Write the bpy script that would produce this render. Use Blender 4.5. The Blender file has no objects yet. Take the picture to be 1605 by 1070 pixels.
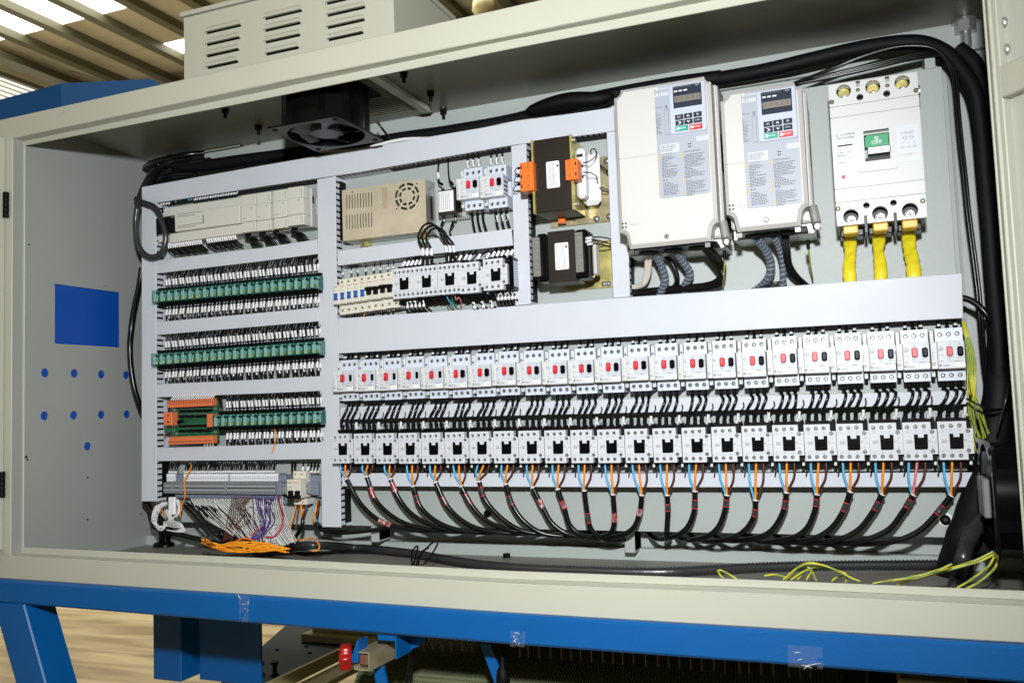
import bpy, bmesh, math, random
from mathutils import Vector, Matrix, Euler
S = bpy.context.scene
C = S.collection
rnd = random.Random(7)
# ---------------------------------------------------------------- camera, light, exposure
FPX = 1389.9
CAM_LOC = Vector((1.16498, -1.73445, 0.06365))
CAM_ROT = Euler((1.642717, 0.035808, 0.378663), 'XYZ')
cd = bpy.data.cameras.new('camera'); cam = bpy.data.objects.new('camera', cd); C.objects.link(cam)
cam.location = CAM_LOC; cam.rotation_euler = CAM_ROT
cd.sensor_width = 36.0; cd.lens = FPX / 1605 * 36.0; cd.clip_start = 0.05; cd.clip_end = 200
cd.dof.use_dof = True; cd.dof.focus_distance = 1.9; cd.dof.aperture_fstop = 12.0
S.camera = cam
w = bpy.data.worlds.new('World'); S.world = w; w.use_nodes = True
bg = w.node_tree.nodes['Background']; bg.inputs[0].default_value = (1.0, 0.86, 0.50, 1); bg.inputs[1].default_value = 0.10
def lamp(name, kind, loc, energy, color, **k):
    d = bpy.data.lights.new(name, kind); d.energy = energy; d.color = color
    for a, b in k.items(): setattr(d, a, b)
    o = bpy.data.objects.new(name, d); C.objects.link(o); o.location = loc; return o
fl = lamp('camera_flash', 'SPOT', (1.20, -1.80, 0.47), 178, (0.95, 0.975, 1.0), shadow_soft_size=0.04, spot_size=math.radians(118), spot_blend=1.0)
fl.rotation_euler = (Vector((0.08, 0, 0.20)) - fl.location).to_track_quat('-Z', 'Y').to_euler()
up = lamp('skylight_daylight', 'AREA', (-4.5, 4.6, 4.7), 420, (1.0, 0.93, 0.78), shape='RECTANGLE', size=7.0, size_y=2.6)
up2 = lamp('added_floor_bounce', 'AREA', (-5.0, 4.5, 0.6), 85, (1.0, 0.93, 0.78), shape='RECTANGLE', size=6.0, size_y=5.0); up2.rotation_euler = (math.pi, 0, 0)  # added lamp: brightens the roof sheets in place of light off the floor
hall = lamp('hall_light', 'AREA', (-1.2, -4.0, 3.4), 26, (1.0, 0.92, 0.70), shape='RECTANGLE', size=4.0, size_y=2.0)
hall.rotation_euler = (Vector((0.3, 0, 0)) - hall.location).to_track_quat('-Z', 'Y').to_euler()
S.view_settings.view_transform = 'Standard'; S.view_settings.look = 'None'
S.view_settings.exposure = 0.12; S.view_settings.gamma = 1
# ---------------------------------------------------------------- survey helpers: photo point + plane -> metres
CR = CAM_ROT.to_matrix()
def ray(px, py):
    return CR @ Vector(((px - 802.5) / FPX, -(py - 535) / FPX, -1.0))
def at(px, py, Y):
    d = ray(px, py); return CAM_LOC + d * ((Y - CAM_LOC.y) / d.y)
def atz(px, py, Z):
    d = ray(px, py); return CAM_LOC + d * ((Z - CAM_LOC.z) / d.z)
def atx(px, py, X):
    d = ray(px, py); return CAM_LOC + d * ((X - CAM_LOC.x) / d.x)
class Loc:
    "points read from an enlarged view (corner zx,zy; scale s) on the plane Y, in the local x,z of a thing at R"
    def __init__(s, zx, zy, sc, Y, R=None): s.a = (zx, zy, sc, Y); s.R = R or Vector((0, 0, 0))
    def w(s, x, y, Y=None): return at(s.a[0] + x / s.a[2], s.a[1] + y / s.a[2], s.a[3] if Y is None else Y)
    def __call__(s, x, y, Y=None):
        p = s.w(x, y, Y) - s.R; return (p.x, p.z)
    def rect(s, x0, y0, x1, y1, Y=None):
        a, b = s(x0, y0, Y), s(x1, y1, Y); return min(a[0], b[0]), max(a[0], b[0]), min(a[1], b[1]), max(a[1], b[1])
# ---------------------------------------------------------------- materials
def srgb(r, g, b):
    f = lambda c: (c / 255 / 12.92) if c / 255 <= 0.04045 else ((c / 255 + 0.055) / 1.055) ** 2.4
    return (f(r), f(g), f(b), 1)
MATS = {}
def mat(name, col, rough=0.5, metal=0.0, bump=0.0, bscale=300, vary=0.0, vscale=6, spec=0.5, coat=0.0, dirt=None):
    if name in MATS: return MATS[name]
    m = bpy.data.materials.new(name); m.use_nodes = True; nt = m.node_tree; p = nt.nodes['Principled BSDF']
    p.inputs['Base Color'].default_value = col; p.inputs['Roughness'].default_value = rough
    p.inputs['Metallic'].default_value = metal; p.inputs['Specular IOR Level'].default_value = spec
    p.inputs['Coat Weight'].default_value = coat
    tc = nt.nodes.new('ShaderNodeTexCoord')
    last = None
    if vary > 0:
        n = nt.nodes.new('ShaderNodeTexNoise'); n.inputs['Scale'].default_value = vscale; n.inputs['Detail'].default_value = 5
        nt.links.new(tc.outputs['Object'], n.inputs['Vector'])
        mr = nt.nodes.new('ShaderNodeMapRange'); mr.inputs['From Min'].default_value = 0.3; mr.inputs['From Max'].default_value = 0.7
        mr.inputs['To Min'].default_value = 1 - vary; mr.inputs['To Max'].default_value = 1 + vary
        nt.links.new(n.outputs['Fac'], mr.inputs['Value'])
        mx = nt.nodes.new('ShaderNodeMix'); mx.data_type = 'RGBA'; mx.blend_type = 'MULTIPLY'; mx.inputs[0].default_value = 1
        mx.inputs[6].default_value = col; nt.links.new(mr.outputs[0], mx.inputs[7]); last = mx.outputs[2]
        rr = nt.nodes.new('ShaderNodeMapRange'); rr.inputs['To Min'].default_value = max(0.02, rough - 0.07); rr.inputs['To Max'].default_value = rough + 0.07
        nt.links.new(n.outputs['Fac'], rr.inputs['Value']); nt.links.new(rr.outputs[0], p.inputs['Roughness'])
    if dirt:
        dcol, dscale, thr = dirt
        n = nt.nodes.new('ShaderNodeTexNoise'); n.inputs['Scale'].default_value = dscale; n.inputs['Detail'].default_value = 8; n.inputs['Roughness'].default_value = 0.7
        nt.links.new(tc.outputs['Object'], n.inputs['Vector'])
        mr = nt.nodes.new('ShaderNodeMapRange'); mr.inputs['From Min'].default_value = thr; mr.inputs['From Max'].default_value = thr + 0.12
        nt.links.new(n.outputs['Fac'], mr.inputs['Value'])
        mx = nt.nodes.new('ShaderNodeMix'); mx.data_type = 'RGBA'; nt.links.new(mr.outputs[0], mx.inputs[0])
        if last: nt.links.new(last, mx.inputs[6])
        else: mx.inputs[6].default_value = col
        mx.inputs[7].default_value = dcol; last = mx.outputs[2]
    if last: nt.links.new(last, p.inputs['Base Color'])
    if bump > 0:
        n = nt.nodes.new('ShaderNodeTexNoise'); n.inputs['Scale'].default_value = bscale; n.inputs['Detail'].default_value = 2
        nt.links.new(tc.outputs['Object'], n.inputs['Vector'])
        b = nt.nodes.new('ShaderNodeBump'); b.inputs['Strength'].default_value = bump; b.inputs['Distance'].default_value = 0.001
        nt.links.new(n.outputs['Fac'], b.inputs['Height']); nt.links.new(b.outputs['Normal'], p.inputs['Normal'])
    MATS[name] = m; return m
def emis(name, col, st):
    m = bpy.data.materials.new(name); m.use_nodes = True; nt = m.node_tree; nt.nodes.clear()
    e = nt.nodes.new('ShaderNodeEmission'); e.inputs[0].default_value = col; e.inputs[1].default_value = st
    o = nt.nodes.new('ShaderNodeOutputMaterial'); nt.links.new(e.outputs[0], o.inputs[0]); return m
def clear(name, col, fac=0.6, rough=0.15, gcol=None):
    m = bpy.data.materials.new(name); m.use_nodes = True; nt = m.node_tree; nt.nodes.clear()
    t = nt.nodes.new('ShaderNodeBsdfTransparent'); t.inputs[0].default_value = col
    g = nt.nodes.new('ShaderNodeBsdfPrincipled'); g.inputs['Base Color'].default_value = gcol or col; g.inputs['Roughness'].default_value = rough
    x = nt.nodes.new('ShaderNodeMixShader'); x.inputs[0].default_value = 1 - fac
    o = nt.nodes.new('ShaderNodeOutputMaterial'); nt.links.new(t.outputs[0], x.inputs[1]); nt.links.new(g.outputs[0], x.inputs[2]); nt.links.new(x.outputs[0], o.inputs[0]); return m
M_FRAME = mat('beige_grey_cabinet_paint', srgb(184, 184, 168), 0.40, bump=0.35, bscale=800, vary=0.03, vscale=3, dirt=(srgb(150, 138, 90), 9, 0.74))
M_WALLP = mat('grey_green_cabinet_paint', srgb(150, 153, 148), 0.42, bump=0.35, bscale=800, vary=0.03, vscale=3, dirt=(srgb(140, 132, 100), 7, 0.76))
M_PLATE = mat('pale_green_grey_plate_paint', srgb(168, 175, 171), 0.36, bump=0.40, bscale=1100, vary=0.02, vscale=5)
M_DUCT = mat('light_grey_duct_plastic', srgb(201, 205, 213), 0.45, bump=0.04, bscale=90, vary=0.02, vscale=12, spec=0.35, dirt=(srgb(182, 178, 164), 11, 0.70))
M_WHITE = mat('white_device_plastic', srgb(208, 211, 216), 0.4, bump=0.05, bscale=900)
M_MCCB = mat('pale_breaker_plastic', srgb(206, 207, 206), 0.42, bump=0.05, bscale=900)
M_COOL = mat('cool_white_device_plastic', srgb(206, 212, 224), 0.4, bump=0.05, bscale=900)
M_LGREY = mat('pale_grey_print_panel', srgb(196, 201, 210), 0.4)
M_SIDEC = mat('off_white_side_switch', srgb(212, 213, 210), 0.4)
M_CREAM = mat('cream_breaker_plastic', srgb(218, 214, 200), 0.42, bump=0.04, bscale=900)
M_BEIGE = mat('beige_controller_plastic', srgb(208, 206, 196), 0.5, bump=0.08, bscale=1200, dirt=(srgb(170, 160, 130), 30, 0.78))
M_DRIVE = mat('warm_white_drive_plastic', srgb(202, 200, 196), 0.42, bump=0.08, bscale=900)
M_BLACK = mat('black_plastic', srgb(9, 9, 10), 0.24, spec=0.14)
M_RIB = mat('ribbed_black_conduit_plastic', srgb(44, 44, 47), 0.3, spec=0.8)
M_FLAT = mat('dull_black_plastic', srgb(7, 7, 7), 0.6, spec=0.18)
M_WIRE = mat('black_wire_insulation', srgb(12, 12, 13), 0.25, spec=0.4)
M_HOSE = mat('black_foam_sleeve', srgb(12, 12, 16), 0.62, spec=0.2, bump=0.5, bscale=60, vary=0.25, vscale=20)
M_SLEEVE = mat('white_wire_marker_sleeve', srgb(235, 235, 235), 0.5, dirt=(srgb(120, 120, 125), 260, 0.62))
M_INK = mat('dark_print_ink', srgb(60, 60, 66), 0.6)
M_INKL = mat('grey_print_ink', srgb(140, 142, 148), 0.6)
M_INKW = mat('white_print_ink', srgb(240, 240, 240), 0.5)
M_STEEL = mat('zinc_steel', srgb(185, 185, 184), 0.3, metal=0.7, bump=0.1, bscale=200)
M_DSTEEL = mat('dull_steel', srgb(110, 108, 104), 0.35, metal=1.0)
M_BRASS = mat('yellow_zinc_plated_steel', srgb(200, 188, 118), 0.3, metal=0.55, vary=0.25, vscale=40, bump=0.1)
M_IRID = mat('yellow_passivated_steel', srgb(190, 178, 138), 0.3, metal=0.5, vary=0.3, vscale=30)
M_PSU = mat('gold_tinted_perforated_steel', srgb(226, 214, 188), 0.28, metal=0.4, vary=0.08, vscale=18, bump=0.05, bscale=80)
M_ALU = mat('brushed_aluminium', srgb(190, 188, 184), 0.35, metal=0.55, vary=0.08, vscale=40)
M_RED = mat('red_plastic', srgb(205, 36, 48), 0.35)
M_KRED = mat('glossy_red_knob_plastic', srgb(150, 14, 8), 0.3)
M_GREEN = mat('green_switch_face', srgb(0, 150, 90), 0.4)
M_TEAL = mat('teal_key_face', srgb(20, 155, 135), 0.4)
M_NAVY = mat('dark_navy_screen', srgb(46, 52, 68), 0.2)
M_DIGIT = mat('grey_brown_display_window', srgb(120, 112, 104), 0.4)
M_PGREY = mat('blue_grey_drive_label', srgb(164, 170, 182), 0.45)
M_PAD = mat('pale_blue_grey_keypad', srgb(186, 194, 208), 0.4)
M_YEL = mat('warning_yellow', srgb(225, 190, 60), 0.5)
M_ORANGE = mat('orange_terminal_plastic', srgb(236, 116, 40), 0.4)
M_SALMON = mat('salmon_orange_terminal_plastic', srgb(222, 118, 72), 0.5)
M_CORE = mat('lacquered_brown_black_core', srgb(33, 26, 20), 0.35, bump=0.3, bscale=500, dirt=(srgb(150, 140, 120), 160, 0.74))
M_LAM = mat('grey_steel_laminations', srgb(74, 82, 84), 0.4, metal=0.5)
M_PCB = mat('green_circuit_board', srgb(18, 92, 58), 0.35, vary=0.25, vscale=60)
M_DPCB = mat('dark_green_terminal_plastic', srgb(36, 96, 60), 0.4)
M_TB = mat('mid_grey_terminal_plastic', srgb(134, 138, 142), 0.5)
M_TBD = mat('blue_grey_terminal_plastic', srgb(120, 128, 142), 0.5)
M_BLUEP = mat('blue_machine_paint', srgb(0, 86, 152), 0.38, bump=0.25, bscale=250, vary=0.05, vscale=5)
M_FILM = mat('blue_protective_film', srgb(0, 70, 160), 0.45, bump=0.1, bscale=30)
M_BLUEL = mat('blue_lever_plastic', srgb(10, 84, 170), 0.35)
M_WB = mat('sky_blue_wire_insulation', srgb(92, 178, 224), 0.4)
M_WO = mat('orange_wire_insulation', srgb(240, 146, 30), 0.4)
M_WBR = mat('brown_wire_insulation', srgb(84, 40, 30), 0.4)
M_WW = mat('white_wire_insulation', srgb(226, 226, 224), 0.4)
M_WP = mat('purple_wire_insulation', srgb(72, 44, 122), 0.4)
M_WR = mat('red_wire_insulation', srgb(190, 30, 40), 0.4)
M_WPK = mat('pink_wire_insulation', srgb(224, 128, 136), 0.4)
M_WG = mat('green_wire_insulation', srgb(20, 150, 90), 0.4)
M_YG = mat('yellow_earth_wire_insulation', srgb(196, 188, 34), 0.4, vary=0.0)
M_YTAPE = mat('yellow_insulating_tape', srgb(236, 218, 40), 0.35, bump=0.35, bscale=70, vary=0.08, vscale=40)
M_SPIRAL = clear('clear_spiral_wrap', srgb(225, 230, 236), 0.55, 0.2, srgb(120, 130, 142))
M_SHRINK = mat('red_marked_shrink_tube', srgb(150, 44, 44), 0.25, dirt=(srgb(190, 185, 185), 120, 0.5))
M_SHRINKG = mat('grey_printed_shrink_tube', srgb(58, 52, 54), 0.25, dirt=(srgb(190, 185, 185), 160, 0.58))
M_COVER = clear('green_clear_relay_cover', srgb(216, 238, 234), 0.80, 0.08, srgb(20, 96, 84))
M_RLYIN = mat('pale_relay_works', srgb(216, 236, 234), 0.3)
M_CLEAR = clear('clear_plastic_cover', srgb(243, 240, 236), 0.86, 0.06)
M_TAPE = clear('clear_packing_tape', srgb(250, 251, 253), 0.96, 0.05)
M_BELT = mat('dark_olive_roller_wire', srgb(112, 118, 88), 0.45)
M_OLIVE = mat('olive_beige_machine_paint', srgb(160, 152, 110), 0.45, vary=0.1, vscale=10)
M_DPLATE = mat('dark_blue_oily_plate', srgb(10, 44, 66), 0.5, spec=0.25, vary=0.3, vscale=12)
M_BROWN = mat('rusty_brown_metal', srgb(110, 70, 52), 0.6)
M_PAPER = mat('white_paper_sticker', srgb(236, 236, 238), 0.5)
M_LSTK = mat('silver_grey_sticker', srgb(208, 212, 222), 0.4)
M_CBLUE = mat('cyan_print', srgb(60, 140, 200), 0.5)
M_ROOFS = mat('roof_sheet_underside', srgb(186, 178, 154), 0.7, vary=0.2, vscale=0.7)
M_PURL = mat('grey_green_roof_steel', srgb(96, 94, 72), 0.55)
M_CEILG = mat('shaded_ceiling_paint', srgb(132, 131, 114), 0.34, bump=0.3, bscale=700)  # cabinet paint in a darker tone, the ceiling's shade put into the colour
M_SHINE = mat('dark_socket_black', srgb(12, 12, 12), 0.5)
# ---------------------------------------------------------------- mesh builder
class MB:
    def __init__(s, m=None): s.v = []; s.f = []; s.m = []; s.sm = []; s.mats = [m] if m else []
    def mi(s, m):
        if m is None: return 0
        if m not in s.mats: s.mats.append(m)
        return s.mats.index(m)
    def add(s, vs, fs, m=None, smooth=False):
        k = len(s.v); s.v += [tuple(v) for v in vs]; i = s.mi(m)
        for f in fs: s.f.append([k + a for a in f]); s.m.append(i); s.sm.append(smooth)
        return s
    def box(s, x0, x1, y0, y1, z0, z1, c=0.0, m=None):
        if x0 > x1: x0, x1 = x1, x0
        if y0 > y1: y0, y1 = y1, y0
        if z0 > z1: z0, z1 = z1, z0
        c = min(c, (x1 - x0) * .45, (y1 - y0) * .45, (z1 - z0) * .45)
        if c <= 0:
            v = [(x, y, z) for x in (x0, x1) for y in (y0, y1) for z in (z0, z1)]
            return s.add(v, [(0, 1, 3, 2), (4, 6, 7, 5), (0, 4, 5, 1), (2, 3, 7, 6), (0, 2, 6, 4), (1, 5, 7, 3)], m)
        v = []; L = (x0, x1), (y0, y1), (z0, z1)
        for ix in (0, 1):
            for iy in (0, 1):
                for iz in (0, 1):
                    i = (ix, iy, iz)
                    for ax in range(3):
                        v.append(tuple(L[a][i[a]] + (0 if a == ax else (c if i[a] == 0 else -c)) for a in range(3)))
        idx = lambda ix, iy, iz, ax: (ix * 4 + iy * 2 + iz) * 3 + ax
        fs = []
        fs += [tuple(idx(k, *ij, 0) for ij in ((0, 0), (0, 1), (1, 1), (1, 0))) for k in (0, 1)]
        fs += [tuple(idx(ij[0], k, ij[1], 1) for ij in ((0, 0), (0, 1), (1, 1), (1, 0))) for k in (0, 1)]
        fs += [tuple(idx(ij[0], ij[1], k, 2) for ij in ((0, 0), (0, 1), (1, 1), (1, 0))) for k in (0, 1)]
        for a in (0, 1):
            for b in (0, 1):
                fs.append((idx(a, b, 0, 0), idx(a, b, 1, 0), idx(a, b, 1, 1), idx(a, b, 0, 1)))
                fs.append((idx(a, 0, b, 0), idx(a, 1, b, 0), idx(a, 1, b, 2), idx(a, 0, b, 2)))
                fs.append((idx(0, a, b, 1), idx(1, a, b, 1), idx(1, a, b, 2), idx(0, a, b, 2)))
                for d in (0, 1): fs.append((idx(a, b, d, 0), idx(a, b, d, 1), idx(a, b, d, 2)))
        return s.add(v, fs, m)
    def prism(s, poly, y0, y1, c=0.0, m=None):
        "extrude polygon of (x,z) from front y0 to back y1; c chamfers the front edge"
        n = len(poly); area = sum(poly[i][0] * poly[(i + 1) % n][1] - poly[(i + 1) % n][0] * poly[i][1] for i in range(n))
        if area < 0: poly = poly[::-1]
        v = [(x, y1, z) for x, z in poly]; rings = [v]
        v2 = [(x, y0 + c, z) for x, z in poly]; rings.append(v2)
        if c > 0:
            r = []
            for i in range(n):
                a, b, d = Vector(poly[i - 1]), Vector(poly[i]), Vector(poly[(i + 1) % n])
                e1 = (b - a); e2 = (d - b)
                if e1.length < 1e-9 or e2.length < 1e-9: r.append((b.x, y0, b.y)); continue
                e1.normalize(); e2.normalize()
                n1 = Vector((-e1.y, e1.x)); n2 = Vector((-e2.y, e2.x)); mm = n1 + n2
                mm = mm / max(0.35, mm.dot(n1)) if mm.length > 1e-6 else n1
                q = b + mm * c; r.append((q.x, y0, q.y))
            rings.append(r)
        vs = [p for r in rings for p in r]; fs = [tuple(range(n)), tuple(range((len(rings) - 1) * n, len(rings) * n))[::-1]]
        for k in range(len(rings) - 1):
            for i in range(n):
                j = (i + 1) % n; fs.append((k * n + i, k * n + j, (k + 1) * n + j, (k + 1) * n + i))
        return s.add(vs, fs, m)
    def cyl(s, p0, p1, r, n=12, r1=None, m=None, cap=True, smooth=True):
        p0, p1 = Vector(p0), Vector(p1); d = (p1 - p0).normalized(); r1 = r if r1 is None else r1
        u = d.orthogonal().normalized(); w_ = d.cross(u)
        a = [p0 + (u * math.cos(t) + w_ * math.sin(t)) * r for t in [2 * math.pi * i / n for i in range(n)]]
        b = [p1 + (u * math.cos(t) + w_ * math.sin(t)) * r1 for t in [2 * math.pi * i / n for i in range(n)]]
        s.add(a + b, [(i, (i + 1) % n, n + (i + 1) % n, n + i) for i in range(n)], m, smooth)
        if cap: s.add(a + b, [tuple(range(n))[::-1], tuple(range(n, 2 * n))], m)
        return s
    def lathe(s, o, d, prof, n=16, m=None, smooth=True):
        "prof: list of (radius, distance along d)"
        o = Vector(o); d = Vector(d).normalized(); u = d.orthogonal().normalized(); w_ = d.cross(u); vs = []
        for r, h in prof: vs += [o + d * h + (u * math.cos(t) + w_ * math.sin(t)) * r for t in [2 * math.pi * i / n for i in range(n)]]
        fs = [(k * n + i, k * n + (i + 1) % n, (k + 1) * n + (i + 1) % n, (k + 1) * n + i) for k in range(len(prof) - 1) for i in range(n)]
        s.add(vs, fs, m, smooth)
        s.add(vs, [tuple(range(n))[::-1], tuple(range((len(prof) - 1) * n, len(prof) * n))], m); return s
    def tube(s, pts, r, n=7, m=None, rib=0.0, ribl=0.004, flat=None):
        pts = [Vector(p) for p in pts]
        rr = r if isinstance(r, (list, tuple)) else [r] * len(pts)
        T = []
        for i in range(len(pts)):
            d = pts[min(i + 1, len(pts) - 1)] - pts[max(i - 1, 0)]
            T.append(d.normalized() if d.length > 1e-9 else Vector((0, 0, 1)))
        u = T[0].orthogonal().normalized(); vs = []
        for i, p in enumerate(pts):
            u = (u - T[i] * u.dot(T[i])); u = u.normalized() if u.length > 1e-6 else T[i].orthogonal().normalized()
            w_ = T[i].cross(u)
            for k in range(n):
                t = 2 * math.pi * k / n; vs.append(p + (u * math.cos(t) + w_ * math.sin(t)) * rr[i])
        L = len(pts)
        s.add(vs, [(i * n + k, i * n + (k + 1) % n, (i + 1) * n + (k + 1) % n, (i + 1) * n + k) for i in range(L - 1) for k in range(n)], m, True)
        s.add(vs, [tuple(range(n))[::-1], tuple(range((L - 1) * n, L * n))], m); return s
    def ribbed(s, pts, r, pitch=0.004, n=12, m=None):
        pts = spline(pts, 6); q = [Vector(p) for p in pts]; out = []; rad = []; L = 0; k = 0
        tot = sum((q[i + 1] - q[i]).length for i in range(len(q) - 1)); N = int(tot / pitch); i = 0; acc = 0
        for j in range(N * 2 + 1):
            t = j * tot / (N * 2)
            while i < len(q) - 2 and acc + (q[i + 1] - q[i]).length < t: acc += (q[i + 1] - q[i]).length; i += 1
            seg = (q[i + 1] - q[i]).length or 1; out.append(q[i].lerp(q[i + 1], min(1, (t - acc) / seg))); rad.append(r if j % 2 else r * 0.74)
        return s.tube(out, rad, n, m)
    def text(s, txt, x, z, y, size, align='LEFT', m=None, sx=1.0, bold=0.0):
        vs, fs = text_geo(txt, align)
        return s.add([(x + a * size * sx, y, z + b * size) for a, b in vs], fs, m or M_INK)
    def dashes(s, x0, x1, z0, z1, y, lh=0.0016, m=None, seed=0, fill=0.85, wl=(0.002, 0.006)):
        r = random.Random(seed); z = z1 - lh
        while z > z0:
            x = x0; end = x0 + (x1 - x0) * (fill + (1 - fill) * r.random() if r.random() > .25 else 0.5 * r.random() + .2)
            while x < end:
                l = min(r.uniform(*wl), end - x)
                if l > 0.0004: s.add([(x, y, z), (x + l, y, z), (x + l, y, z + lh * .55), (x, y, z + lh * .55)], [(0, 1, 2, 3)], m or M_INK)
                x += l + lh * 0.5
            z -= lh * 1.45
        return s
    def quad(s, a, b, c_, d, m=None): return s.add([a, b, c_, d], [(0, 1, 2, 3)], m)
    def obj(s, name, m=None, parent=None, loc=None, mesh_only=False):
        me = bpy.data.meshes.new(name)
        if m is not None and not s.mats: s.mats = [m]
        me.from_pydata(s.v, [], s.f)
        for q in s.mats: me.materials.append(q)
        if len(s.mats) > 1: me.polygons.foreach_set('material_index', s.m)
        me.polygons.foreach_set('use_smooth', s.sm)
        if len(s.v) < 60000:
            b = bmesh.new(); b.from_mesh(me); bmesh.ops.recalc_face_normals(b, faces=b.faces); b.to_mesh(me); b.free()
        me.update()
        if mesh_only: return me
        return link(name, me, parent, loc)
def link(name, me, parent=None, loc=None):
    o = bpy.data.objects.new(name, me); C.objects.link(o)
    if parent: o.parent = parent
    if loc is not None: o.location = loc
    return o
_tc = {}
def text_geo(txt, align='LEFT'):
    k = (txt, align)
    if k not in _tc:
        cu = bpy.data.curves.new('t', 'FONT'); cu.body = txt; cu.size = 1; cu.align_x = align; cu.align_y = 'CENTER'; cu.resolution_u = 2
        o = bpy.data.objects.new('t', cu); C.objects.link(o); bpy.context.view_layer.update()
        me = bpy.data.meshes.new_from_object(o.evaluated_get(bpy.context.evaluated_depsgraph_get()))
        _tc[k] = ([(v.co.x, v.co.y) for v in me.vertices], [tuple(p.vertices) for p in me.polygons])
        bpy.data.objects.remove(o); bpy.data.curves.remove(cu); bpy.data.meshes.remove(me)
    return _tc[k]
def spline(pts, n=5):
    p = [Vector(q) for q in pts]
    if len(p) < 3: return p
    p = [p[0] * 2 - p[1]] + p + [p[-1] * 2 - p[-2]]; out = []
    for i in range(1, len(p) - 2):
        a, b, c_, d = p[i - 1:i + 3]
        for k in range(n):
            t = k / n
            out.append(0.5 * ((2 * b) + (c_ - a) * t + (2 * a - 5 * b + 4 * c_ - d) * t * t + (3 * b - a - 3 * c_ + d) * t ** 3))
    out.append(p[-2]); return out
def holed(outer, holes, y0, y1, m, name=None, parent=None, axis='y', inner=None):
    "plate with real holes; outer and holes are (x,z) loops; thickness y0..y1 (front y0)"
    b = bmesh.new(); rings = []
    for y in (y0, y1):
        es = []; vr = []
        for lp in [outer] + holes:
            vv = [b.verts.new((x, y, z)) for x, z in lp]; vr.append(vv)
            es += [b.edges.new((vv[i], vv[(i + 1) % len(vv)])) for i in range(len(vv))]
        bmesh.ops.triangle_fill(b, edges=es, use_beauty=True, use_dissolve=False); rings.append(vr)
    for A, B in zip(*rings):
        n = len(A)
        for i in range(n): b.faces.new((A[i], A[(i + 1) % n], B[(i + 1) % n], B[i]))
    bmesh.ops.recalc_face_normals(b, faces=b.faces)
    me = bpy.data.meshes.new(name or 'plate'); b.to_mesh(me); b.free()
    if axis == 'x':
        for v in me.vertices: v.co = Vector((v.co.y, v.co.x, v.co.z))
    me.materials.append(m)
    if name is None: return me
    return link(name, me, parent)
def circ(x, z, r, n=12): return [(x + r * math.cos(2 * math.pi * i / n), z + r * math.sin(2 * math.pi * i / n)) for i in range(n)]
def rrect(x0, x1, z0, z1, r, n=3):
    out = []
    for cx, cz, a in ((x1 - r, z1 - r, 0), (x0 + r, z1 - r, 90), (x0 + r, z0 + r, 180), (x1 - r, z0 + r, 270)):
        out += [(cx + r * math.cos(math.radians(a + 90 * k / n)), cz + r * math.sin(math.radians(a + 90 * k / n))) for k in range(n + 1)]
    return out
def thing(name, label, cat, loc=(0, 0, 0), group=None):
    o = bpy.data.objects.new(name, None); C.objects.link(o); o.location = loc; o.empty_display_size = 0.02
    return tag(o, label, cat, group)
def tag(o, label=None, cat=None, group=None, kind=None):
    if label: o['label'] = label
    if cat: o['category'] = cat
    if group: o['group'] = group
    if kind: o['kind'] = kind
    return o
CH = {}
jit = random.Random(21)
def dup(root, loc, label, group=None, rz=None):
    "copy of a thing with copies of its parts and sub-parts (mesh data shared)"
    if root.name not in CH: CH[root.name] = [(c, list(c.children)) for c in root.children]
    r = root.copy(); C.objects.link(r); r.location = loc; r['label'] = label
    if root.name.startswith(('motor_breaker', 'contactor', 'miniature')): r.rotation_euler = (jit.uniform(-.006, .006), jit.uniform(-.0045, .0045), jit.uniform(-.014, .014))
    if group: r['group'] = group
    for c, g in CH[root.name]:
        d = c.copy(); C.objects.link(d); d.parent = r
        for e in g:
            h = e.copy(); C.objects.link(h); h.parent = d
    return r
ORD = 'first second third fourth fifth sixth seventh eighth ninth tenth eleventh twelfth thirteenth fourteenth fifteenth sixteenth seventeenth eighteenth nineteenth twentieth twenty-first twenty-second twenty-third twenty-fourth twenty-fifth twenty-sixth twenty-seventh twenty-eighth twenty-ninth thirtieth thirty-first thirty-second thirty-third thirty-fourth thirty-fifth thirty-sixth thirty-seventh thirty-eighth thirty-ninth fortieth forty-first forty-second forty-third forty-fourth'.split()
def screw_mesh(r, name='terminal_screw', m=None, deep=0.0):
    b = MB(); b.lathe((0, deep, 0), (0, -1, 0), [(r * .92, -0.0005), (r * .92, 0.0006), (r * .6, 0.0011)], 10, m or M_STEEL)
    a = .3; b.box(-r * .75, r * .75, deep - 0.00135, deep - 0.0005, -r * .12, r * .12, m=M_SHINE)
    b.box(-r * .12, r * .12, deep - 0.0014, deep - 0.0005, -r * .75, r * .75, m=M_SHINE)
    me = b.obj(name, mesh_only=True); return me
# ================================================================ THE SETTING: factory hall
GZ = -1.08
g = MB(); g.box(-30, 20, -12, 25, GZ - 0.2, GZ); 
m = mat('trowelled_tan_concrete', srgb(176, 158, 116), 0.5, bump=0.2, bscale=30)
nt = m.node_tree; tcn = nt.nodes.new('ShaderNodeTexCoord'); mp = nt.nodes.new('ShaderNodeMapping'); mp.inputs['Scale'].default_value = (0.7, 5.0, 1); mp.inputs['Rotation'].default_value = (0, 0, math.radians(-50))
nz = nt.nodes.new('ShaderNodeTexNoise'); nz.inputs['Scale'].default_value = 1.6; nz.inputs['Detail'].default_value = 7; nz.inputs['Distortion'].default_value = 0.6
cr = nt.nodes.new('ShaderNodeValToRGB'); cr.color_ramp.elements[0].position = 0.38; cr.color_ramp.elements[0].color = srgb(150, 132, 96); cr.color_ramp.elements[1].position = 0.62; cr.color_ramp.elements[1].color = srgb(206, 190, 148)
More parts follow.
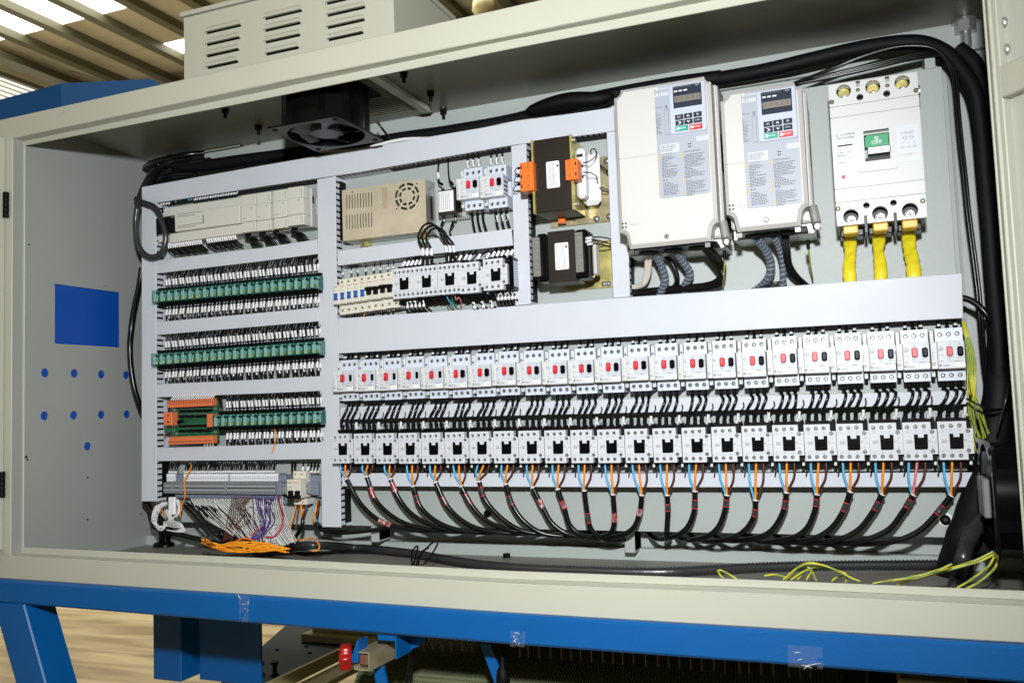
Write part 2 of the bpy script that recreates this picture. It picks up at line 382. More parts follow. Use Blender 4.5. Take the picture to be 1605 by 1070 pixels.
nt.links.new(tcn.outputs['Object'], mp.inputs[0]); nt.links.new(mp.outputs[0], nz.inputs['Vector']); nt.links.new(nz.outputs['Fac'], cr.inputs[0]); nt.links.new(cr.outputs[0], nt.nodes['Principled BSDF'].inputs['Base Color'])
tag(g.obj('ground', m), 'trowelled tan concrete factory floor seen under the machine', kind='structure')
# roof: sheets at Z 5, purlins along Y, skylight strips across
RZ = 5.0
roof = thing('roof', 'factory roof of grey sheets on dark purlins with bright skylight strips', 'roof', (0, 0, 0)); roof['kind'] = 'structure'; del roof['category']
M_SKY = emis('daylight_through_skylight_sheet', (1.0, 0.96, 0.86, 1), 5.0)
strips = [(-4, 4.5, 0), (4.5, 6.25, 1), (6.25, 7.25, 0), (7.25, 7.62, 2), (7.62, 12, 0)]
px_ = [-9.9 + 0.665 * i for i in range(20)]
for i in range(19):
    x0, x1 = px_[i], px_[i + 1]
    for y0, y1, k in strips:
        b = MB(); b.box(x0 + .004, x1 - .004, y0 + .004, y1 - .004, RZ, RZ + .02)
        lit = (k == 1 and x1 < -6.5) or (k == 2 and -7.9 < x0 < -6.8)
        b.obj('skylight' if lit else 'roof_sheet', M_SKY if lit else M_ROOFS, roof)
for x in px_:
    b = MB(); b.box(x - .055, x + .055, -4, 12, RZ - .10, RZ - .005); b.box(x - .05, x + .08, -4, 12, RZ - .12, RZ - .102); b.obj('purlin', M_PURL, roof)
for y in (8.05,):
    b = MB(); b.box(-10, 3, y - .09, y + .09, RZ - .62, RZ - .19); b.box(-10, 3, y - .16, y + .16, RZ - .65, RZ - .622); b.obj('rafter', M_PURL, roof)
b = MB(); b.box(-8.98, -8.86, -4, 12, RZ - .26, RZ - .17); b.box(-9.04, -8.80, -4, 12, RZ - .28, RZ - .262); b.obj('eaves_beam', M_PURL, roof)
b = MB(); b.tube([(-8.6, 7.0, RZ - .2), (-7.2, 7.9, RZ - .7)], .012, 6); b.obj('tie_rod', M_PURL, roof)
wl = thing('factory_wall', 'far factory side wall with a band of bright louvred windows', 'wall', (0, 0, 0))
b = MB(); b.box(-9.72, -9.60, -4, 12, GZ, 3.4); b.box(-9.72, -9.60, -4, 12, 4.9, RZ - .01); b.obj('wall_panel', M_ROOFS, wl)
M_WINL = emis('daylight_in_window', (1.0, 0.96, 0.86, 1), 1.3)
for i in range(8):
    y0 = -4 + 2 * i; fr = MB(); fr.box(-9.70, -9.62, y0, y0 + .06, 3.4, 4.9); fr.box(-9.70, -9.62, y0 + .06, y0 + 2, 3.4, 3.46); fr.box(-9.70, -9.62, y0 + .06, y0 + 2, 4.84, 4.9); f = fr.obj('window', M_PURL, wl)
    q = MB(); q.box(-9.72, -9.71, y0, y0 + 2, 3.4, 4.9); q.obj('pane', M_WINL, f)
    q = MB()
    for k in range(20): q.box(-9.69, -9.65, y0 + .06, y0 + 2, 3.5 + k * .067, 3.515 + k * .067)
    q.obj('louvre', mat('pale_louvre', srgb(220, 214, 190), .5), f)
wb = thing('end_wall', 'dim end wall of the factory hall behind the cabinet', 'wall', (0, 0, 0))
b = MB(); b.box(-10.4, 6, 12, 12.2, GZ, RZ + .1); b.obj('wall_panel', M_ROOFS, wb)
q = at(757, 6, 5.2)
lm = thing('hanging_lamp', 'small pale hall lamp hanging under the roof above the cabinet', 'lamp', q)
b = MB(); b.lathe((0, 0, 0), (0, 0, 1), [(.06, -.12), (.1, -.06), (.09, .02), (.03, .08), (.03, .16)], 14); b.obj('lamp_shade', M_OLIVE, lm)
b = MB(); b.cyl((0, 0, .16), (0, 0, RZ - q.z - .19), .012, 6); b.obj('rod', M_PURL, lm)
# ================================================================ THE CABINET
YL, YF, YB, YP = -0.275, -0.300, 0.115, 0.048
XL, XR = -0.608, 1.420
ZC, ZF_ = 0.759, -0.266
cab = thing('control_cabinet', 'long beige grey steel control cabinet with its doors open', 'cabinet', (0, 0, 0))
W = lambda pts, Y: [(at(x, y, Y).x, at(x, y, Y).z) for x, y in pts]
# face strips (front plane) from survey points
def strip(name, top, bot, Y, y1, m=M_FRAME, c=0.0012, parent=cab):
    b = MB(); b.prism(W(top, Y) + W(bot[::-1], Y), Y, y1, c); return b.obj(name, m, parent)
top_out = [(-30, 195), (5, 187), (400, 100), (800, 11), (1190, -78), (1700, -196)]
top_in = [(-30, 228.5), (19, 217), (400, 136), (800, 56), (1077, -1), (1700, -132)]
strip('top_frame_face', top_out, top_in, YF, YF + .003)
lip_t = W([(33, 222), (400, 145.8), (800, 62), (1200, -16), (1548, -85)], YL); lip_b = W([(39, 228), (400, 157.5), (800, 76.5), (1200, 0), (1545, -65)], YL)
xi0, xi1 = lip_b[0][0], 1.366
b = MB(); b.prism(lip_t + lip_b[::-1], YL, YL + .003, .0008); b.obj('top_lip', M_FRAME, cab)
fi = W(top_in[1:], YF)
b = MB()     # return between face and lip, top
n = 5
xs = [-.64 + (1.40 + .64) * i / 8 for i in range(9)]
def interp(pts, x):
    pts = sorted(pts)
    for (a, za), (c_, zc) in zip(pts, pts[1:]):
        if x <= c_: return za + (zc - za) * (x - a) / (c_ - a)
    return pts[-1][1]
for x0, x1 in zip(xs, xs[1:]):
    b.add([(x0, YF + .003, interp(fi, x0) - .0002), (x1, YF + .003, interp(fi, x1) - .0002), (x1, YL + .0015, interp(lip_t, x1)), (x0, YL + .0015, interp(lip_t, x0)),
           (x0, YF + .003, interp(fi, x0) + .002), (x1, YF + .003, interp(fi, x1) + .002), (x1, YL + .0015, interp(lip_t, x1) + .002), (x0, YL + .0015, interp(lip_t, x0) + .002)],
          [(0, 1, 2, 3), (4, 5, 6, 7), (0, 1, 5, 4), (3, 2, 6, 7)])
b.obj('top_return', M_FRAME, cab)
# bottom frame
lipb_t = W([(31, 857), (400, 874), (800, 894.5), (1200, 909), (1600, 925.5), (1700, 930)], YL)
lipb_b = W([(31, 867), (400, 885), (800, 907), (1200, 921), (1600, 939.5), (1700, 944)], YL)
b = MB(); b.prism(lipb_t + lipb_b[::-1], YL, YL + .003, .0008); b.obj('bottom_lip', M_FRAME, cab)
bf_t = [(-40, 866.5), (8, 869.5), (400, 890.5), (800, 913.5), (1200, 929.5), (1600, 949), (1700, 954)]
bf_b = [(-40, 904), (0, 906), (400, 932.5), (800, 960.5), (1200, 984), (1600, 1007.5), (1700, 1013)]
strip('bottom_frame_face', bf_t, bf_b, YF, YF + .003, c=.002)
ft = W(bf_t, YF); b = MB()
for x0, x1 in zip(xs, xs[1:]):
    q = [(x0, YF + .001, interp(ft, x0)), (x1, YF + .001, interp(ft, x1)), (x1, YL + .002, interp(lipb_b, x1)), (x0, YL + .002, interp(lipb_b, x0))]
    b.add(q + [(x, y, z - .002) for x, y, z in q], [(0, 1, 2, 3), (4, 5, 6, 7)])
b.obj('bottom_return', M_FRAME, cab)
# left jamb
xl0 = at(18, 500, YF).x; xl_out = at(-30, 500, YF).x
b = MB(); b.box(xl_out, xl0, YF + .0005, YF + .003, ft[1][1] - .001, fi[0][1] + .002, .001); b.obj('left_frame_face', M_FRAME, cab)
b = MB(); b.box(xl0 - .002, xl0, YF + .003, YL + .003, lipb_b[0][1], lip_t[0][1]); b.obj('left_return', M_FRAME, cab)
b = MB(); b.box(xl0, xi0 - .001, YL + .0005, YL + .0035, lipb_t[0][1] - .004, lip_t[0][1] - .0005, .0008); b.obj('left_lip', M_FRAME, cab)
# right jamb
b = MB(); b.box(1.3622, 1.3668, YL, YL + .003, -.24, .76, .0008); b.obj('right_lip', M_FRAME, cab)
b = MB(); b.box(1.3650, 1.3668, YF + .003, YL, -.25, .8); b.obj('right_return', M_FRAME, cab)
b = MB(); b.box(1.3650, 1.43, YF + .0005, YF + .003, -.225, .8, .001); b.obj('right_frame_face', M_FRAME, cab)
# shell
def hol(px, py, r): p = atx(px, py, XL); return circ(p.y, p.z, r, 18)
wa, wb_ = atx(86, 444.5, XL), atx(188, 544.5, XL)
holes = [[(wa.y, wb_.z), (wb_.y, wb_.z), (wb_.y, wa.z), (wa.y, wa.z)]]
hp = [(70.6, 584), (116.6, 585), (159, 586.5), (198, 587.7), (69.7, 651.4), (115.8, 650.5), (159, 649.6), (199, 649), (137.4, 699)]
for x, y in hp: holes.append(hol(x, y, .0105))
holed([(YF + .003, ZF_), (YB, ZF_), (YB, ZC), (YF + .003, ZC)], holes, XL - .0025, XL, M_WALLP, 'left_wall', cab, axis='x')
fm = thing('blue_film', 'blue protective film filling the rectangular cut-out in the left cabinet wall', 'film', (XL - .004, (wa.y + wb_.y) / 2, (wa.z + wb_.z) / 2))
dy, dz = abs(wa.y - wb_.y) / 2 + .004, abs(wa.z - wb_.z) / 2 + .004
b = MB(); b.box(-.0008, .0008, -dy, dy, -dz, dz); b.obj('film_sheet', M_FILM, fm)
hn = ['first from the left in the upper row of four', 'second from the left in the upper row of four', 'third from the left in the upper row of four', 'fourth in the upper row, half behind the black cable',
      'first from the left in the middle row of four', 'second from the left in the middle row of four', 'third from the left in the middle row of four', 'fourth in the middle row of four', 'alone below the two rows']
for (x, y), nm in zip(hp, hn):
    p = atx(x, y, XL); b = MB(); b.cyl((-.0008, 0, 0), (.0008, 0, 0), .0125, 18)
    tag(b.obj('hole_film', M_FILM, loc=(XL - .0042, p.y, p.z)), 'round blue film, ' + nm, 'film', 'blue films behind the button holes')
for x, y, r in ((137, 814, .0022), (45, 454 * .25 + 270, .002), (137, 748, .002), (221, 805, .002), (41, 716, .003), (43, 720, .002), (165, 448, .0015)):
    p = atx(x, y, XL); b = MB(); b.cyl((0, 0, 0), (.0012, 0, 0), r, 8); b.obj('rivet_hole', M_FLAT, cab, (XL, p.y, p.z))
b = MB(); b.box(XL - .06, XR + .05, YB, YB + .003, ZF_ - .02, ZC + .02); b.obj('back_wall', M_PLATE, cab)
b = MB(); b.box(XR, XR + .0025, YL + .004, YB, ZF_ - .01, ZC + .02); b.obj('right_wall', M_WALLP, cab)
b = MB(); b.box(XL - .06, XR + .05, YF + .004, YB + .003, ZF_ - .003, ZF_); b.obj('cabinet_floor', mat('dusty_grey_floor_pan', srgb(132, 130, 124), .5, bump=.2, vary=.08, vscale=9), cab)
b = MB(); b.box(XL - .06, XR + .05, YF + .004, YB + .003, ZC, ZC + .003); b.obj('ceiling_plate', M_CEILG, cab)
b = MB(); b.box(XL - .075, XL - .072, YF + .004, YB + .003, ZF_, ZC); b.obj('left_outer_skin', M_FRAME, cab)
# bottom sheet fold on the back wall, weld bead, top rail
p = at(1200, 862, YB)
b = MB(); b.box(XL + .001, XR - .001, YB - .022, YB, ZF_, p.z + .001, .001); b.obj('back_fold', M_PLATE, cab)
pa = at(1480, 85, YB)
b = MB(); b.box(.9, XR - .001, YB - .012, YB - .001, pa.z - .004, pa.z - .001); b.obj('back_seam', M_WALLP, cab)
b = MB(); b.box(1.345, 1.35, YB - .006, YB - .001, -.2, pa.z); b.obj('back_seam', M_WALLP, cab)
# mounting plate
pt, pb = at(1479, 104, YP), [at(480, 821.5, YP).z, at(1200, 836.6, YP).z]
px1 = at(1492.7, 338, YP).x
pl = thing('mounting_plate', 'pale green grey mounting plate carrying all the electrical gear', 'mounting plate', (0, 0, 0))
b = MB(); b.prism([(-.53, pb[0]), (px1, pb[1]), (px1, pt.z), (-.53, pt.z - .004)], YP, YP + .003, .0006); b.obj('plate', M_PLATE, pl)
for px, py in ((988, 848), (590, 833)):
    p = at(px, py, YP + .01); b = MB(); b.box(-.011, .011, .0, .055, -.022, .03, .001); b.box(.009, .011, -.002, .05, -.018, .03)
    b.obj('standoff_bracket', M_PLATE, pl, (p.x, YP + .004, p.z))
p = at(1457, 92, YP); b = MB(); b.box(-.009, .009, 0, .06, -.02, .016, .001); b.obj('standoff_bracket', M_PLATE, pl, (p.x, YP - .002, p.z))
p = at(1481.5, 813.5, YP); b = MB(); b.cyl((0, 0, 0), (0, -.002, 0), .0122, 20, m=M_PAPER); b.cyl((0, -.002, 0), (0, -.008, 0), .0085, 18, m=M_BLACK); b.cyl((0, -.008, 0), (0, -.0085, 0), .004, 6, m=M_SHINE); b.obj('socket_bolt', None, pl, (p.x, YP, p.z))
p = at(765, 804, YP); b = MB(); b.cyl((0, 0, 0), (0, -.002, 0), .009, 20, m=M_STEEL); b.cyl((0, -.002, 0), (0, -.007, 0), .0075, 18, m=M_BLACK); b.obj('socket_bolt', None, pl, (p.x, YP, p.z))
# ceiling bolts
def ceil_bolt(px, py, label, big=False, bright=False):
    p = atz(px, py, ZC - (.008 if not big else .012)); t = thing('bolt', label, 'bolt', (p.x, p.y, ZC), 'bolts hanging through the cabinet ceiling'); k = 2.7 if big else 1.15
    m_ = M_STEEL if (big or bright) else M_FLAT
    b = MB(); b.lathe((0, 0, 0), (0, 0, -1), [(.0085 * k, 0), (.0085 * k, .002 * k)], 16); b.obj('washer', M_STEEL if big else M_DSTEEL, t)
    b = MB(); b.lathe((0, 0, -.002 * k), (0, 0, -1), [(.007 * k, 0), (.007 * k, .007 * k)], 6, smooth=False); b.obj('nut', m_, t)
    b = MB(); b.lathe((0, 0, -.009 * k), (0, 0, -1), [(.0035 * k, 0), (.0035 * k, .010 * k)], 10); b.obj('thread', m_, t)
ceil_bolt(353, 176, 'black bolt through the cabinet ceiling near the left end')
ceil_bolt(405, 202, 'black bolt through the cabinet ceiling just left of the fan')
ceil_bolt(633, 120, 'black bolt through the cabinet ceiling nearest the front lip, right of the fan')
ceil_bolt(675, 149, 'black bolt through the cabinet ceiling in the middle of the group right of the fan')
ceil_bolt(695, 176, 'black bolt with pale washer through the cabinet ceiling near the hose')
ceil_bolt(765, 172, 'bright bolt through the cabinet ceiling, rightmost of the group by the fan', bright=True)
ceil_bolt(1513, 42, 'large zinc bolt with wide washer through the ceiling at the right corner', big=True)
# floor bolts
for px, py, lb in ((794, 869, 'black hexagon bolt standing on the cabinet floor below the middle cables'),):
    p = atz(px, py, ZF_ + .006); b = MB(); b.lathe((0, 0, 0), (0, 0, 1), [(.011, 0), (.011, .001)], 16, m=M_DSTEEL); b.lathe((0, 0, .001), (0, 0, 1), [(.0085, 0), (.0085, .008)], 6, m=M_FLAT, smooth=False)
    tag(b.obj('floor_bolt', None, loc=(p.x, p.y, ZF_)), lb, 'bolt')
p = atz(259, 855, ZF_); ps = thing('floor_post', 'black plastic post with round foot standing at the left end of the cabinet floor', 'post', (p.x, p.y, ZF_))
b = MB(); b.lathe((0, 0, 0), (0, 0, 1), [(.030, 0), (.030, .006), (.026, .010), (.018, .012)], 20); b.obj('foot', M_BLACK, ps)
b = MB(); b.lathe((0, 0, .012), (0, 0, 1), [(.0165, 0), (.0165, .075)], 16); b.obj('post', M_BLACK, ps)
# hinges
for px, py0, py1, lb in ((13, 302, 342, 'black barrel hinge at the top of the left door'), (7, 738, 779, 'black barrel hinge at the bottom of the left door')):
    a, c_ = at(px, py0, YF), at(px, py1, YF); h = thing('hinge', lb, 'hinge', (a.x, YF - .006, (a.z + c_.z) / 2)); H = (a.z - c_.z)
    for k in range(5):
        b = MB(); b.lathe((0, 0, H / 2 - H * k / 5), (0, 0, -1), [(.0062, 0.0006), (.0066, .0016), (.0066, H / 5 - .0016), (.0062, H / 5 - .0006)], 12); b.obj('knuckle', M_FLAT, h)
# doors
ld = thing('left_door', 'left cabinet door swung wide open, only its folded edge in view', 'door', (0, 0, 0))
x8 = at(8, 500, YF).x; b = MB(); b.box(x8 - .02, x8 - .001, YF - .028, YF - .001, ft[0][1] + .01, fi[0][1] + .004, .0015); b.obj('door_edge', M_FRAME, ld)
d0 = Vector((x8 - .02, YF - .028, 0)); dd = Vector((-.85, -.53, 0)).normalized(); nn = Vector((-dd.y, dd.x, 0))
vs = []
for z in (ft[0][1] + .01, fi[0][1] + .004):
    for s_, o_ in ((0, 0), (.9, 0), (.9, .002), (0, .002)): q = d0 + dd * s_ + nn * o_; vs.append((q.x, q.y, z))
b = MB(); b.add(vs, [(0, 1, 2, 3), (4, 5, 6, 7), (0, 1, 5, 4), (1, 2, 6, 5), (2, 3, 7, 6), (3, 0, 4, 7)]); b.obj('door_skin', M_FRAME, ld)
rd = thing('right_door', 'right cabinet door swung wide open beside the opening, showing its inner side', 'door', (1.3705, YF - .003, .2), None)
ang = math.atan2(-.77, .64); rd.rotation_euler = (0, 0, ang)
# local: +x along the leaf, +y = towards outside, inner side faces -y... (leaf rotated about the hinge)
b = MB(); b.box(-.001, .008, -.002, .026, -.52, .9, .0015); b.obj('edge_fold', M_FRAME, rd)
b = MB(); b.box(.008, .75, .012, .014, -.52, .9); b.obj('door_skin', mat('door_inner_paint', srgb(184, 187, 174), .42, bump=.3, bscale=420), rd)
def on_door(px, py):   # hit the inner skin plane
    d = ray(px, py); o = CAM_LOC - rd.location; Rz = Matrix.Rotation(-ang, 3, 'Z'); o = Rz @ o; d = Rz @ d; t = (.012 - o.y) / d.y; return o + d * t
qa, qb = on_door(1585, 104), on_door(1585, 155)
b = MB(); b.box(.009, .74, -.006, .012, qb.z, qa.z, .002); b.obj('stiffener', M_FRAME, rd)
for px, py in ((1572, 37), (1576, 79)):
    q = on_door(px, py); b = MB(); b.lathe((0, 0, 0), (0, -1, 0), [(.0095, 0), (.0095, .0012), (.0080, .0036), (.0045, .0058), (.0005, .0066)], 16); b.obj('door_bolt', M_STEEL, rd, q)
q = on_door(1579, 159); b = MB(); b.lathe((0, 0, 0), (0, -1, 0), [(.004, 0), (.003, .003), (.0008, .005)], 10); b.obj('weld_spot', M_FRAME, rd, (q.x, .01, q.z))
# clear tape scrap on the top frame
p = at(99, 175, YF); b = MB(); pts = [(-.006, 0, -.014), (.004, -.002, .014), (.012, -.001, .012), (.010, -.004, -.01), (.002, -.002, -.006)]
b.add(pts, [(0, 1, 2), (0, 2, 3, 4)]); tag(b.obj('tape_scrap', M_TAPE, loc=(p.x, YF - .001, p.z)), 'crumpled scrap of clear tape on the top left of the frame', 'tape')
# ================================================================ on top of the cabinet
a, c_ = at(288, 32, -.2), at(616, -37, -.2)
tb = thing('louvred_box', 'beige louvred steel box standing on top of the cabinet', 'steel box', (a.x, -.2, .79))
BW, BH, BD = c_.x - a.x, .165, .28
F = Loc(0, 0, 3.9625, -.2, Vector((a.x, -.2, .79)))
lou = []; slots = []
for zx, zy, kk in ((0, 0, [(1283, 212, 1497, 165), (1285, 287, 1490, 240), (1285, 358, 1485, 313), (1288, 430, 1480, 388)]),):
    for x0, y0, x1, y1 in kk: slots.append((F(x0, y0), F(x1, y1)))
F2 = Loc(400, 0, 3.9625, -.2, Vector((a.x, -.2, .79)))
for x0, y0, x1, y1 in [(62, 128, 290, 70), (62, 200, 282, 148), (65, 272, 280, 223), (68, 348, 272, 300), (445, 32, 590, -5), (450, 107, 683, 50), (450, 183, 680, 128), (455, 258, 672, 208)]: slots.append((F2(x0, y0), F2(x1, y1)))
hs = []
for p0, p1 in slots:
    z = (p0[1] + p1[1]) / 2; hs.append([(p0[0], z - .001), (p1[0], z - .001), (p1[0], z + .0045), (p0[0], z + .0045)])
holed([(0, 0), (BW, 0), (BW, BH), (0, BH)], hs, 0, .0015, M_FRAME, 'front_panel', tb)
for p0, p1 in slots:   # pressed louvre hood above each slot
    z = (p0[1] + p1[1]) / 2; x0, x1 = p0[0], p1[0]; b = MB(); n = 6; vs = []
    for i in range(n + 1):
        t = math.pi / 2 * i / n; yy = -.0065 * math.cos(t); zz = z + .0030 + .0125 * math.sin(t)
        vs += [(x0 + .004 * (1 - math.cos(t)) , yy, zz), (x1 - .004 * (1 - math.cos(t)), yy, zz)]
    b.add(vs, [(2 * i, 2 * i + 1, 2 * i + 3, 2 * i + 2) for i in range(n)], smooth=True)
    k = len(vs); b.add(vs[0::2] + [(x0 - .002, 0, z + .0012)], [tuple(range(n + 2))]); b.add(vs[1::2] + [(x1 + .002, 0, z + .0012)], [tuple(range(n + 2))])
    b.obj('louvre', M_FRAME, tb)
b = MB(); b.box(0, .0015, .0017, BD, 0, BH); b.box(BW - .0015, BW, .0017, BD, 0, BH); b.box(.0015, BW - .0015, BD - .002, BD, 0, BH); b.obj('side_panels', M_FRAME, tb)
b = MB(); b.box(-.006, BW + .006, -.006, BD + .006, BH + .002, BH + .012, .0012); b.obj('lid', M_FRAME, tb)
b = MB(); b.box(.002, BW - .002, .006, .008, .002, BH - .002); b.obj('inner_sheet', M_FLAT, tb)
p = at(290, 112, -.12); rl = thing('red_lamp', 'red beacon peeping out behind the left end of the louvred box', 'lamp', (p.x + .012, -.1, .787))
b = MB(); b.lathe((0, 0, .012), (0, 0, 1), [(.017, 0), (.018, .004), (.017, .045), (.010, .052)], 16); b.obj('lens', mat('red_lens', srgb(220, 50, 30), .2), rl)
b = MB(); b.lathe((0, 0, 0), (0, 0, 1), [(.019, 0), (.019, .011)], 16); b.obj('lamp_base', M_FLAT, rl)
# blue hood behind left
q0, q1, q2 = at(96, 131, .35), at(-60, 172, .35), None
dr = Vector((math.cos(.30), math.sin(.30), 0))
def hit(px, py):  # plane through q0 along dr, vertical
    d = ray(px, py); n_ = Vector((-dr.y, dr.x, 0)); t = (q0 - CAM_LOC).dot(n_) / d.dot(n_); return CAM_LOC + d * t
r1, r2 = hit(235, 124), hit(254, 133)
zt = q0.z; zb = .35
hd = thing('blue_hood', 'blue painted machine hood rising behind the top left of the cabinet', 'machine hood', (0, 0, 0))
base = [Vector((q1.x, .35, 0)), Vector((q0.x, q0.y, 0)), Vector((r1.x, r1.y, 0)), Vector((r2.x, r2.y, 0)), Vector((r2.x - .1, 1.4, 0)), Vector((q1.x, 1.4, 0))]
tz = [q1.z, q0.z, r1.z, r2.z, r2.z, q1.z]
vs = [(v.x, v.y, zb) for v in base] + [(v.x, v.y, z) for v, z in zip(base, tz)]
n = 6; b = MB(); b.add(vs, [tuple(range(n)), (6, 7, 8, 9), (6, 9, 10, 11)] + [(i, (i + 1) % n, n + (i + 1) % n, n + i) for i in range(n)]); b.obj('hood_cover', M_BLUEP, hd)
b = MB(); b.box(-.52, -.46, .9, 1.0, -.25, zb - .002); b.box(-.52, 1.2, .9, 1.0, -.31, -.25); b.box(.9, 1.0, .9, 1.0, GZ, -.3101); b.obj('hood_stand', M_BLUEP, hd)
# ================================================================ blue machine frame below
fr = thing('blue_machine_frame', 'blue painted steel machine frame carrying the cabinet', 'machine frame', (0, 0, 0))
YM = -.312
bt = [(-60, 905), (0, 908), (400, 934.5), (800, 962.5), (1200, 987), (1600, 1011.5), (1700, 1017)]
bb = [(-60, 940), (36, 947), (395, 976.5), (800, 1010), (1200, 1039.5), (1600, 1070), (1700, 1078)]
b = MB(); b.prism(W(bt, YM) + W(bb[::-1], YM), YM, YM + .06, .0045); b.obj('top_beam', M_BLUEP, fr)
def slab(poly, y0, y1, name, m=M_BLUEP, c=.001, parent=fr):
    b = MB(); b.prism(poly, y0, y1, c); return b.obj(name, m, parent)
lt = W([(-12, 944), (36.6, 946.5)], YM); lb = W([(24, 1072), (71.5, 1072)], YM)
def ext(a, c_, zto): t = (zto - a[1]) / (c_[1] - a[1]); return (a[0] + (c_[0] - a[0]) * t, zto)
slab([lt[0], lt[1], ext(lt[1], lb[1], GZ), ext(lt[0], lb[0], GZ)], YM + .0005, YM + .075, 'slanted_leg', c=.003)
cA, cB, cC = at(239, 965, .02), at(283, 965, .02), at(395, 975, .02)
b = MB(); b.box(cA.x, cB.x, .02, .13, GZ + .5, -.31, .003); b.obj('post', M_BLUEP, fr)
b = MB(); b.box(cB.x + .03, cC.x, .05, .058, GZ + .5, -.31, .001); b.obj('web_plate', M_BLUEP, fr)
b = MB(); b.box(-.64, 1.6, .06, .12, -.33, -.27, .003); b.obj('rear_beam', M_BLUEP, fr)
b = MB(); b.box(1.62, 1.70, YM, YM + .06, GZ, -.36, .003); b.obj('leg', M_BLUEP, fr)
# tape patches on the beam
for px, py, w_, h_, lb in ((383, 953, .022, .030, 'clear tape wrapped over the blue beam near its left end'), (812, 1000, .026, .016, 'crumpled clear tape hanging from the middle of the blue beam'), (1262, 1028, .05, .02, 'clear tape stuck on the right half of the blue beam')):
    p = at(px, py, YM); b = MB(M_TAPE); r_ = random.Random(px); n = 7; vs = []
    for j in range(n):
        for i in range(n): vs.append(((i / (n - 1) - .5) * w_ + r_.uniform(-1, 1) * .001, -.0008 - r_.random() * .0016 - (.004 * r_.random() if j == 0 else 0), (j / (n - 1) - .5) * h_ * 1.6))
    b.add(vs, [(j * n + i, j * n + i + 1, (j + 1) * n + i + 1, (j + 1) * n + i) for j in range(n - 1) for i in range(n - 1) if r_.random() > .12])
    for q_ in range(5):
        a_ = Vector((r_.uniform(-.5, .5) * w_, -.0028, r_.uniform(-.7, .7) * h_)); e_ = a_ + Vector((r_.uniform(-.5, .5) * w_, -.001, r_.uniform(-.5, .5) * h_)); b.tube([a_, a_.lerp(e_, .5) + Vector((0, -.0006, .001)), e_], [.0002, .0006, .0001], 4, m=M_PAPER)  # white strands drawn in as glints along the tape creases
    tag(b.obj('tape_patch', M_TAPE, loc=(p.x, YM, p.z)), lb, 'tape', 'clear tape on the blue beam')
# machine parts under the cabinet
mc = thing('carding_machine_bed', 'dark machine bed under the cabinet with blue plate and cream ledge', 'machine', (0, 0, 0))
Z2 = -.62
pc = [atz(x, y, Z2) for x, y in ((396, 990), (545, 1009), (420, 1068), (350, 1090), (396, 1070))]
b = MB()
b.add([(pc[0].x - .14, 1.24, Z2), (pc[1].x + .15, 1.24, Z2), (pc[1].x, pc[1].y, Z2), (pc[2].x, pc[2].y, Z2), (pc[2].x - .02, .08, Z2), (pc[4].x - .06, .08, Z2)] + [(pc[0].x - .14, 1.24, Z2 - .02), (pc[1].x + .15, 1.24, Z2 - .02), (pc[1].x, pc[1].y, Z2 - .02), (pc[2].x, pc[2].y, Z2 - .02), (pc[2].x - .02, .08, Z2 - .02), (pc[4].x - .06, .08, Z2 - .02)],
      [(0, 1, 2, 3, 4, 5), (6, 7, 8, 9, 10, 11)] + [(i, (i + 1) % 6, 6 + (i + 1) % 6, 6 + i) for i in range(6)]) ; b.obj('bed_plate', M_DPLATE, mc)
e0, e1 = Vector((pc[2].x, pc[2].y, Z2)), Vector((pc[1].x, pc[1].y, Z2)); d = (e1 - e0).normalized(); s_ = Vector((d.y, -d.x, 0))
def ledge(off, wd, z0, z1, m, nm, ext_=.25):
    a0 = e0 - d * .5 + s_ * off; a1 = e1 + d * ext_ + s_ * off; b = MB(); v = []
    for z in (z0, z1): v += [(a0.x, a0.y, z), (a1.x, a1.y, z), (a1.x + s_.x * wd, a1.y + s_.y * wd, z), (a0.x + s_.x * wd, a0.y + s_.y * wd, z)]
    b.add(v, [(0, 1, 2, 3), (4, 5, 6, 7), (0, 1, 5, 4), (1, 2, 6, 5), (2, 3, 7, 6), (3, 0, 4, 7)]); b.obj(nm, m, mc)
ledge(.001, .012, Z2 - .03, Z2 + .002, M_OLIVE, 'ledge'); ledge(.014, .07, Z2 - .05, Z2 - .035, M_OLIVE, 'ledge')
pA, pB = atz(460, 1000, -.6), atz(600, 1008, -.6)
b = MB(); b.box(pA.x, pB.x + .03, pB.y + .02, pB.y + .5, -.618, -.595, .002); b.obj('cream_cover', M_OLIVE, mc)
b = MB(); b.box(pA.x + .02, pB.x - .01, pB.y + .05, pB.y + .45, -.5945, -.55, .002); b.obj('cream_cover', M_OLIVE, mc)
for px, py in ((409, 1036), (431, 1036)):
    p = atz(px, py + 22, Z2); b = MB(); b.lathe((0, 0, 0), (0, 0, 1), [(.011, 0), (.011, .004), (.006, .006), (.006, .028), (.010, .029), (.010, .036)], 12); b.obj('stud', M_FLAT, mc, p)
for px, py in ((434, 1018), (486, 1023), (480, 1013)):
    p = atz(px, py, Z2); b = MB(); b.lathe((0, 0, 0), (0, 0, 1), [(.006, 0), (.006, .003), (.003, .004)], 8); b.obj('plate_screw', M_FLAT, mc, p)
b = MB(); b.box(-.35, 2.2, 1.25, 1.3, GZ, -.25); b.box(.30, 1.7, .36, .40, GZ, -.3); b.box(.30, 1.7, -.20, .355, -.335, -.325); b.obj('dark_housing', M_FLAT, mc)
b = MB(); b.box(-.25, .5, .7, 1.2, -.56, -.33, .01); b.obj('black_motor_cover', M_FLAT, mc)
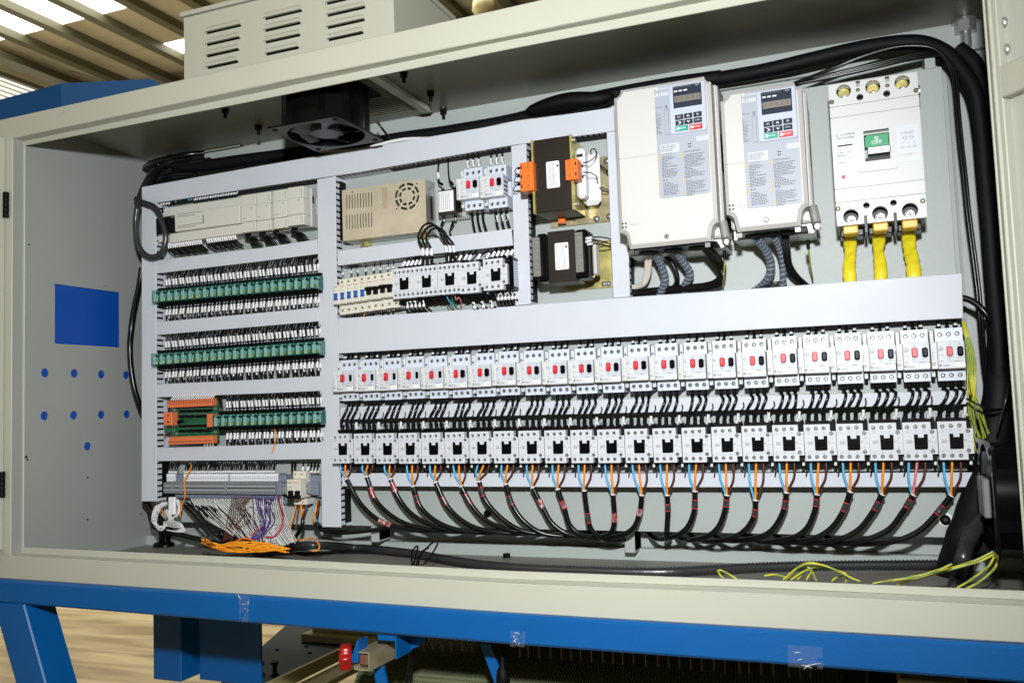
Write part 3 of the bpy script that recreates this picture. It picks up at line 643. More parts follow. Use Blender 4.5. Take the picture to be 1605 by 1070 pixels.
# toothed roller: cylinder with rows of small teeth
rc = at(880, 1036, -.02); RY, RZ_, RR = .10, rc.z - .19, .205
rx0, rx1 = .11, at(1318, 1060, -.05).x
ro = thing('toothed_roller', 'dark olive roller wound with toothed wire under the cabinet', 'roller', (0, RY, RZ_))
b = MB(); b.cyl((rx0, 0, 0), (rx1, 0, 0), RR - .006, 64); b.obj('drum', M_BELT, ro)
b = MB(); na = 46; 
for i in range(na):
    th = math.radians(62 + i * 2.9); cx = math.cos(th); sx = math.sin(th)
    for j in range(150):
        x = rx0 + .004 + j * (rx1 - rx0 - .008) / 150 + (i % 8) * (rx1 - rx0) / 150 / 8; hw = .0022
        for k, (dx, dt, rr_) in enumerate(((-hw, -.014, RR - .007), (hw, -.014, RR - .007), (hw, .014, RR - .007), (-hw, .014, RR - .007), (0, 0.006, RR + .003))):
            a_ = th + dt; b.v.append((x + dx, -math.cos(a_ - math.pi / 2 + math.pi / 2) * 0 + rr_ * math.cos(a_), rr_ * math.sin(a_)))
        q = len(b.v) - 5
        for f in ((0, 1, 4), (1, 2, 4), (2, 3, 4), (3, 0, 4)): b.f.append([q + f_ for f_ in f]); b.m.append(0); b.sm.append(False)
tag(b.obj('tooth_wire', M_BELT, ro), kind='stuff')
# comb of pins behind the roller
cb = thing('pin_comb', 'row of thin brass coloured pins above the toothed roller', 'comb', (0, 0, 0))
b = MB(); b.box(.24, 1.3, -.06, -.03, -.405, -.385); b.obj('comb_bar', M_FLAT, cb)
pins = [663, 677, 692, 707, 724, 739, 814, 827, 844, 862, 879, 894, 909, 926, 944, 960, 975, 992, 1011, 1030, 1047, 1064, 1082, 1099, 1118, 1135, 1158, 1173, 1192, 1211, 1235, 1253, 1269]
for px in pins:
    p = at(px, 1022 + (px - 800) * .032, -.07); b = MB(); b.box(-.0013, .0013, -.0010, .0010, -.007, .03); b.obj('pin', mat('tarnished_brass', srgb(120, 106, 60), .5), cb, (p.x, -.066, -.425))
p = atz(1330, 1062, -.46); b = MB(); b.box(p.x - .005, p.x + .03, -.2, .2, GZ, -.47); tag(b.obj('roller_cheek', M_OLIVE), 'olive side cheek at the right end of the toothed roller', 'side plate')
pa_, pb__ = atz(1406, 1054, -.385), atz(1512, 1064, -.385)
b = MB(); b.box(pa_.x, pb__.x, -.24, .02, -.40, -.372, .003); tag(b.obj('cream_block', mat('cream_machine_paint', srgb(214, 196, 140), .45)), 'cream painted block peeping out below the right end of the blue beam', 'machine block')
# red knob clamp
YK = -.33
kp = at(573, 1022, YK); kn = thing('knob_clamp', 'square tube clamp with red star knob on a blue bracket under the beam', 'clamp', kp)
K = Loc(380, 960, 5.35, YK, kp)
x0, x1, z0, z1 = K.rect(935, 320, 1068, 488)
b = MB()
t_ = .0028
dirv = Vector((0.05, 1, 0)).normalized()
def tubebox(x0, x1, z0, z1, L, m, y0=0):
    v = []
    for s0 in (0, L):
        for x, z in ((x0, z0), (x1, z0), (x1, z1), (x0, z1)): v.append((x + dirv.x * s0, y0 + dirv.y * s0, z))
    b.add(v, [(0, 1, 5, 4), (1, 2, 6, 5), (2, 3, 7, 6), (3, 0, 4, 7), (0, 1, 2, 3), (4, 5, 6, 7)], m)
for A in ((x0, x1, z0, z0 + t_), (x0, x1, z1 - t_, z1), (x1 - t_, x1, z0 + t_, z1 - t_), (x0, x0 + t_, z0 + t_, z0 + .008), (x0, x0 + t_, z1 - .008, z1 - t_)): tubebox(*A, .09, None)
b.obj('square_tube', mat('galvanised_beige_tube', srgb(170, 160, 130), .4, metal=.5, vary=.2, vscale=30), kn)
b = MB(); b.box(x0 + .006, x1 - .006, .004, .03, z0 + .006, z1 - .006, .004); b.obj('clamp_nut', M_BROWN, kn)
kc = K(868, 360); b = MB(); n = 36; vs = []
for h_, sc in ((-.016, .5), (-.014, .9), (-.008, 1), (.006, 1), (.012, .85), (.013, .4)):
    for i in range(n):
        a = 2 * math.pi * i / n; r_ = .021 * sc * (1 + .13 * math.cos(6 * a)); vs.append((h_, r_ * math.cos(a), r_ * math.sin(a)))
b.add(vs, [(k * n + i, k * n + (i + 1) % n, (k + 1) * n + (i + 1) % n, (k + 1) * n + i) for k in range(5) for i in range(n)], smooth=True); b.add(vs, [tuple(range(n)), tuple(range(5 * n, 6 * n))])
o = b.obj('star_knob', M_KRED, kn, (kc[0] + .004, -.005, kc[1])); o.rotation_euler = (0, 0, math.radians(28)); o.scale = (.8, 1, 1)
x0b, x1b, z0b, z1b = K.rect(915, 225, 1015, 420)
b = MB(); b.prism([(x0b, z1b - .03), (x0b + .012, z1b), (x0b + .016, z1b), (x0b + .012, z0b), (x0b + .002, z0b)], -.002, .03, .0008); b.obj('clamp_ear', M_BLUEP, kn)
x0c, x1c, z0c, z1c = K.rect(1205, 205, 1365, 440)
b = MB(); b.prism([(x0c, z0c), (x0c + .003, z0c), (x0c + .003, z1c - .003), (x1c + .004, z1c - .003), (x1c + .004, z1c), (x0c, z1c)], .03, .09, .0008)
b.prism([(x0c + .003, z0c + .003), (x1c - .002, z0c + .018), (x1c - .002, z1c - .02), (x1c - .01, z1c - .003), (x0c + .003, z1c - .003)], .085, .09); b.obj('clamp_bracket', M_BLUEP, kn)
x0d, x1d, z0d, z1d = K.rect(1055, 200, 1205, 250)
b = MB(); b.box(x0d, x1d + .003, .03, .09, z0d - .006, z1d, .002); b.obj('clamp_bracket', M_BLUEP, kn)
p0, p1 = K(1020, 505), K(1060, 620); b = MB(); b.prism([(p0[0] - .012, p0[1]), (p0[0] + .010, p0[1]), (p1[0] + .016, p1[1] - .05), (p1[0] - .008, p1[1] - .05)], .05, .056); b.obj('support_strap', M_BLUEP, kn)
b = MB(); b.tube(spline([at(x, y, -.2) for x, y in ((640, 1008), (644, 1025), (642, 1048), (636, 1075), (630, 1100))]), .0045, 8); tag(b.obj('cable', M_WIRE), 'black cable hanging under the beam just right of the red knob clamp', 'cable')
b = MB(); b.prism(W([(752, 1008), (768, 1008), (792, 1072), (776, 1072)], -.2), -.2, -.195); tag(b.obj('blue_strap', M_BLUEP), 'blue flat strap slanting down under the middle of the beam', 'strap')
p = at(788, 1050, -.21); b = MB(); b.lathe((0, 0, 0), (0, 0, -1), [(.004, -.05), (.004, -.01), (.011, 0), (.013, .02), (.008, .034), (.004, .04)], 12); tag(b.obj('hanging_connector', M_FLAT, loc=p), 'black connector hanging beside the blue strap under the beam', 'connector')
p = atz(15, 1020, GZ + .3); b = MB(); b.box(-.25, .0, -.2, .2, -.3, .12, .03); tag(b.obj('red_bin', mat('dull_red_plastic', srgb(150, 62, 48), .5), loc=(p.x - .28, p.y, p.z)), 'dull red bin on the floor at the far left edge', 'bin')
# ================================================================ WIRING DUCTS
def seg_fingers(b, p, q, inward, ln=.0080, gap=.0042, y0=.003, y1=YP - .001, th=.0016, objs=None):
    "slotted side wall of a duct between two points of its edge (x,z); inward = unit vector into the duct"
    p, q = Vector(p), Vector(q); d = q - p; L = d.length; d.normalize(); s_ = 0; k = 0
    inn = Vector(inward) * th
    def bar(t0, t1, ya, yb, bb):
        a, c_ = p + d * t0, p + d * t1
        v = []
        for y in (ya, yb): v += [(a.x, y, a.y), (c_.x, y, c_.y), (c_.x + inn.x, y, c_.y + inn.y), (a.x + inn.x, y, a.y + inn.y)]
        bb.add(v, [(0, 1, 2, 3), (4, 5, 6, 7), (0, 1, 5, 4), (1, 2, 6, 5), (2, 3, 7, 6), (3, 0, 4, 7)])
    bar(0, L, y1 - .019, y1, b)
    while s_ < L:
        e = min(s_ + ln, L)
        if objs is not None:
            o = MB(); bar(s_, e, y0, y1 - .0191, o); objs.append(o)
        else: bar(s_, e, y0, y1 - .0191, b)
        s_ += ln + gap
def duct(label, poly, sides, single=(), wires=True, y0=0.0):
    t = thing('wiring_duct', label, 'wiring duct', (0, 0, 0), 'light grey slotted wiring ducts')
    P_ = W(poly, y0); n = len(P_)
    b = MB(); b.prism(P_, y0, y0 + .0028, .0009); b.obj('cover', M_DUCT, t)
    area = sum(P_[i][0] * P_[(i + 1) % n][1] - P_[(i + 1) % n][0] * P_[i][1] for i in range(n)); sg = 1 if area > 0 else -1
    b = MB(); objs = []
    for i in sides:
        a, c_ = Vector(P_[i]), Vector(P_[(i + 1) % n]); d = (c_ - a).normalized(); inn = Vector((-d.y, d.x)) * sg
        a2, c2 = a + inn * .0015, c_ + inn * .0015
        if i in single: seg_fingers(b, a2, c2, inn, ln=.0092, gap=.0048, objs=objs, y0=y0 + .003)
        else: seg_fingers(b, a2, c2, inn, y0=y0 + .003)
    tag(b.obj('slotted_wall', M_DUCT, t), kind='stuff')
    for o in objs: o.obj('slat', M_DUCT, t)
    b = MB(); c0 = sum((Vector(q) for q in P_), Vector((0, 0))) / n
    b.prism([tuple(c0 + (Vector(q) - c0) * 1.0 + (c0 - Vector(q)).normalized() * .007) for q in P_], YP - .028, YP - .002)
    tag(b.obj('packed_wires', M_FLAT, t), kind='stuff')
    return t
duct('long top duct cover running from the left corner to the large drive', [(222, 293.2), (400, 261.2), (800, 192.6), (985, 164.5), (985, 202.5), (962, 205.5), (800, 228), (561, 270), (400, 294), (244.8, 318)], [5, 6, 7, 8])
duct('vertical duct at the far left end of the plate', [(222, 293.2), (244.8, 318.3), (244.6, 560), (245.4, 785.3), (221.6, 785.3), (221.8, 540)], [1, 2], single=(1, 2))
duct('horizontal duct between the controller row and the upper relay row', [(245.2, 408), (400, 389.6), (496.8, 375.2), (497.5, 398), (400, 410.5), (245.4, 428.5)], [0, 1, 3, 4])
duct('horizontal duct between the upper and the middle relay rows', [(245.4, 504.7), (400, 490.8), (499, 481.5), (499.6, 503.4), (400, 512), (245.5, 524.9)], [0, 1, 3, 4])
duct('horizontal duct between the middle relay row and the circuit board row', [(245.5, 601.8), (400, 595), (500.5, 589.2), (501, 612.4), (400, 617), (245.7, 622.5)], [0, 1, 3, 4])
duct('horizontal duct just above the white terminal strip', [(245.7, 701.5), (400, 697), (501.9, 692.7), (502.4, 719.2), (400, 721), (245.8, 722.2)], [0, 1, 3, 4])
duct('tall vertical duct between the relay rows and the contactors', [(496.7, 281), (525.4, 276), (528.2, 500), (530, 545), (534.3, 826), (504.7, 825.5), (500.2, 542), (499.2, 505)], [1, 2, 3], single=(1, 2, 3))
duct('short vertical duct left of the two transformers', [(800.8, 228.7), (824.5, 225), (832, 476.7), (807.6, 478.7)], [1, 3], single=(1,))
duct('short vertical duct right of the two transformers, partly behind the large drive', [(950.7, 207.5), (980.5, 203.4), (987.3, 464.9), (961, 467)], [1, 3], single=(1,))
duct('horizontal duct between the power supply and the small breaker row', [(528.4, 393), (660, 376), (801.5, 358), (803.8, 384.5), (660, 400), (529, 416.4)], [0, 1, 3, 4])
duct('widest duct, running below the drives to the right edge of the plate', [(529.2, 499.2), (800, 480), (987.5, 465.4), (1200, 451), (1507.8, 428), (1509.8, 498.4), (1200, 515.3), (800, 538), (530, 553.9)], [0, 1, 2, 3, 5, 6, 7])
duct('narrow duct between the motor breakers and the contactors', [(533, 638), (1000, 625), (1516.7, 611.4), (1517, 633), (1000, 646.5), (533, 657.5)], [0, 1, 3, 4])
duct('narrow duct below the long row of contactors', [(536, 741), (1000, 741.5), (1527, 740), (1523.7, 763), (1000, 763.4), (536, 761.6)], [0, 1])
# ================================================================ MOTOR BREAKERS (23 + 2)
NR = 23
BY, CY = -.028, -.030
bx_px = [543.3, 577.2, 611.5, 647.3, 683.4, 720.5, 758.4, 796.6, 836.1, 877, 918.6, 960.8, 1003.7, 1048, 1093.5, 1139.9, 1187.4, 1236.1, 1285.3, 1336.3, 1388.8, 1441.7, 1496.5]
by_px = [592.5, 591.5, 590, 588, 587, 585.5, 583.5, 581, 580, 578.7, 577, 574.8, 572, 570.5, 569, 567, 564.8, 561, 558.5, 556.5, 554.3, 552.2, 550]
cx_px = [537.5, 573.4, 608.5, 644.3, 681.1, 718.5, 757.6, 795.4, 835.6, 877.2, 918.6, 960.8, 1004.4, 1048.8, 1095.3, 1143.2, 1191.2, 1239.6, 1289.6, 1340.3, 1391.5, 1444, 1499.5]
cy_px = [703.5, 703.5, 703.3, 703, 702.8, 702.3, 701.8, 701.3, 701, 700.6, 700.2, 699.8, 699.3, 698.6, 698, 697, 696, 695, 694.3, 693.7, 693, 692.2, 691.2]
def regular(px, py, Y):
    "even pitch along the rail, height smoothed from the survey"
    q = [at(x, y, Y) for x, y in zip(px, py)]; n = len(q); x0 = q[0].x; dx = (q[-1].x - x0) / (n - 1)
    return [Vector((0.5 * (x0 + dx * i) + 0.5 * p.x, Y, p.z)) for i, p in enumerate(q)]
BPOS, CPOS = regular(bx_px, by_px, BY), regular(cx_px, cy_px, CY)
SCREW = screw_mesh(.0034); SCREWS = screw_mesh(.0026, 'small_screw')
SCREWB = screw_mesh(.0024, 'brass_screw', M_BRASS)
def put(name, me, parent, x, y, z, rot=None):
    o = link(name, me, parent, (x, y, z))
    if rot is not None: o.rotation_euler = (0, rot, 0)
    return o
def holes_block(x0, x1, z0, z1, y0, y1, hs, r, mtl, name, parent, inner=M_SHINE):
    "terminal block: front plate with real screw holes on a dark core"
    me = holed(rrect(x0, x1, z0, z1, .0008, 1), [circ(x, z, r, 10) for x, z in hs], y0, y0 + .004, mtl)
    b = MB(); vs = [v.co.copy() for v in me.vertices]; fs = [tuple(p.vertices) for p in me.polygons]
    b.mats = [mtl, inner]; b.add(vs, fs, mtl); b.box(x0 + .0006, x1 - .0006, y0 + .0041, y1, z0 + .0004, z1 - .0004, m=mtl)
    for x, z in hs: b.cyl((x, y0 + .0040, z), (x, y0 + .0036, z), r + .0002, 10, m=inner)
    return b.obj(name, None, parent)
def motor_breaker(loc, label, on=False):
    t = thing('motor_breaker', label, 'motor breaker', loc)
    L = Loc(1400, 490, 8.231, BY, BPOS[-1])
    x0, x1, z0, z1 = L.rect(562, 372, 940, 712)
    b = MB(); b.box(x0, x1, 0, .030, z0, z1, .0012); b.obj('front_body', M_WHITE, t)
    X0, X1 = x0, x1
    s0, s1, _, _ = L.rect(476, 372, 560, 712)
    b = MB(); b.box(s0, X0 - .0003, .0006, .032, z0 + .0005, z1 - .001, .001); b.obj('side_switch', M_SIDEC, t)
    b = MB()
    for zz in ((645, 654), (670, 676)):
        q = L.rect(492, zz[0], 560, zz[1]); b.box(q[0] , q[1] - .001, .0001, .0006, q[2], q[3], m=M_INKL)
    q = L.rect(500, 460, 545, 620); b.dashes(q[0], q[1], q[2], q[3], .0004, .0016, M_INKL, 3, .7, (.0008, .0025)); b.obj('side_print', None, t)
    g0, g1, g2, g3 = L.rect(682, 385, 932, 615)
    b = MB(); b.box(g0, g1, -.0006, .0, g2, g3, .0003); b.obj('button_panel', M_LGREY, t)
    w0, w1, w2, w3 = L.rect(572, 398, 660, 640)
    b = MB(); b.box(w0, w1, -.0004, 0, w2, w3, .0002, m=M_WHITE); cx_, cz_ = (w0 + w1) / 2, w3 - .009
    b.lathe((cx_, -.0004, cz_), (0, -1, 0), [(.0042, 0), (.0040, .0006), (.0012, .0006)], 14, M_COOL); b.box(cx_ - .0005, cx_ + .0005, -.0013, -.0010, cz_ - .003, cz_ + .003, m=M_INKL)
    for a in range(0, 360, 60): b.box(cx_ + .0052 * math.cos(math.radians(a)) - .0003, cx_ + .0052 * math.cos(math.radians(a)) + .0003, -.0006, -.0004, cz_ + .0052 * math.sin(math.radians(a)) - .0003, cz_ + .0052 * math.sin(math.radians(a)) + .0003, m=M_INKL)
    zt = w2 + .0125
    for k in range(3): b.box(w0 + .0015 + k * .0034, w0 + .0019 + k * .0034, -.0006, -.0004, zt - .003, zt + .001, m=M_INKL)
    b.box(w0 + .001, w0 + .0095, -.0006, -.0004, zt + .001, zt + .0014, m=M_INKL); b.dashes(w0 + .001, w1 - .001, w2 + .0005, w2 + .004, -.0006, .0012, M_INKL, 5); b.obj('setting_dial', None, t)
    q = L.rect(682, 435, 772, 556)
    if on: q = (q[0] - .0015, q[1] - .0015, q[2], q[3])
    b = MB(); b.prism(rrect(*q, .003, 3), -.0055 if on else -.004, 0, .0014); b.obj('stop_button', M_RED, t)
    cx_, cz_ = (q[0] + q[1]) / 2, (q[2] + q[3]) / 2; yy = -.0057 if on else -.0042
    b = MB(); b.text('O', cx_, cz_ + .002, yy, .006, 'CENTER', m=mat('light_red_print', srgb(236, 120, 120), .5)); b.obj('stop_mark', None, t)
    q = L.rect(820, 432, 908, 552)
    if on: q = (q[0] + .0025, q[1] + .0005, q[2] + .001, q[3] - .0005)
    b = MB(); b.prism(rrect(*q, .002 if on else .0035, 3), -.001 if on else -.0065, 0, .0005 if on else .0022); b.obj('start_button', M_BLACK, t)
    b = MB(); b.lathe((L(610, 678)[0], 0, L(610, 678)[1]), (0, -1, 0), [(.0021, .0001), (.0021, .0003)], 12, M_INK, False); b.lathe((L(610, 678)[0], -.0003, L(610, 678)[1]), (0, -1, 0), [(.0014, 0), (.0014, .0001)], 12, M_WHITE, False)
    b.box(L(610, 678)[0] - .0004, L(610, 678)[0] + .0004, -.0006, -.0004, L(610, 678)[1] - .0018, L(610, 678)[1] + .0018, m=M_INK)
    p = L(640, 682); b.text('Shihlin', p[0], p[1], -.0003, .0042, m=M_INK)
    p = L(722, 411); b.text('OFF', p[0], p[1], -.0008, .0022, 'CENTER'); p = L(852, 404); b.text('ON', p[0], p[1], -.0008, .0022, 'CENTER')
    p = L(728, 575); b.text('STOP', p[0], p[1], -.0008, .0024, 'CENTER'); b.text('O', p[0], p[1] - .0026, -.0008, .0022, 'CENTER')
    p = L(862, 575); b.text('START', p[0], p[1], -.0008, .0024, 'CENTER')
    q = L.rect(792, 622, 905, 634); b.dashes(q[0], q[1], q[2] - .0006, q[3] + .0008, -.0003, .0018, M_INK, 8, 1, (.001, .003)); b.obj('front_print', None, t)
    q = L.rect(800, 645, 936, 690); b = MB(); b.box(q[0], q[1], -.0003, 0, q[2], q[3]); b.obj('rating_sticker', mat('cream_sticker', srgb(238, 236, 226), .5), t)
    # set-back terminal blocks above and below
    T = Loc(1400, 490, 8.231, -.004, BPOS[-1] + Vector((0, -BY - .004 + BY + .004 if False else 0, 0)))
    def bl(xa, za, xb, zb): return L.rect(xa, za, xb, zb, -.006)
    q = bl(528, 208, 900, 372); hs = [L(x, y, -.006) for x, y in ((600, 284), (712, 276), (823, 268))]; dx = -.0005
    holes_block(q[0], q[1], q[2] - .004, q[3], .022, .060, [(x, z) for x, z in hs], .0040, M_COOL, 'upper_terminal_block', t)
    for x, z in hs: put('terminal_screw', SCREW, t, x, .0262, z)
    q2 = bl(572, 722, 940, 866); hs = [L(x, y, -.006) for x, y in ((642, 808), (752, 804), (865, 800))]
    holes_block(q2[0], q2[1], q2[2], q2[3] + .006, .022, .060, hs, .0040, M_COOL, 'lower_terminal_block', t)
    for x, z in hs: put('terminal_screw', SCREW, t, x, .0262, z)
    q = bl(468, 318, 525, 372); b = MB(); b.box(q[0], q[1], .022, .05, q[2] - .006, q[3] + .012, .001); b.obj('aux_terminal', M_SIDEC, t); put('terminal_screw', SCREWS, t, (q[0] + q[1]) / 2, .022, (q[2] + q[3]) / 2)
    q = bl(492, 730, 556, 885); b = MB(); b.box(q[0], q[1], .023, .05, q[2] + .008, q[3], .001); b.obj('aux_terminal', M_SIDEC, t); put('terminal_screw', SCREWS, t, (q[0] + q[1]) / 2, .023, q[3] - .004)
    b = MB(); b.box(X0 + .002, X1 - .004, .060, .0745, z0 - .012, z1 + .012); b.obj('rail_base', M_COOL, t)
    return t, (q2[0] + q2[1]) / 2
MBK, MBX = motor_breaker(BPOS[-1], 'motor breaker at the right end of the long row, pale with red and black buttons')
MBO, _ = motor_breaker(BPOS[0], 'motor breaker at the left end of the long row, switched on with flat black button', True)
GB = 'motor breakers in the long row under the widest duct'
MBK['group'] = GB; MBO['group'] = GB
for i in range(1, 22):
    if i < 5: dup(MBO, BPOS[i], f'{ORD[i]} motor breaker from the left in the long row, with flat black button', GB)
    else: dup(MBK, BPOS[i], f'{ORD[i]} motor breaker from the left in the long row, with round black button', GB)
# ================================================================ CONTACTORS
def contactor(loc, label, aux=True, five=False, small=False):
    t = thing('contactor', label, 'contactor', loc)
    L = Loc(1400, 630, 8.231, CY, CPOS[-1])
    P0 = [(572, 252), (990, 252), (992, 338), (1030, 338), (1044, 662), (953, 662), (955, 744), (592, 744)]
    Q = [L(*p) for p in P0]
    xl = (Q[0][0] + Q[-1][0]) / 2; xr = (Q[1][0] + Q[2][0]) / 2; xa = (Q[3][0] + Q[4][0]) / 2; xb = (Q[5][0] + Q[6][0]) / 2
    zt, zb, z1, z2 = Q[0][1], Q[-1][1], Q[2][1], Q[4][1]; xr = xb = (xr + xb) / 2 - .0018
    if five: xr = xb = xa
    poly = [(xl, zt), (xr, zt), (xr, z1), (xa, z1), (xa, z2), (xb, z2), (xb, zb), (xl, zb)] if not five else [(xl, zt), (xa, zt), (xa, zb), (xl, zb)]
    top = [L(x, y) for x, y in ((637, 312), (748, 306), (858, 300))]; bot = [L(x, y) for x, y in ((660, 690), (770, 689), (882, 688))]
    top = [(x - .0006, z) for x, z in top]; bot = [(x - .001, z) for x, z in bot]
    aux_ = [L(972, 372), L(985, 624)]; aux_ = [(x - .001, z) for x, z in aux_]
    if five:
        top = [(xl + .006 + k * (xa - xl - .012) / 4, top[0][1]) for k in range(5)]; bot = [(xl + .006 + k * (xa - xl - .012) / 4, bot[0][1]) for k in range(5)]; aux_ = []
    hs = top + bot + aux_
    hook = [L(x, y) for x, y in ((722, 405), (772, 405), (778, 448), (856, 446), (852, 402), (905, 402), (912, 592), (895, 600), (752, 604), (735, 594))]
    me = holed(poly, [circ(x, z, .0036, 10) for x, z in hs], 0, .005, M_WHITE)
    b = MB(M_WHITE); b.add([v.co.copy() for v in me.vertices], [tuple(p.vertices) for p in me.polygons]); bpy.data.meshes.remove(me)
    b.prism([(x * .985, z * .985) for x, z in poly], .0051, .028)
    for x, z in hs: b.cyl((x, .0050, z), (x, .0046, z), .0037, 10, m=M_SHINE)
    b.obj('front_body', None, t)
    for x, z in hs: put('terminal_screw', SCREW, t, x, .0046, z)
    b = MB(); b.box(xl + .001, xa - .001, .0282, .055, zb - .006, zt + .005, .001); b.box(xl + .003, xa - .003, .055, .0765, zb + .006, zt - .006)
    for k in range(4):
        xx = xl + .002 + k * (xa - xl - .008) / 3; b.box(xx, xx + .004, .022, .05, zb - .010, zb - .004); b.box(xx, xx + .004, .022, .05, zt + .003, zt + .008)
    b.box(xr + .0005, xa - .001, .012, .03, z1 + .001, zt + .002); b.box(xb + .0005, xa - .001, .012, .03, zb - .002, z2 - .001)
    b.obj('base', M_FLAT, t)
    b = MB(); b.prism(hook, -.0012, 0, .0004)
    cx_ = (hook[0][0] + hook[6][0]) / 2
    for k in (-1, 0, 1): b.box(cx_ + k * .005 - .0016, cx_ + k * .005 + .0016, -.003, -.0012, -.004, .0035, .0006)
    b.box(hook[0][0] + .002, hook[6][0] - .002, -.002, -.0012, hook[9][1] + .001, hook[9][1] + .005, .0004)
    b.box(hook[0][0] + .0005, hook[1][0] - .0005, -.0024, -.0012, -.001, hook[0][1] - .001, .0005); b.box(hook[4][0] + .0005, hook[5][0] - .0008, -.0024, -.0012, -.001, hook[0][1] - .001, .0005)
    b.obj('armature_hook', M_BLACK, t)
    b = MB(); q = L.rect(626, 482, 700, 522); b.box(q[0], q[1], -.0003, 0, q[2], q[3], m=M_INKL); b.box(q[0] + .0006, q[1] - .0006, -.0005, -.0003, q[2] + .0008, q[3] - .0006, m=M_LGREY)
    b.text('S-P', q[0] + .0012, (q[2] + q[3]) / 2, -.0007, .0036, m=M_INK, sx=1.2)
    p = L(942, 488); b.lathe((p[0] - .001, 0, p[1]), (0, -1, 0), [(.0020, .0001), (.0020, .0003)], 12, M_INK, False); b.lathe((p[0] - .001, -.0003, p[1]), (0, -1, 0), [(.0015, 0), (.0015, .0001)], 12, M_WHITE, False)
    if not five:
        p = L(960, 508); b.box(p[0], xa - .001, -.0002, 0, p[1] - .0003, p[1] + .0001, m=M_INK)
        for (xx, yy) in ((965, 415), (965, 540)): q = L.rect(xx, yy, xx + 42, yy + 50); b.dashes(q[0], q[1], q[2], q[3], -.0002, .0016, M_INKL, xx + yy, .9, (.0008, .002))
    for x, z in top: b.box(x - .0012, x + .0012, -.0002, 0, z - .0082, z - .0072, m=M_INKL)
    for x, z in bot: b.box(x - .0012, x + .0012, -.0002, 0, z + .0072, z + .0082, m=M_INKL)
    for zz in (top[0][1] - .0058, top[0][1] - .0098, bot[0][1] + .0058, bot[0][1] + .0098): b.box(xl + .0005, xr - .0005, -.00015, 0, zz, zz + .0003, m=M_INKL)
    b.obj('front_print', None, t)
    if aux:
        b = MB(); b.box(xr - .003, xr + .0065, .030, .048, zt + .001, zt + .0125, .0008); b.obj('coil_terminal', M_WHITE, t); put('terminal_screw', SCREWS, t, xr + .0018, .030, zt + .0065)
        b = MB(); b.box(xb + .001, xb + .010, .020, .04, zb - .002, zb + .004, .0008); b.obj('coil_terminal', M_WHITE, t)
    return t, dict(xl=xl, xr=xr, xa=xa, zt=zt, zb=zb, top=top, bot=bot, z1=z1, z2=z2)
CT, CD = contactor(CPOS[-1], 'contactor at the right end of the long row, white with black centre')
GC = 'contactors in the long row'; CT['group'] = GC
for i in range(22):
    lb = 'contactor at the left end of the long row, overlapping the tall duct' if i == 0 else f'{ORD[i]} contactor from the left in the long row, white with black centre'
    o = dup(CT, CPOS[i], lb, GC)
r_ = MB(); r_.box(CPOS[0].x - .0, CPOS[-1].x + .015, YP - .007, YP, CPOS[11].z - .018, CPOS[11].z + .018); tag(r_.obj('mounting_rail', M_STEEL), 'steel rail behind the long row of contactors', 'rail')
r_ = MB(); r_.box(BPOS[0].x - .0, BPOS[-1].x + .005, YP - .007, YP, BPOS[11].z - .018, BPOS[11].z + .018); tag(r_.obj('mounting_rail', M_STEEL), 'steel rail behind the long row of motor breakers', 'rail')
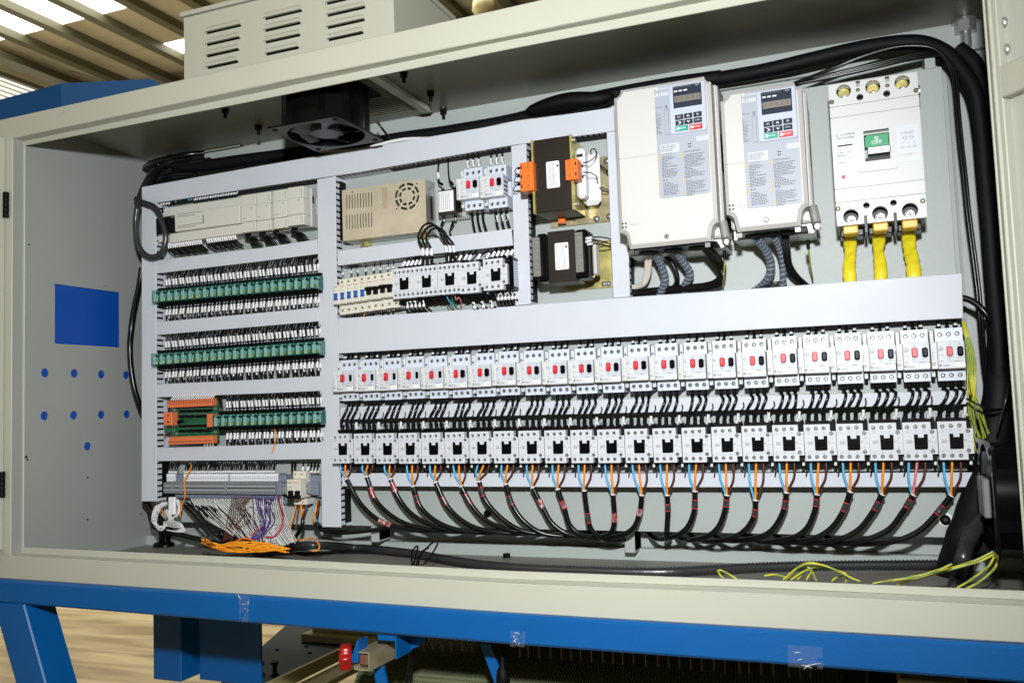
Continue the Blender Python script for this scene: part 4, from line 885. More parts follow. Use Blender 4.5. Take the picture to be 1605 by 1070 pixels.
# ================================================================ WIRES OF THE LONG ROWS
def wire(name, pts, r, m, label, cat='wire', group=None, ends=None, n=6, sm=4):
    "one wire as a thing; ends: list of (kind, p, q, r, material) children such as sleeves and boots"
    b = MB(); b.tube(spline(pts, sm), r, n)
    if not ends:
        return tag(b.obj(name, m), label, cat, group)
    t = thing(name, label, cat, (0, 0, 0), group); b.obj('conductor', m, t)
    for nm, p, q, rr, mm in ends:
        e = MB(); e.cyl(p, q, rr, 8); e.obj(nm, mm, t)
    return t
pole = ['left', 'middle', 'right']
r9 = random.Random(11)
lowz = -.0515
for i in range(NR):
    Bp, Cp = BPOS[i], CPOS[i]
    for k in range(3):
        s = Bp + Vector((MBX + (-.0125, 0, .0125)[k], .038, lowz)); e = Cp + Vector((CD['top'][k][0], .033, CD['zt'] + .006))
        yo = -.008 - .003 * r9.random(); j = lambda a: r9.uniform(-a, a)
        dxx = e.x - s.x; dz = s.z - e.z
        mid1 = Vector((s.x + .004 + j(.002), yo, s.z - dz * .30)); mid2 = Vector((s.x * .45 + e.x * .55 + .002 + j(.002), yo - .002, s.z - dz * .56)); mid3 = Vector((e.x + j(.001), yo * .3, e.z + dz * .28))
        pts = [s, s + Vector((0, -.006, -.012)), mid1, mid2, mid3, e + Vector((0, 0, .004)), e]
        wire('power_wire', pts, .0030, M_WIRE, f'black power wire, {pole[k]} of three, from the {ORD[i]} motor breaker down to its contactor', 'wire', 'power wires between motor breakers and contactors',
             [('boot', e + Vector((0, 0, .013)), e, .0038, M_FLAT), ('boot', s, s + Vector((0, -.004, -.011)), .0036, M_FLAT)])
        # top stub
        s = Bp + Vector((MBX + (-.014, -.001, .012)[k] + j(.001), .030, .0345)); e = Vector((s.x + j(.003), .022, s.z + .034))
        m1 = s.lerp(e, .5)
        wire('feed_wire', [s, m1, e], .0026, M_WIRE, f'black feed wire, {pole[k]} of three, entering the top of the {ORD[i]} motor breaker', 'wire', 'feed wires above the motor breakers',
             [('boot', s + Vector((0, 0, -.004)), s + Vector((0, -.001, .012)), .0036, M_FLAT)] + ([('marker_sleeve', s + Vector((0, -.001, .0125)), s + Vector((0, -.002, .0155)), .0030, M_SLEEVE)] if (i * 3 + k) % 3 != 1 else []))
    # control wires at the coil terminals
    p = Cp + Vector((CD['xr'] + .002, .030, CD['zt'] + .010)); bend = r9.uniform(.004, .014)
    wire('control_wire', [p, p + Vector((.001, -.002, .014)), p + Vector((bend, -.002, .026)), p + Vector((bend * .6, .005, .044))], .0014, M_WIRE, f'thin wire with white sleeve at the top right of the {ORD[i]} contactor', 'wire', 'control wires at the contactor coils',
         [('marker_sleeve', p + Vector((0, -.001, .001)), p + Vector((.001, -.003, .014)), .0027, M_SLEEVE)], sm=3)
    p2 = p + Vector((-.014, .004, 0)); bend = r9.uniform(-.01, .012)
    wire('control_wire', [p2, p2 + Vector((0, 0, .012)), p2 + Vector((bend, .002, .03)), p2 + Vector((bend, .006, .046))], .0013, M_WIRE, f'thin black control wire behind the power wires of the {ORD[i]} contactor', 'wire', 'control wires at the contactor coils',
         [('marker_sleeve', p2 + Vector((0, 0, -.001)), p2 + Vector((0, 0, .010)), .0024, M_SLEEVE)], sm=3)
    if i > 2:
        p = Cp + Vector((CD['xr'] + .006, .022, CD['zb'] + .001))
        wire('control_wire', [p, p + Vector((-.001, 0, -.012)), p + Vector((.004, .002, -.02)), p + Vector((.002, .006, -.032))], .0013, M_WIRE, f'thin black wire with white sleeve at the bottom right of the {ORD[i]} contactor', 'wire', 'control wires at the contactor coils',
             [('marker_sleeve', p, p + Vector((-.001, 0, -.011)), .0026, M_SLEEVE)], sm=3)
# motor cables: three cores into one black jacket sweeping under the plate
# jacket start points (px) and sweep
jst = [(543.5, 752), (575, 748), (612, 752), (648, 763), (683, 757), (723, 763), (751, 756), (793, 760), (835, 765), (874.5, 768), (916, 770), (961, 776), (1006, 777), (1046, 777), (1089.5, 771), (1139.5, 777), (1184.5, 785), (1233, 773), (1281, 776), (1333, 772), (1383, 776), (1432, 777), (1491, 778)]
paths = {0: [(566, 790), (600, 818), (650, 830), (700, 832)], 1: [(590, 785), (625, 815), (670, 829), (730, 833)], 2: [(628, 785), (655, 812), (705, 831), (760, 833)], 3: [(660, 795), (690, 820), (730, 832), (790, 835)],
         4: [(703, 795), (735, 822), (775, 833), (830, 836)], 5: [(740, 792), (765, 817), (808, 832), (860, 837)], 6: [(762, 785), (790, 815), (825, 833), (880, 838)], 7: [(803, 790), (822, 817), (853, 836), (900, 840)],
         8: [(851, 795), (866, 820), (892, 837), (930, 841)], 9: [(885, 797), (893, 822), (912, 838), (945, 843)], 10: [(920, 800), (925, 825), (938, 840), (965, 846)], 11: [(963, 803), (961, 827), (952, 838), (930, 842)],
         12: [(1003, 800), (994, 825), (975, 838), (945, 843)], 13: [(1047, 800), (1045.5, 825), (1045, 840), (1045, 846)], 14: [(1088, 800), (1078, 825), (1060, 839), (1035, 844)], 15: [(1136, 800), (1126, 825), (1108, 840), (1080, 846)],
         16: [(1182, 808), (1168, 830), (1145, 843), (1110, 848)], 17: [(1228, 800), (1212, 828), (1190, 841), (1150, 847)], 18: [(1277, 800), (1264, 828), (1240, 843), (1200, 849)], 19: [(1322, 800), (1302, 828), (1270, 845), (1220, 850)],
         20: [(1368, 802), (1345, 830), (1310, 846), (1260, 850)], 21: [(1415, 802), (1392, 830), (1350, 847), (1300, 852)], 22: [(1468, 805), (1440, 832), (1400, 848), (1345, 852)]}
for i in range(NR):
    Cp = CPOS[i]; j0 = at(*jst[i], -.004)
    t = thing('motor_cable', f'{ORD[i]} black motor cable from the left, with three coloured cores', 'cable', (0, 0, 0), 'motor cables below the contactors')
    cols = [(M_WB, -1), (M_WPK if i == 21 else M_WO, 0), (M_WBR, 1)]
    for m_, k in cols:
        s = Cp + Vector((CD['bot'][k + 1][0] + .0006, .024, CD['zb'] + .003)); e = j0 + Vector((k * .0028, -.0008 * (1 - abs(k)), .001))
        pts = [s, s + Vector((.0, -.003, -.010)), s.lerp(e, .55) + Vector((k * .003 + (.003 if k == 1 else 0), -.004, .0)), e + Vector((k * .0005, 0, .006)), e + Vector((0, 0, -.004))]
        b = MB(); b.tube(spline(pts, 5), .0023, 7); b.obj('core', m_, t)
    pp = [j0 + Vector((0, 0, .002)), ] + [at(x, y, Y) for (x, y), Y in zip(paths[i], (-.002, .0, .006, .03))]
    last = pp[-1]; d = last - pp[-2]; pp.append(last + Vector((d.x * .8, .05, -.002))); pp.append(last + Vector((d.x * 1.2, .07, .02)))
    sp = spline(pp, 7); b = MB(); b.tube(sp, .0052, 10); b.obj('jacket', M_WIRE, t)
    # printed shrink tube on the jacket
    a0, ln = {0: (13, 3), 1: (3, 3), 2: (1, 3), 3: (3, 2), 4: (4, 2), 9: (4, 3), 8: (4, 3), 10: (8, 4), 11: (7, 4), 12: (6, 3)}.get(i, (2 + (i * 5) % 3, 3))
    seg = sp[a0:a0 + ln + 1]; b = MB(); b.tube(seg, .0057, 10); b.obj('shrink_label', M_SHRINK if i in (0, 1, 2, 8, 9, 11, 12) else M_SHRINKG, t)
    if i not in (0, 1, 2, 8, 9, 11, 12):
        for e_ in (seg[0], seg[-1]):
            k_ = min(range(len(sp)), key=lambda q: (sp[q] - e_).length); d = (sp[min(k_ + 1, len(sp) - 1)] - sp[max(k_ - 1, 0)]).normalized()
            b = MB(); b.cyl(e_ - d * .0007, e_ + d * .0007, .0061, 10); b.obj('red_ring', M_RED, t)
    d = (sp[1] - sp[0]).normalized(); b = MB(); b.cyl(sp[0] - d * .001, sp[0] + d * .001, .0056, 9); b.obj('cut_end', M_WW, t)
# ================================================================ DRIVES
KP = Loc(1010, 120, 8.231, -.103)
KO = at(1048.9, 134.6, -.103)
def inverter(px_tl, label, corner, x0w, x1w, z0w, z1w, big):
    "px_tl: keypad top-left in the photo; x0w.. world extents of the cover at Y -.1"
    kw = at(px_tl[0], px_tl[1], -.103); loc = Vector((x0w, -.1, z0w)); t = thing('inverter_drive', label, 'inverter', loc, 'beige inverter drives side by side')
    WD, HT = x1w - x0w, z1w - z0w
    ox, oz = kw.x - x0w, kw.z - z0w
    K_ = lambda x, y, Y=-.103: (lambda p: (p.x - KO.x + ox, p.z - KO.z + oz))(KP.w(x, y, Y))
    def KR(x0, y0, x1, y1): a, b_ = K_(x0, y0), K_(x1, y1); return min(a[0], b_[0]), max(a[0], b_[0]), min(a[1], b_[1]), max(a[1], b_[1])
    n = .013
    # front cover outline with scooped corners
    def scoop(cx, cz, r, a0, a1, k=4): return [(cx + r * math.cos(math.radians(a0 + (a1 - a0) * i / k)), cz + r * math.sin(math.radians(a0 + (a1 - a0) * i / k))) for i in range(k + 1)]
    out = []
    out += scoop(0.0, HT, .014, 270, 360)[::1]      # top left scoop
    out += scoop(WD, HT, .012, 180, 270)
    out += [(WD, .037)]
    out += scoop(WD + .002, .02, .014, 90, 180)
    out += [(WD - .016, .0), (.018, .0)]
    out += scoop(0, .02, .014, 0, 90)
    b = MB(); b.prism(out, 0, .045, .007); b.obj('front_cover', M_DRIVE, t)
    b = MB(); b.box(-.0005, .022, -.0004 + .0, .0, .0, 0.001) if False else None
    zs = K_(140, 1000)[1]; b.prism([(.004, zs), (KR(120, 150, 130, 160)[0] - .001, zs), (KR(120, 150, 130, 160)[0] - .001, zs + .0007), (.004, zs + .0007)], -.0002, .001); b.obj('cover_seam', M_INKL, t)
    b = MB(); b.box(.002, WD + .006, .0453, .075, .012, HT - .004, .004); b.obj('middle_housing', M_DRIVE, t)
    b = MB(); b.box(.004, WD + .004, .0753, .1445, .016, HT + .004, .002)
    for k in range(5): b.box(WD + .004, WD + .0055, .082 + k * .012, .088 + k * .012, .05, HT - .02)
    b.obj('heat_sink', mat('dark_grey_drive_side', srgb(92, 92, 94), .4, metal=.3), t)
    b = MB(); b.box(WD + .0061, WD + .0069, .050, .070, HT * .45, HT * .68, .0005); b.obj('side_vent', M_SHINE, t)
    b = MB()
    for zz in (.28, .36, .44, .2): b.box(-.0005, .0, .048, .07, HT * zz, HT * zz + .0015)
    b.obj('side_slots', M_SHINE, t)
    # label
    lx0, lx1, lz0, lz1 = KR(125, 160, 838, 120); lz1 = K_(125, 150)[1]; lz0 = (lambda p: p.z - KO.z + oz)(at(1033 + 3, 311, -.103)); lx1 = K_(832, 1000)[0]
    b = MB(); b.prism(rrect(lx0, lx1, lz0, lz1 + .001, .006, 4), -.0010, .0, .0003); b.obj('grey_label', M_PGREY, t)
    b = MB(); p = K_(135, 172); b.add([(p[0], -.0013, p[1] + .0035), (p[0] + .005, -.0013, p[1] + .0035), (p[0] + .0035, -.0013, p[1] - .0032), (p[0] + .0025, -.0013, p[1] - .001)], [(0, 1, 2, 3)], M_INKW)
    b.text('YASKAWA', p[0] + .0062, p[1], -.0013, .0042, m=M_INKW, sx=.98); p = K_(135, 245); b.text('A1000', p[0], p[1], -.0013, .0103, m=M_INKW, sx=.92); b.obj('brand_print', None, t)
    b = MB(); q = KR(140, 460, 225, 745); b.dashes(q[0], q[1], q[2], q[3], -.0013, .0018, M_INK, 4, .8, (.001, .003)); q = KR(250, 430, 300, 735); b.dashes(q[0], q[1] - .001, q[2], q[3], -.0013, .0020, M_INKL, 6, .7, (.001, .003))
    p = K_(137, 405); b.text('LED display', p[0], p[1], -.0013, .0030); p = K_(280, 390); b.text('8', p[0], p[1], -.0013, .009, 'CENTER')
    a_, c_ = K_(315, 415), K_(322, 745); b.box(c_[0] - .0006, c_[0] - .0001, -.0013, -.001, c_[1], a_[1]); b.box(c_[0] - .008, c_[0] - .0006, -.0013, -.001, c_[1], c_[1] + .0005); b.box(c_[0] - .008, c_[0] - .0006, -.0013, -.001, a_[1] - .0005, a_[1])
    b.obj('legend_print', M_INK, t)
    # keypad
    q = KR(320, 120, 795, 100); kx0, kx1 = K_(320, 400)[0], K_(795, 400)[0]; kz1 = K_(320, 122)[1]; kz0 = K_(345, 752)[1]
    kp = MB(); kp.prism(rrect(kx0, kx1, kz0, kz1, .003, 3), -.0035, -.001, .0012); kp = kp.obj('keypad', M_PAD, t)
    sx0, sx1, sz1, sz0 = K_(372, 300)[0], K_(742, 300)[0], K_(372, 138)[1], K_(378, 418)[1]
    b = MB(); b.box(sx0, sx1, -.0042, -.0036, sz0, sz1, .0004); b.obj('display_screen', M_NAVY, kp)
    dz1, dz0 = K_(385, 262)[1], K_(385, 345)[1]; b = MB(); b.box(sx0 + .002, sx1 - .002, -.0045, -.0043, dz0, dz1, m=M_DIGIT)
    for k in range(5): b.text('8', sx0 + .002 + (sx1 - sx0 - .004) * (k + .5) / 5, (dz0 + dz1) / 2, -.0047, (dz1 - dz0) * .85, 'CENTER', m=mat('faint_segment', srgb(100, 92, 86), .5))
    b.obj('digit_window', None, kp)
    b = MB(); zz = K_(385, 200)[1]
    for k, s_ in enumerate(('REV', 'DRV', 'FOUT')): x = sx0 + .002 + k * .0092; b.box(x, x + .0065, -.0045, -.0043, zz - .0013, zz + .0013, m=M_INKW)
    b.text('DIGITAL OPERATOR JVOP-182', sx0 + .0015, sz1 - .0028, -.0045, .0024, m=M_INKL, sx=1.0); x = sx1 - .011; b.text('ALM', x, sz1 - .0030, -.0045, .0032, m=M_INKW, sx=1.2); b.obj('screen_print', None, kp)
    keys = [(450, 527, 'ESC'), (565, 507, '^'), (687, 487, '*'), (456, 600, '>'), (571, 582, 'v'), (689, 563, 'ENTER')]
    for x, y, s_ in keys:
        c0 = K_(x, y); b = MB(); b.box(c0[0] - .0077, c0[0] + .0077, -.0046, -.0036, c0[1] - .0047, c0[1] + .0047, .0006, m=M_NAVY)
        if s_ in '^v>': 
            g_ = {'^': 1, 'v': -1, '>': 0}[s_]
            pr = [(-.003, -.0015), (0, .0022), (.003, -.0015), (.0019, -.0022), (0, .0003), (-.0019, -.0022)] if g_ else [(-.003, .0028), (-.002, .0034), (.004, 0), (-.002, -.0034), (-.003, -.0028), (.001, 0)]
            b.add([(c0[0] + x_, -.0048, c0[1] + z_ * (g_ or 1)) for x_, z_ in pr], [tuple(range(6))], M_INKW)
        elif s_ == '*': b.lathe((c0[0], -.0047, c0[1]), (0, -1, 0), [(.0026, 0), (.0026, .0002)], 12, M_INKL)
        else: b.text(s_, c0[0], c0[1], -.0048, .0042 if s_ == 'ESC' else .003, 'CENTER', m=M_INKW)
        b.obj('key', None, kp)
    for x, y, s_, m_ in ((484, 670, 'RUN', M_TEAL), (666, 648, 'STOP', M_RED)):
        c0 = K_(x, y); b = MB(); b.box(c0[0] - .0120, c0[0] + .0120, -.0046, -.0036, c0[1] - .0050, c0[1] + .0050, .0006, m=m_)
        b.lathe((c0[0] - .0072, -.0046, c0[1]), (0, -1, 0), [(.0030, 0), (.0030, .0003)], 12, M_INKW, False); b.lathe((c0[0] - .0072, -.0049, c0[1]), (0, -1, 0), [(.0015, 0), (.0015, .0002)], 6, m_, False)
        b.text(s_, c0[0] - .0035, c0[1], -.0049, .0052, m=M_INKW); b.obj('key', None, kp)
    q = KR(672, 745, 795, 840); b = MB(); b.box(q[0] - .001, q[1] + .004, -.002, -.001, q[2] + .003, q[3] - .003, .0004); o = b.obj('port_cover', M_LGREY, t); 
    b = MB(); b.tube([(q[0] + .005, -.0022, (q[2] + q[3]) / 2 - .003), (q[0] + .007, -.0022, (q[2] + q[3]) / 2 + .003), (q[0] + .010, -.0022, (q[2] + q[3]) / 2 - .002), (q[0] + .012, -.0022, (q[2] + q[3]) / 2 + .004)], .0003, 4); b.obj('port_mark', M_INKL, o)
    q = KR(205, 900, 450, 960); b = MB(); b.box(q[0], q[1], -.0014, -.001, q[2] - .001, q[3] + .003, m=M_LGREY); b.dashes(q[0] + .002, q[1] - .002, q[2], q[3] + .001, -.0016, .0022, M_INK, 9, .7, (.001, .003)); b.obj('rating_sticker', None, t)
    b = MB()
    for x, y in ((570, 866), (592, 862), (570, 902), (594, 897)): c0 = K_(x, y); b.box(c0[0] - .0012, c0[0] + .0012, -.0014, -.001, c0[1] - .0012, c0[1] + .0012)
    b.obj('indicator_dots', M_INK, t)
    # warning text columns (second view starts at 1010,230 : same scale, 110 px lower)
    V = lambda x, y: K_(x, y + 905.4)
    b = MB()
    for (x, y, s_) in ((215, 98, 'WARNING'), (508, 66, 'AVERTISSEMENT'), (235, 437, '警 告'), (530, 405, '危 险')): p = V(x, y); b.text(s_, p[0], p[1], -.0013, .0042)
    for x0, y0, x1, y1, sd in ((218, 125, 440, 405, 1), (510, 95, 790, 385, 2), (240, 465, 455, 640, 3), (535, 430, 810, 625, 4)):
        a_, c_ = V(x0, y0), V(x1, y1); b.dashes(a_[0], c_[0], c_[1] + (.003 if x0 > 0 else 0), a_[1], -.0013, .0019, M_INK, sd, .8, (.0012, .005))
    b.obj('warning_print', None, t)
    for x, y in ((184, 108), (186, 145), (478, 72), (479, 107), (196, 374), (489, 340), (200, 440), (201, 474), (493, 405), (494, 440), (208, 618), (502, 586)):
        p = V(x, y); b = MB(); b.add([(p[0] - .0026, -.0014, p[1] - .0022), (p[0] + .0026, -.0014, p[1] - .0022), (p[0], -.0014, p[1] + .0024)], [(0, 1, 2)], M_YEL); b.box(p[0] - .0004, p[0] + .0004, -.0016, -.0015, p[1] - .0014, p[1] + .0010, m=M_INK); b.obj('warning_triangle', None, t)
    # charge lamp dots bottom left, cover screw
    cz_ = .040; b = MB()
    for i in (0, 1):
        for j in (0, 1): b.box(.006 + i * .006, .0092 + i * .006, -.0004, .001, cz_ + j * .0072, cz_ + .0036 + j * .0072)
    b.obj('charge_vents', M_SHINE, t)
    b = MB(); b.text('CHARGE', .019, cz_ + .005, -.0003, .004, m=M_INKL); b.obj('charge_print', None, t)
    put('cover_screw', screw_mesh(.0052, 'cover_screw'), t, WD * .49, -.0008, .016)
    # gland plate underneath with rubber bungs
    b = MB(); b.box(.016, WD - .004, .004, .100, -.004, -.001, .0005); b.obj('gland_plate', M_BLACK, t)
    for k in range(3 if big else 3):
        b = MB(); xx = .045 + k * (WD - .07) / 2.4; b.lathe((xx, .042, -.004), (0, 0, -1), [(.019, 0), (.018, .003), (.008, .005)], 18); b.obj('cable_gland', M_FLAT, t)
    b = MB(); b.box(.004, WD + .006, .06, .144, -.006, .012, .001); b.obj('lower_chassis', M_ALU, t)
    b = MB(); b.cyl((WD + .006, .030, .036), (WD + .012, .020, .004), .008, 12, r1=.0075, m=M_ALU); b.cyl((WD + .0125, .018, .002), (WD + .0125, .018, -.008), .0055, 10, m=M_STEEL); b.cyl((WD + .0125, .0125, -.003), (WD + .0125, .011, -.003), .0045, 10, m=M_STEEL); b.obj('earth_post', None, t)
    for xx in (.022, WD - .02): b = MB(); b.box(xx - .005, xx + .005, .0, .004, -.012, -.003, .0005); b.obj('plate_clip', M_DSTEEL, t)
    return t, loc, WD
c1 = [at(x, y, -.1) for x, y in ((962, 148), (1000, 134), (1128, 374), (1025, 386), (1103, 135))]
D1, DL1, DW1 = inverter((1048.9, 134.6), 'larger beige inverter drive on the left, with keypad and grey warning label', None, .7475, .9325, .352, .662, True)
D2, DL2, DW2 = inverter((1186.5, 143.5), 'smaller beige inverter drive on the right, with keypad and grey warning label', None, .9485, 1.0915, .3635, .6235, False)
# drive cables
def cable(name, px, r, m, label, cat='cable', group=None, n=8, sm=6, ribbed=False, children=None):
    pts = [p if isinstance(p, Vector) else at(*p) for p in px]
    b = MB()
    if ribbed: b.ribbed(pts, r, ribbed if isinstance(ribbed, float) else .004, n)
    else: b.tube(spline(pts, sm), r, n)
    return tag(b.obj(name, m), label, cat, group)
GDC = 'cables leaving the bottoms of the two drives'
for dx in (0, 5):
    cable('grey_cable', [(1017 + dx, 383, -.05), (1014 + dx, 405, -.02), (1012 + dx, 430, .0), (1006 + dx * .6, 446, .012), (992, 449 + dx * .3, .025), (975, 443, .035)], .0042, mat('pale_grey_cable_sheath', srgb(205, 200, 188), .4), ['pale grey cable curling under the large drive, left one of two', 'pale grey cable curling under the large drive, right one of two'][dx > 0], group=GDC)
def wrapped(px, r, label):
    t = thing('wrapped_cable', label, 'cable', (0, 0, 0), GDC); pts = spline([at(*p) for p in px], 8)
    b = MB(); b.tube(pts, r * .72, 9); b.obj('cable_core', mat('blue_grey_cable_sheath', srgb(74, 84, 96), .4), t)
    b = MB(); L = 0; T = 0
    hel = []
    for i in range(len(pts) - 1):
        seg = (pts[i + 1] - pts[i]); l = seg.length; d = seg.normalized(); u = d.cross(Vector((0, 1, 0))); u = u.normalized() if u.length > .1 else Vector((1, 0, 0)); w_ = d.cross(u)
        for k in range(4):
            a = L / .0095 * 2 * math.pi + k / 4 * l / .0095 * 2 * math.pi; hel.append(pts[i].lerp(pts[i + 1], k / 4) + (u * math.cos(a) + w_ * math.sin(a)) * r * .86)
        L += l
    b.tube(hel, .0012, 4); b.obj('spiral_wrap', mat('milky_spiral_wrap', srgb(158, 168, 180), .2), t)
    b = MB(); b.tube(pts, r * .95, 10); b.obj('wrap_film', M_SPIRAL, t)
wrapped([(1024, 390, -.05), (1033, 408, -.02), (1041, 430, 0), (1042, 442, .01), (1036, 458, .025), (1033, 470, .03)], .0085, 'spiral wrapped cable under the large drive, left one of two')
wrapped([(1054, 386, -.05), (1066, 404, -.02), (1079, 423, 0), (1081, 433, .01), (1073, 449, .025), (1073, 465, .03)], .0085, 'spiral wrapped cable under the large drive, right one of two')
wrapped([(1187, 375, -.05), (1200, 392, -.02), (1208, 412, 0), (1206, 432, .01), (1194, 448, .03), (1180, 458, .04)], .0085, 'spiral wrapped cable under the small drive, left one of two')
wrapped([(1213, 372, -.05), (1222, 390, -.02), (1227, 415, .0), (1227, 440, .01), (1224, 460, .03)], .0065, 'spiral wrapped cable under the small drive, right one of two')
for k in range(3):
    cable('black_power_cable', [(1095 + k * 5, 380, -.05), (1108 + k * 5, 395, -.03), (1122 + k * 5, 415, -.01 + k * .006), (1129 + k * 2, 428 + k, 0), (1124 + k * 2, 440 + k * 2, .008), (1105, 447 + k * 2, .016), (1070, 450 + k * 2, .022), (1020, 455 + k * 2, .03), (984, 458 + k * 2, .034)], .0058, M_WIRE,
          ['innermost', 'middle', 'outermost'][k] + ' thick black cable curving under the large drive towards the left', group=GDC)
cable('black_power_cable', [(1038, 396, .0), (1050, 408, .01), (1059, 425, .015), (1061, 442, .02), (1052, 456, .03)], .0052, M_WIRE, 'single black cable between the two spiral wrapped ones under the large drive', group=GDC)
for k in range(2): cable('black_power_cable', [(1228 + k * 5, 372, -.05), (1230 + k * 5, 392, -.02), (1233 + k * 5, 415, .0), (1244 + k * 5, 433, .012), (1262 + k * 3, 448, .03)], .0052, M_WIRE, ['left', 'right'][k] + ' one of the two thick black cables under the small drive', group=GDC)
cable('black_power_cable', [(1190, 452, .02), (1220, 443, .02), (1232, 447, .03)], .003, M_WIRE, 'thin black cable end peeping over the wide duct under the small drive', group=GDC)
def earth(px, label, r=.0017, group=None, m2=True, name='earth_wire'):
    t = thing(name, label, 'wire', (0, 0, 0), group); pts = spline([p if isinstance(p, Vector) else at(*p) for p in px], 6)
    b = MB(); b.tube(pts, r, 7); b.obj('insulation', M_YG, t)
    b = MB(); hel = []
    for i, p in enumerate(pts):
        d = (pts[min(i + 1, len(pts) - 1)] - pts[max(i - 1, 0)]).normalized(); u = Vector((0, -1, 0)); u = (u - d * u.dot(d)).normalized(); w_ = d.cross(u); a = .5 + .9 * math.sin(i * .45); hel.append(p + (u * math.cos(a) + w_ * math.sin(a)) * r * .62)
    b.tube(hel, r * .52, 5); b.obj('green_stripe', mat('green_earth_stripe', srgb(58, 132, 84), .4), t); return t
for (px, lb, kx) in (([(1136, 404, -.07), (1135, 425, -.03), (1133, 453, .02)], 'green yellow earth wire hanging from the large drive', 1135.5), ([(1267, 388, -.07), (1270, 412, -.03), (1274, 440, .03)], 'green yellow earth wire hanging from the small drive', 1267)):
    t = earth(px, lb, .0015); p = at(*px[0]); b = MB(); b.cyl(p + Vector((0, 0, .014)), p + Vector((0, 0, -.003)), .0032, 8); b.obj('boot', M_FLAT, t)
# ================================================================ MOULDED CASE BREAKER
YM_ = -.07
m0, m1, m2_, m3 = at(1298.5, 134, YM_), at(1440, 112.5, YM_), at(1311, 354.5, YM_), at(1451.5, 341, YM_)
mx0, mx1, mz1, mz0 = (m0.x + m2_.x) / 2, (m1.x + m3.x) / 2, (m0.z + m1.z) / 2, (m2_.z + m3.z) / 2
mc_ = thing('main_circuit_breaker', 'large white main circuit breaker with green OFF handle window', 'circuit breaker', (mx0, YM_, mz0))
MR = Vector((mx0, YM_, mz0)); MW, MH = mx1 - mx0, mz1 - mz0
A = Loc(1280, 100, 7.132, YM_, MR); Bl = Loc(1200, 270, 3.963, YM_, MR); Hn = Loc(1300, 190, 10.03, YM_, MR)
th = [A(300, 305), A(627, 260), A(957, 213)]; bh = [Bl(530, 272), Bl(711, 256), Bl(897, 238)]
zt_ = sum(p[1] for p in th) / 3; zb_ = sum(p[1] for p in bh) / 3
th = [(x, zt_) for x, z in th]; bh = [(x, zb_) for x, z in bh]
sm_h = [A(483, 375), A(783, 335)] + [Bl(626, 206), Bl(794, 190)]
ts = [A(460, 293), A(790, 246)]; ts = [(x, (ts[0][1] + ts[1][1]) / 2) for x, z in ts]; sl = [A(460, 222), A(787, 178)]; slz = (sl[0][1] + sl[1][1]) / 2
co = [A(168, 430), A(1110, 298), Bl(450, 227), Bl(976, 178)]
g1, g2 = (A(150, 485)[1] + A(1155, 350)[1]) / 2, (A(160, 605)[1] + A(1158, 480)[1]) / 2
g3, g4 = (Bl(425, 107)[1] + Bl(990, 48)[1]) / 2, (Bl(430, 188)[1] + Bl(995, 133)[1]) / 2
hw = Hn(530, 160), Hn(960, 600); hx0, hx1 = (Hn(530, 165)[0] + Hn(562, 640)[0]) / 2, (Hn(930, 120)[0] + Hn(962, 600)[0]) / 2; hz1, hz0 = (Hn(530, 165)[1] + Hn(930, 120)[1]) / 2, (Hn(562, 640)[1] + Hn(962, 600)[1]) / 2
def front(z0, z1, hs, nm, proud=0): holed(rrect(.0003, MW - .0003, z0, z1, .0015, 2), hs, -proud, .012, M_MCCB, nm, mc_)
front(g1 + .0004, MH, [circ(x, z, .0125, 20) for x, z in th] + [circ(x, z, .006, 12) for x, z in sm_h[:2]] + [circ(x, z, .0035, 10) for x, z in ts] + [[(x - .0035, slz - .005), (x + .0035, slz - .005), (x + .0035, slz + .005), (x - .0035, slz + .005)] for x, z in sl], 'upper_terminal_cover')
front(g2 + .0003, g1 - .0003, [], 'upper_band')
front(g3 + .0003, g2 - .0003, [[(hx0, hz0), (hx1, hz0), (hx1, hz1), (hx0, hz1)]], 'centre_cover')
front(g4 + .0003, g3 - .0003, [], 'lower_band')
front(0, g4 - .0004, [circ(x, z, .0130, 20) for x, z in bh] + [circ(x, z, .0055, 12) for x, z in sm_h[2:]], 'lower_terminal_cover')
b = MB(M_MCCB); b.box(.001, MW - .001, .030, .11, .002, MH - .001, .001); b.box(.0005, .003, .0125, .03, .002, MH - .001); b.box(MW - .003, MW - .0005, .0125, .03, .002, MH - .001); b.box(.003, MW - .003, .0125, .03, g1 - .03, g1 - .02); b.box(.003, MW - .003, .0125, .03, g4 + .002, g4 + .01)
b.obj('case', None, mc_)
b = MB(); b.box(.003, MW - .003, .0280, .0299, .003, MH - .002); b.obj('case_inner', M_SHINE, mc_)
for x, z in th:
    b = MB(); b.lathe((x, .026, z + .002), (0, -1, 0), [(.0118, 0), (.0112, .006), (.009, .008)], 18, M_BRASS); b.lathe((x, .018, z - .0085), (0, -1, 0), [(.0065, 0), (.0065, .004), (.0035, .0045), (.0035, .002)], 14, M_STEEL); b.obj('terminal_bolt', None, mc_)
for x, z in bh:
    b = MB(); b.lathe((x, .026, z - .004), (0, -1, 0), [(.0098, 0), (.0092, .010), (.0060, .0105), (.0058, .0075), (.0030, .0078), (.0028, .0125), (.0006, .013)], 18, M_STEEL); b.obj('terminal_bolt', None, mc_)
for x, z in ts: put('cover_screw', SCREWB, mc_, x, .002, z)
for x, z in co:
    b = MB(); b.lathe((x, 0, z), (0, -1, 0), [(.0042, .0001), (.0042, .0004)], 12, M_SHINE, False); b.obj('screw_recess', None, mc_); put('cover_screw', SCREWB, mc_, x, -.0004, z)
b = MB(); fx0, fx1 = Hn(425, 400)[0], Hn(1055, 350)[0]; fz1, fz0 = Hn(600, 20)[1], Hn(600, 800)[1]
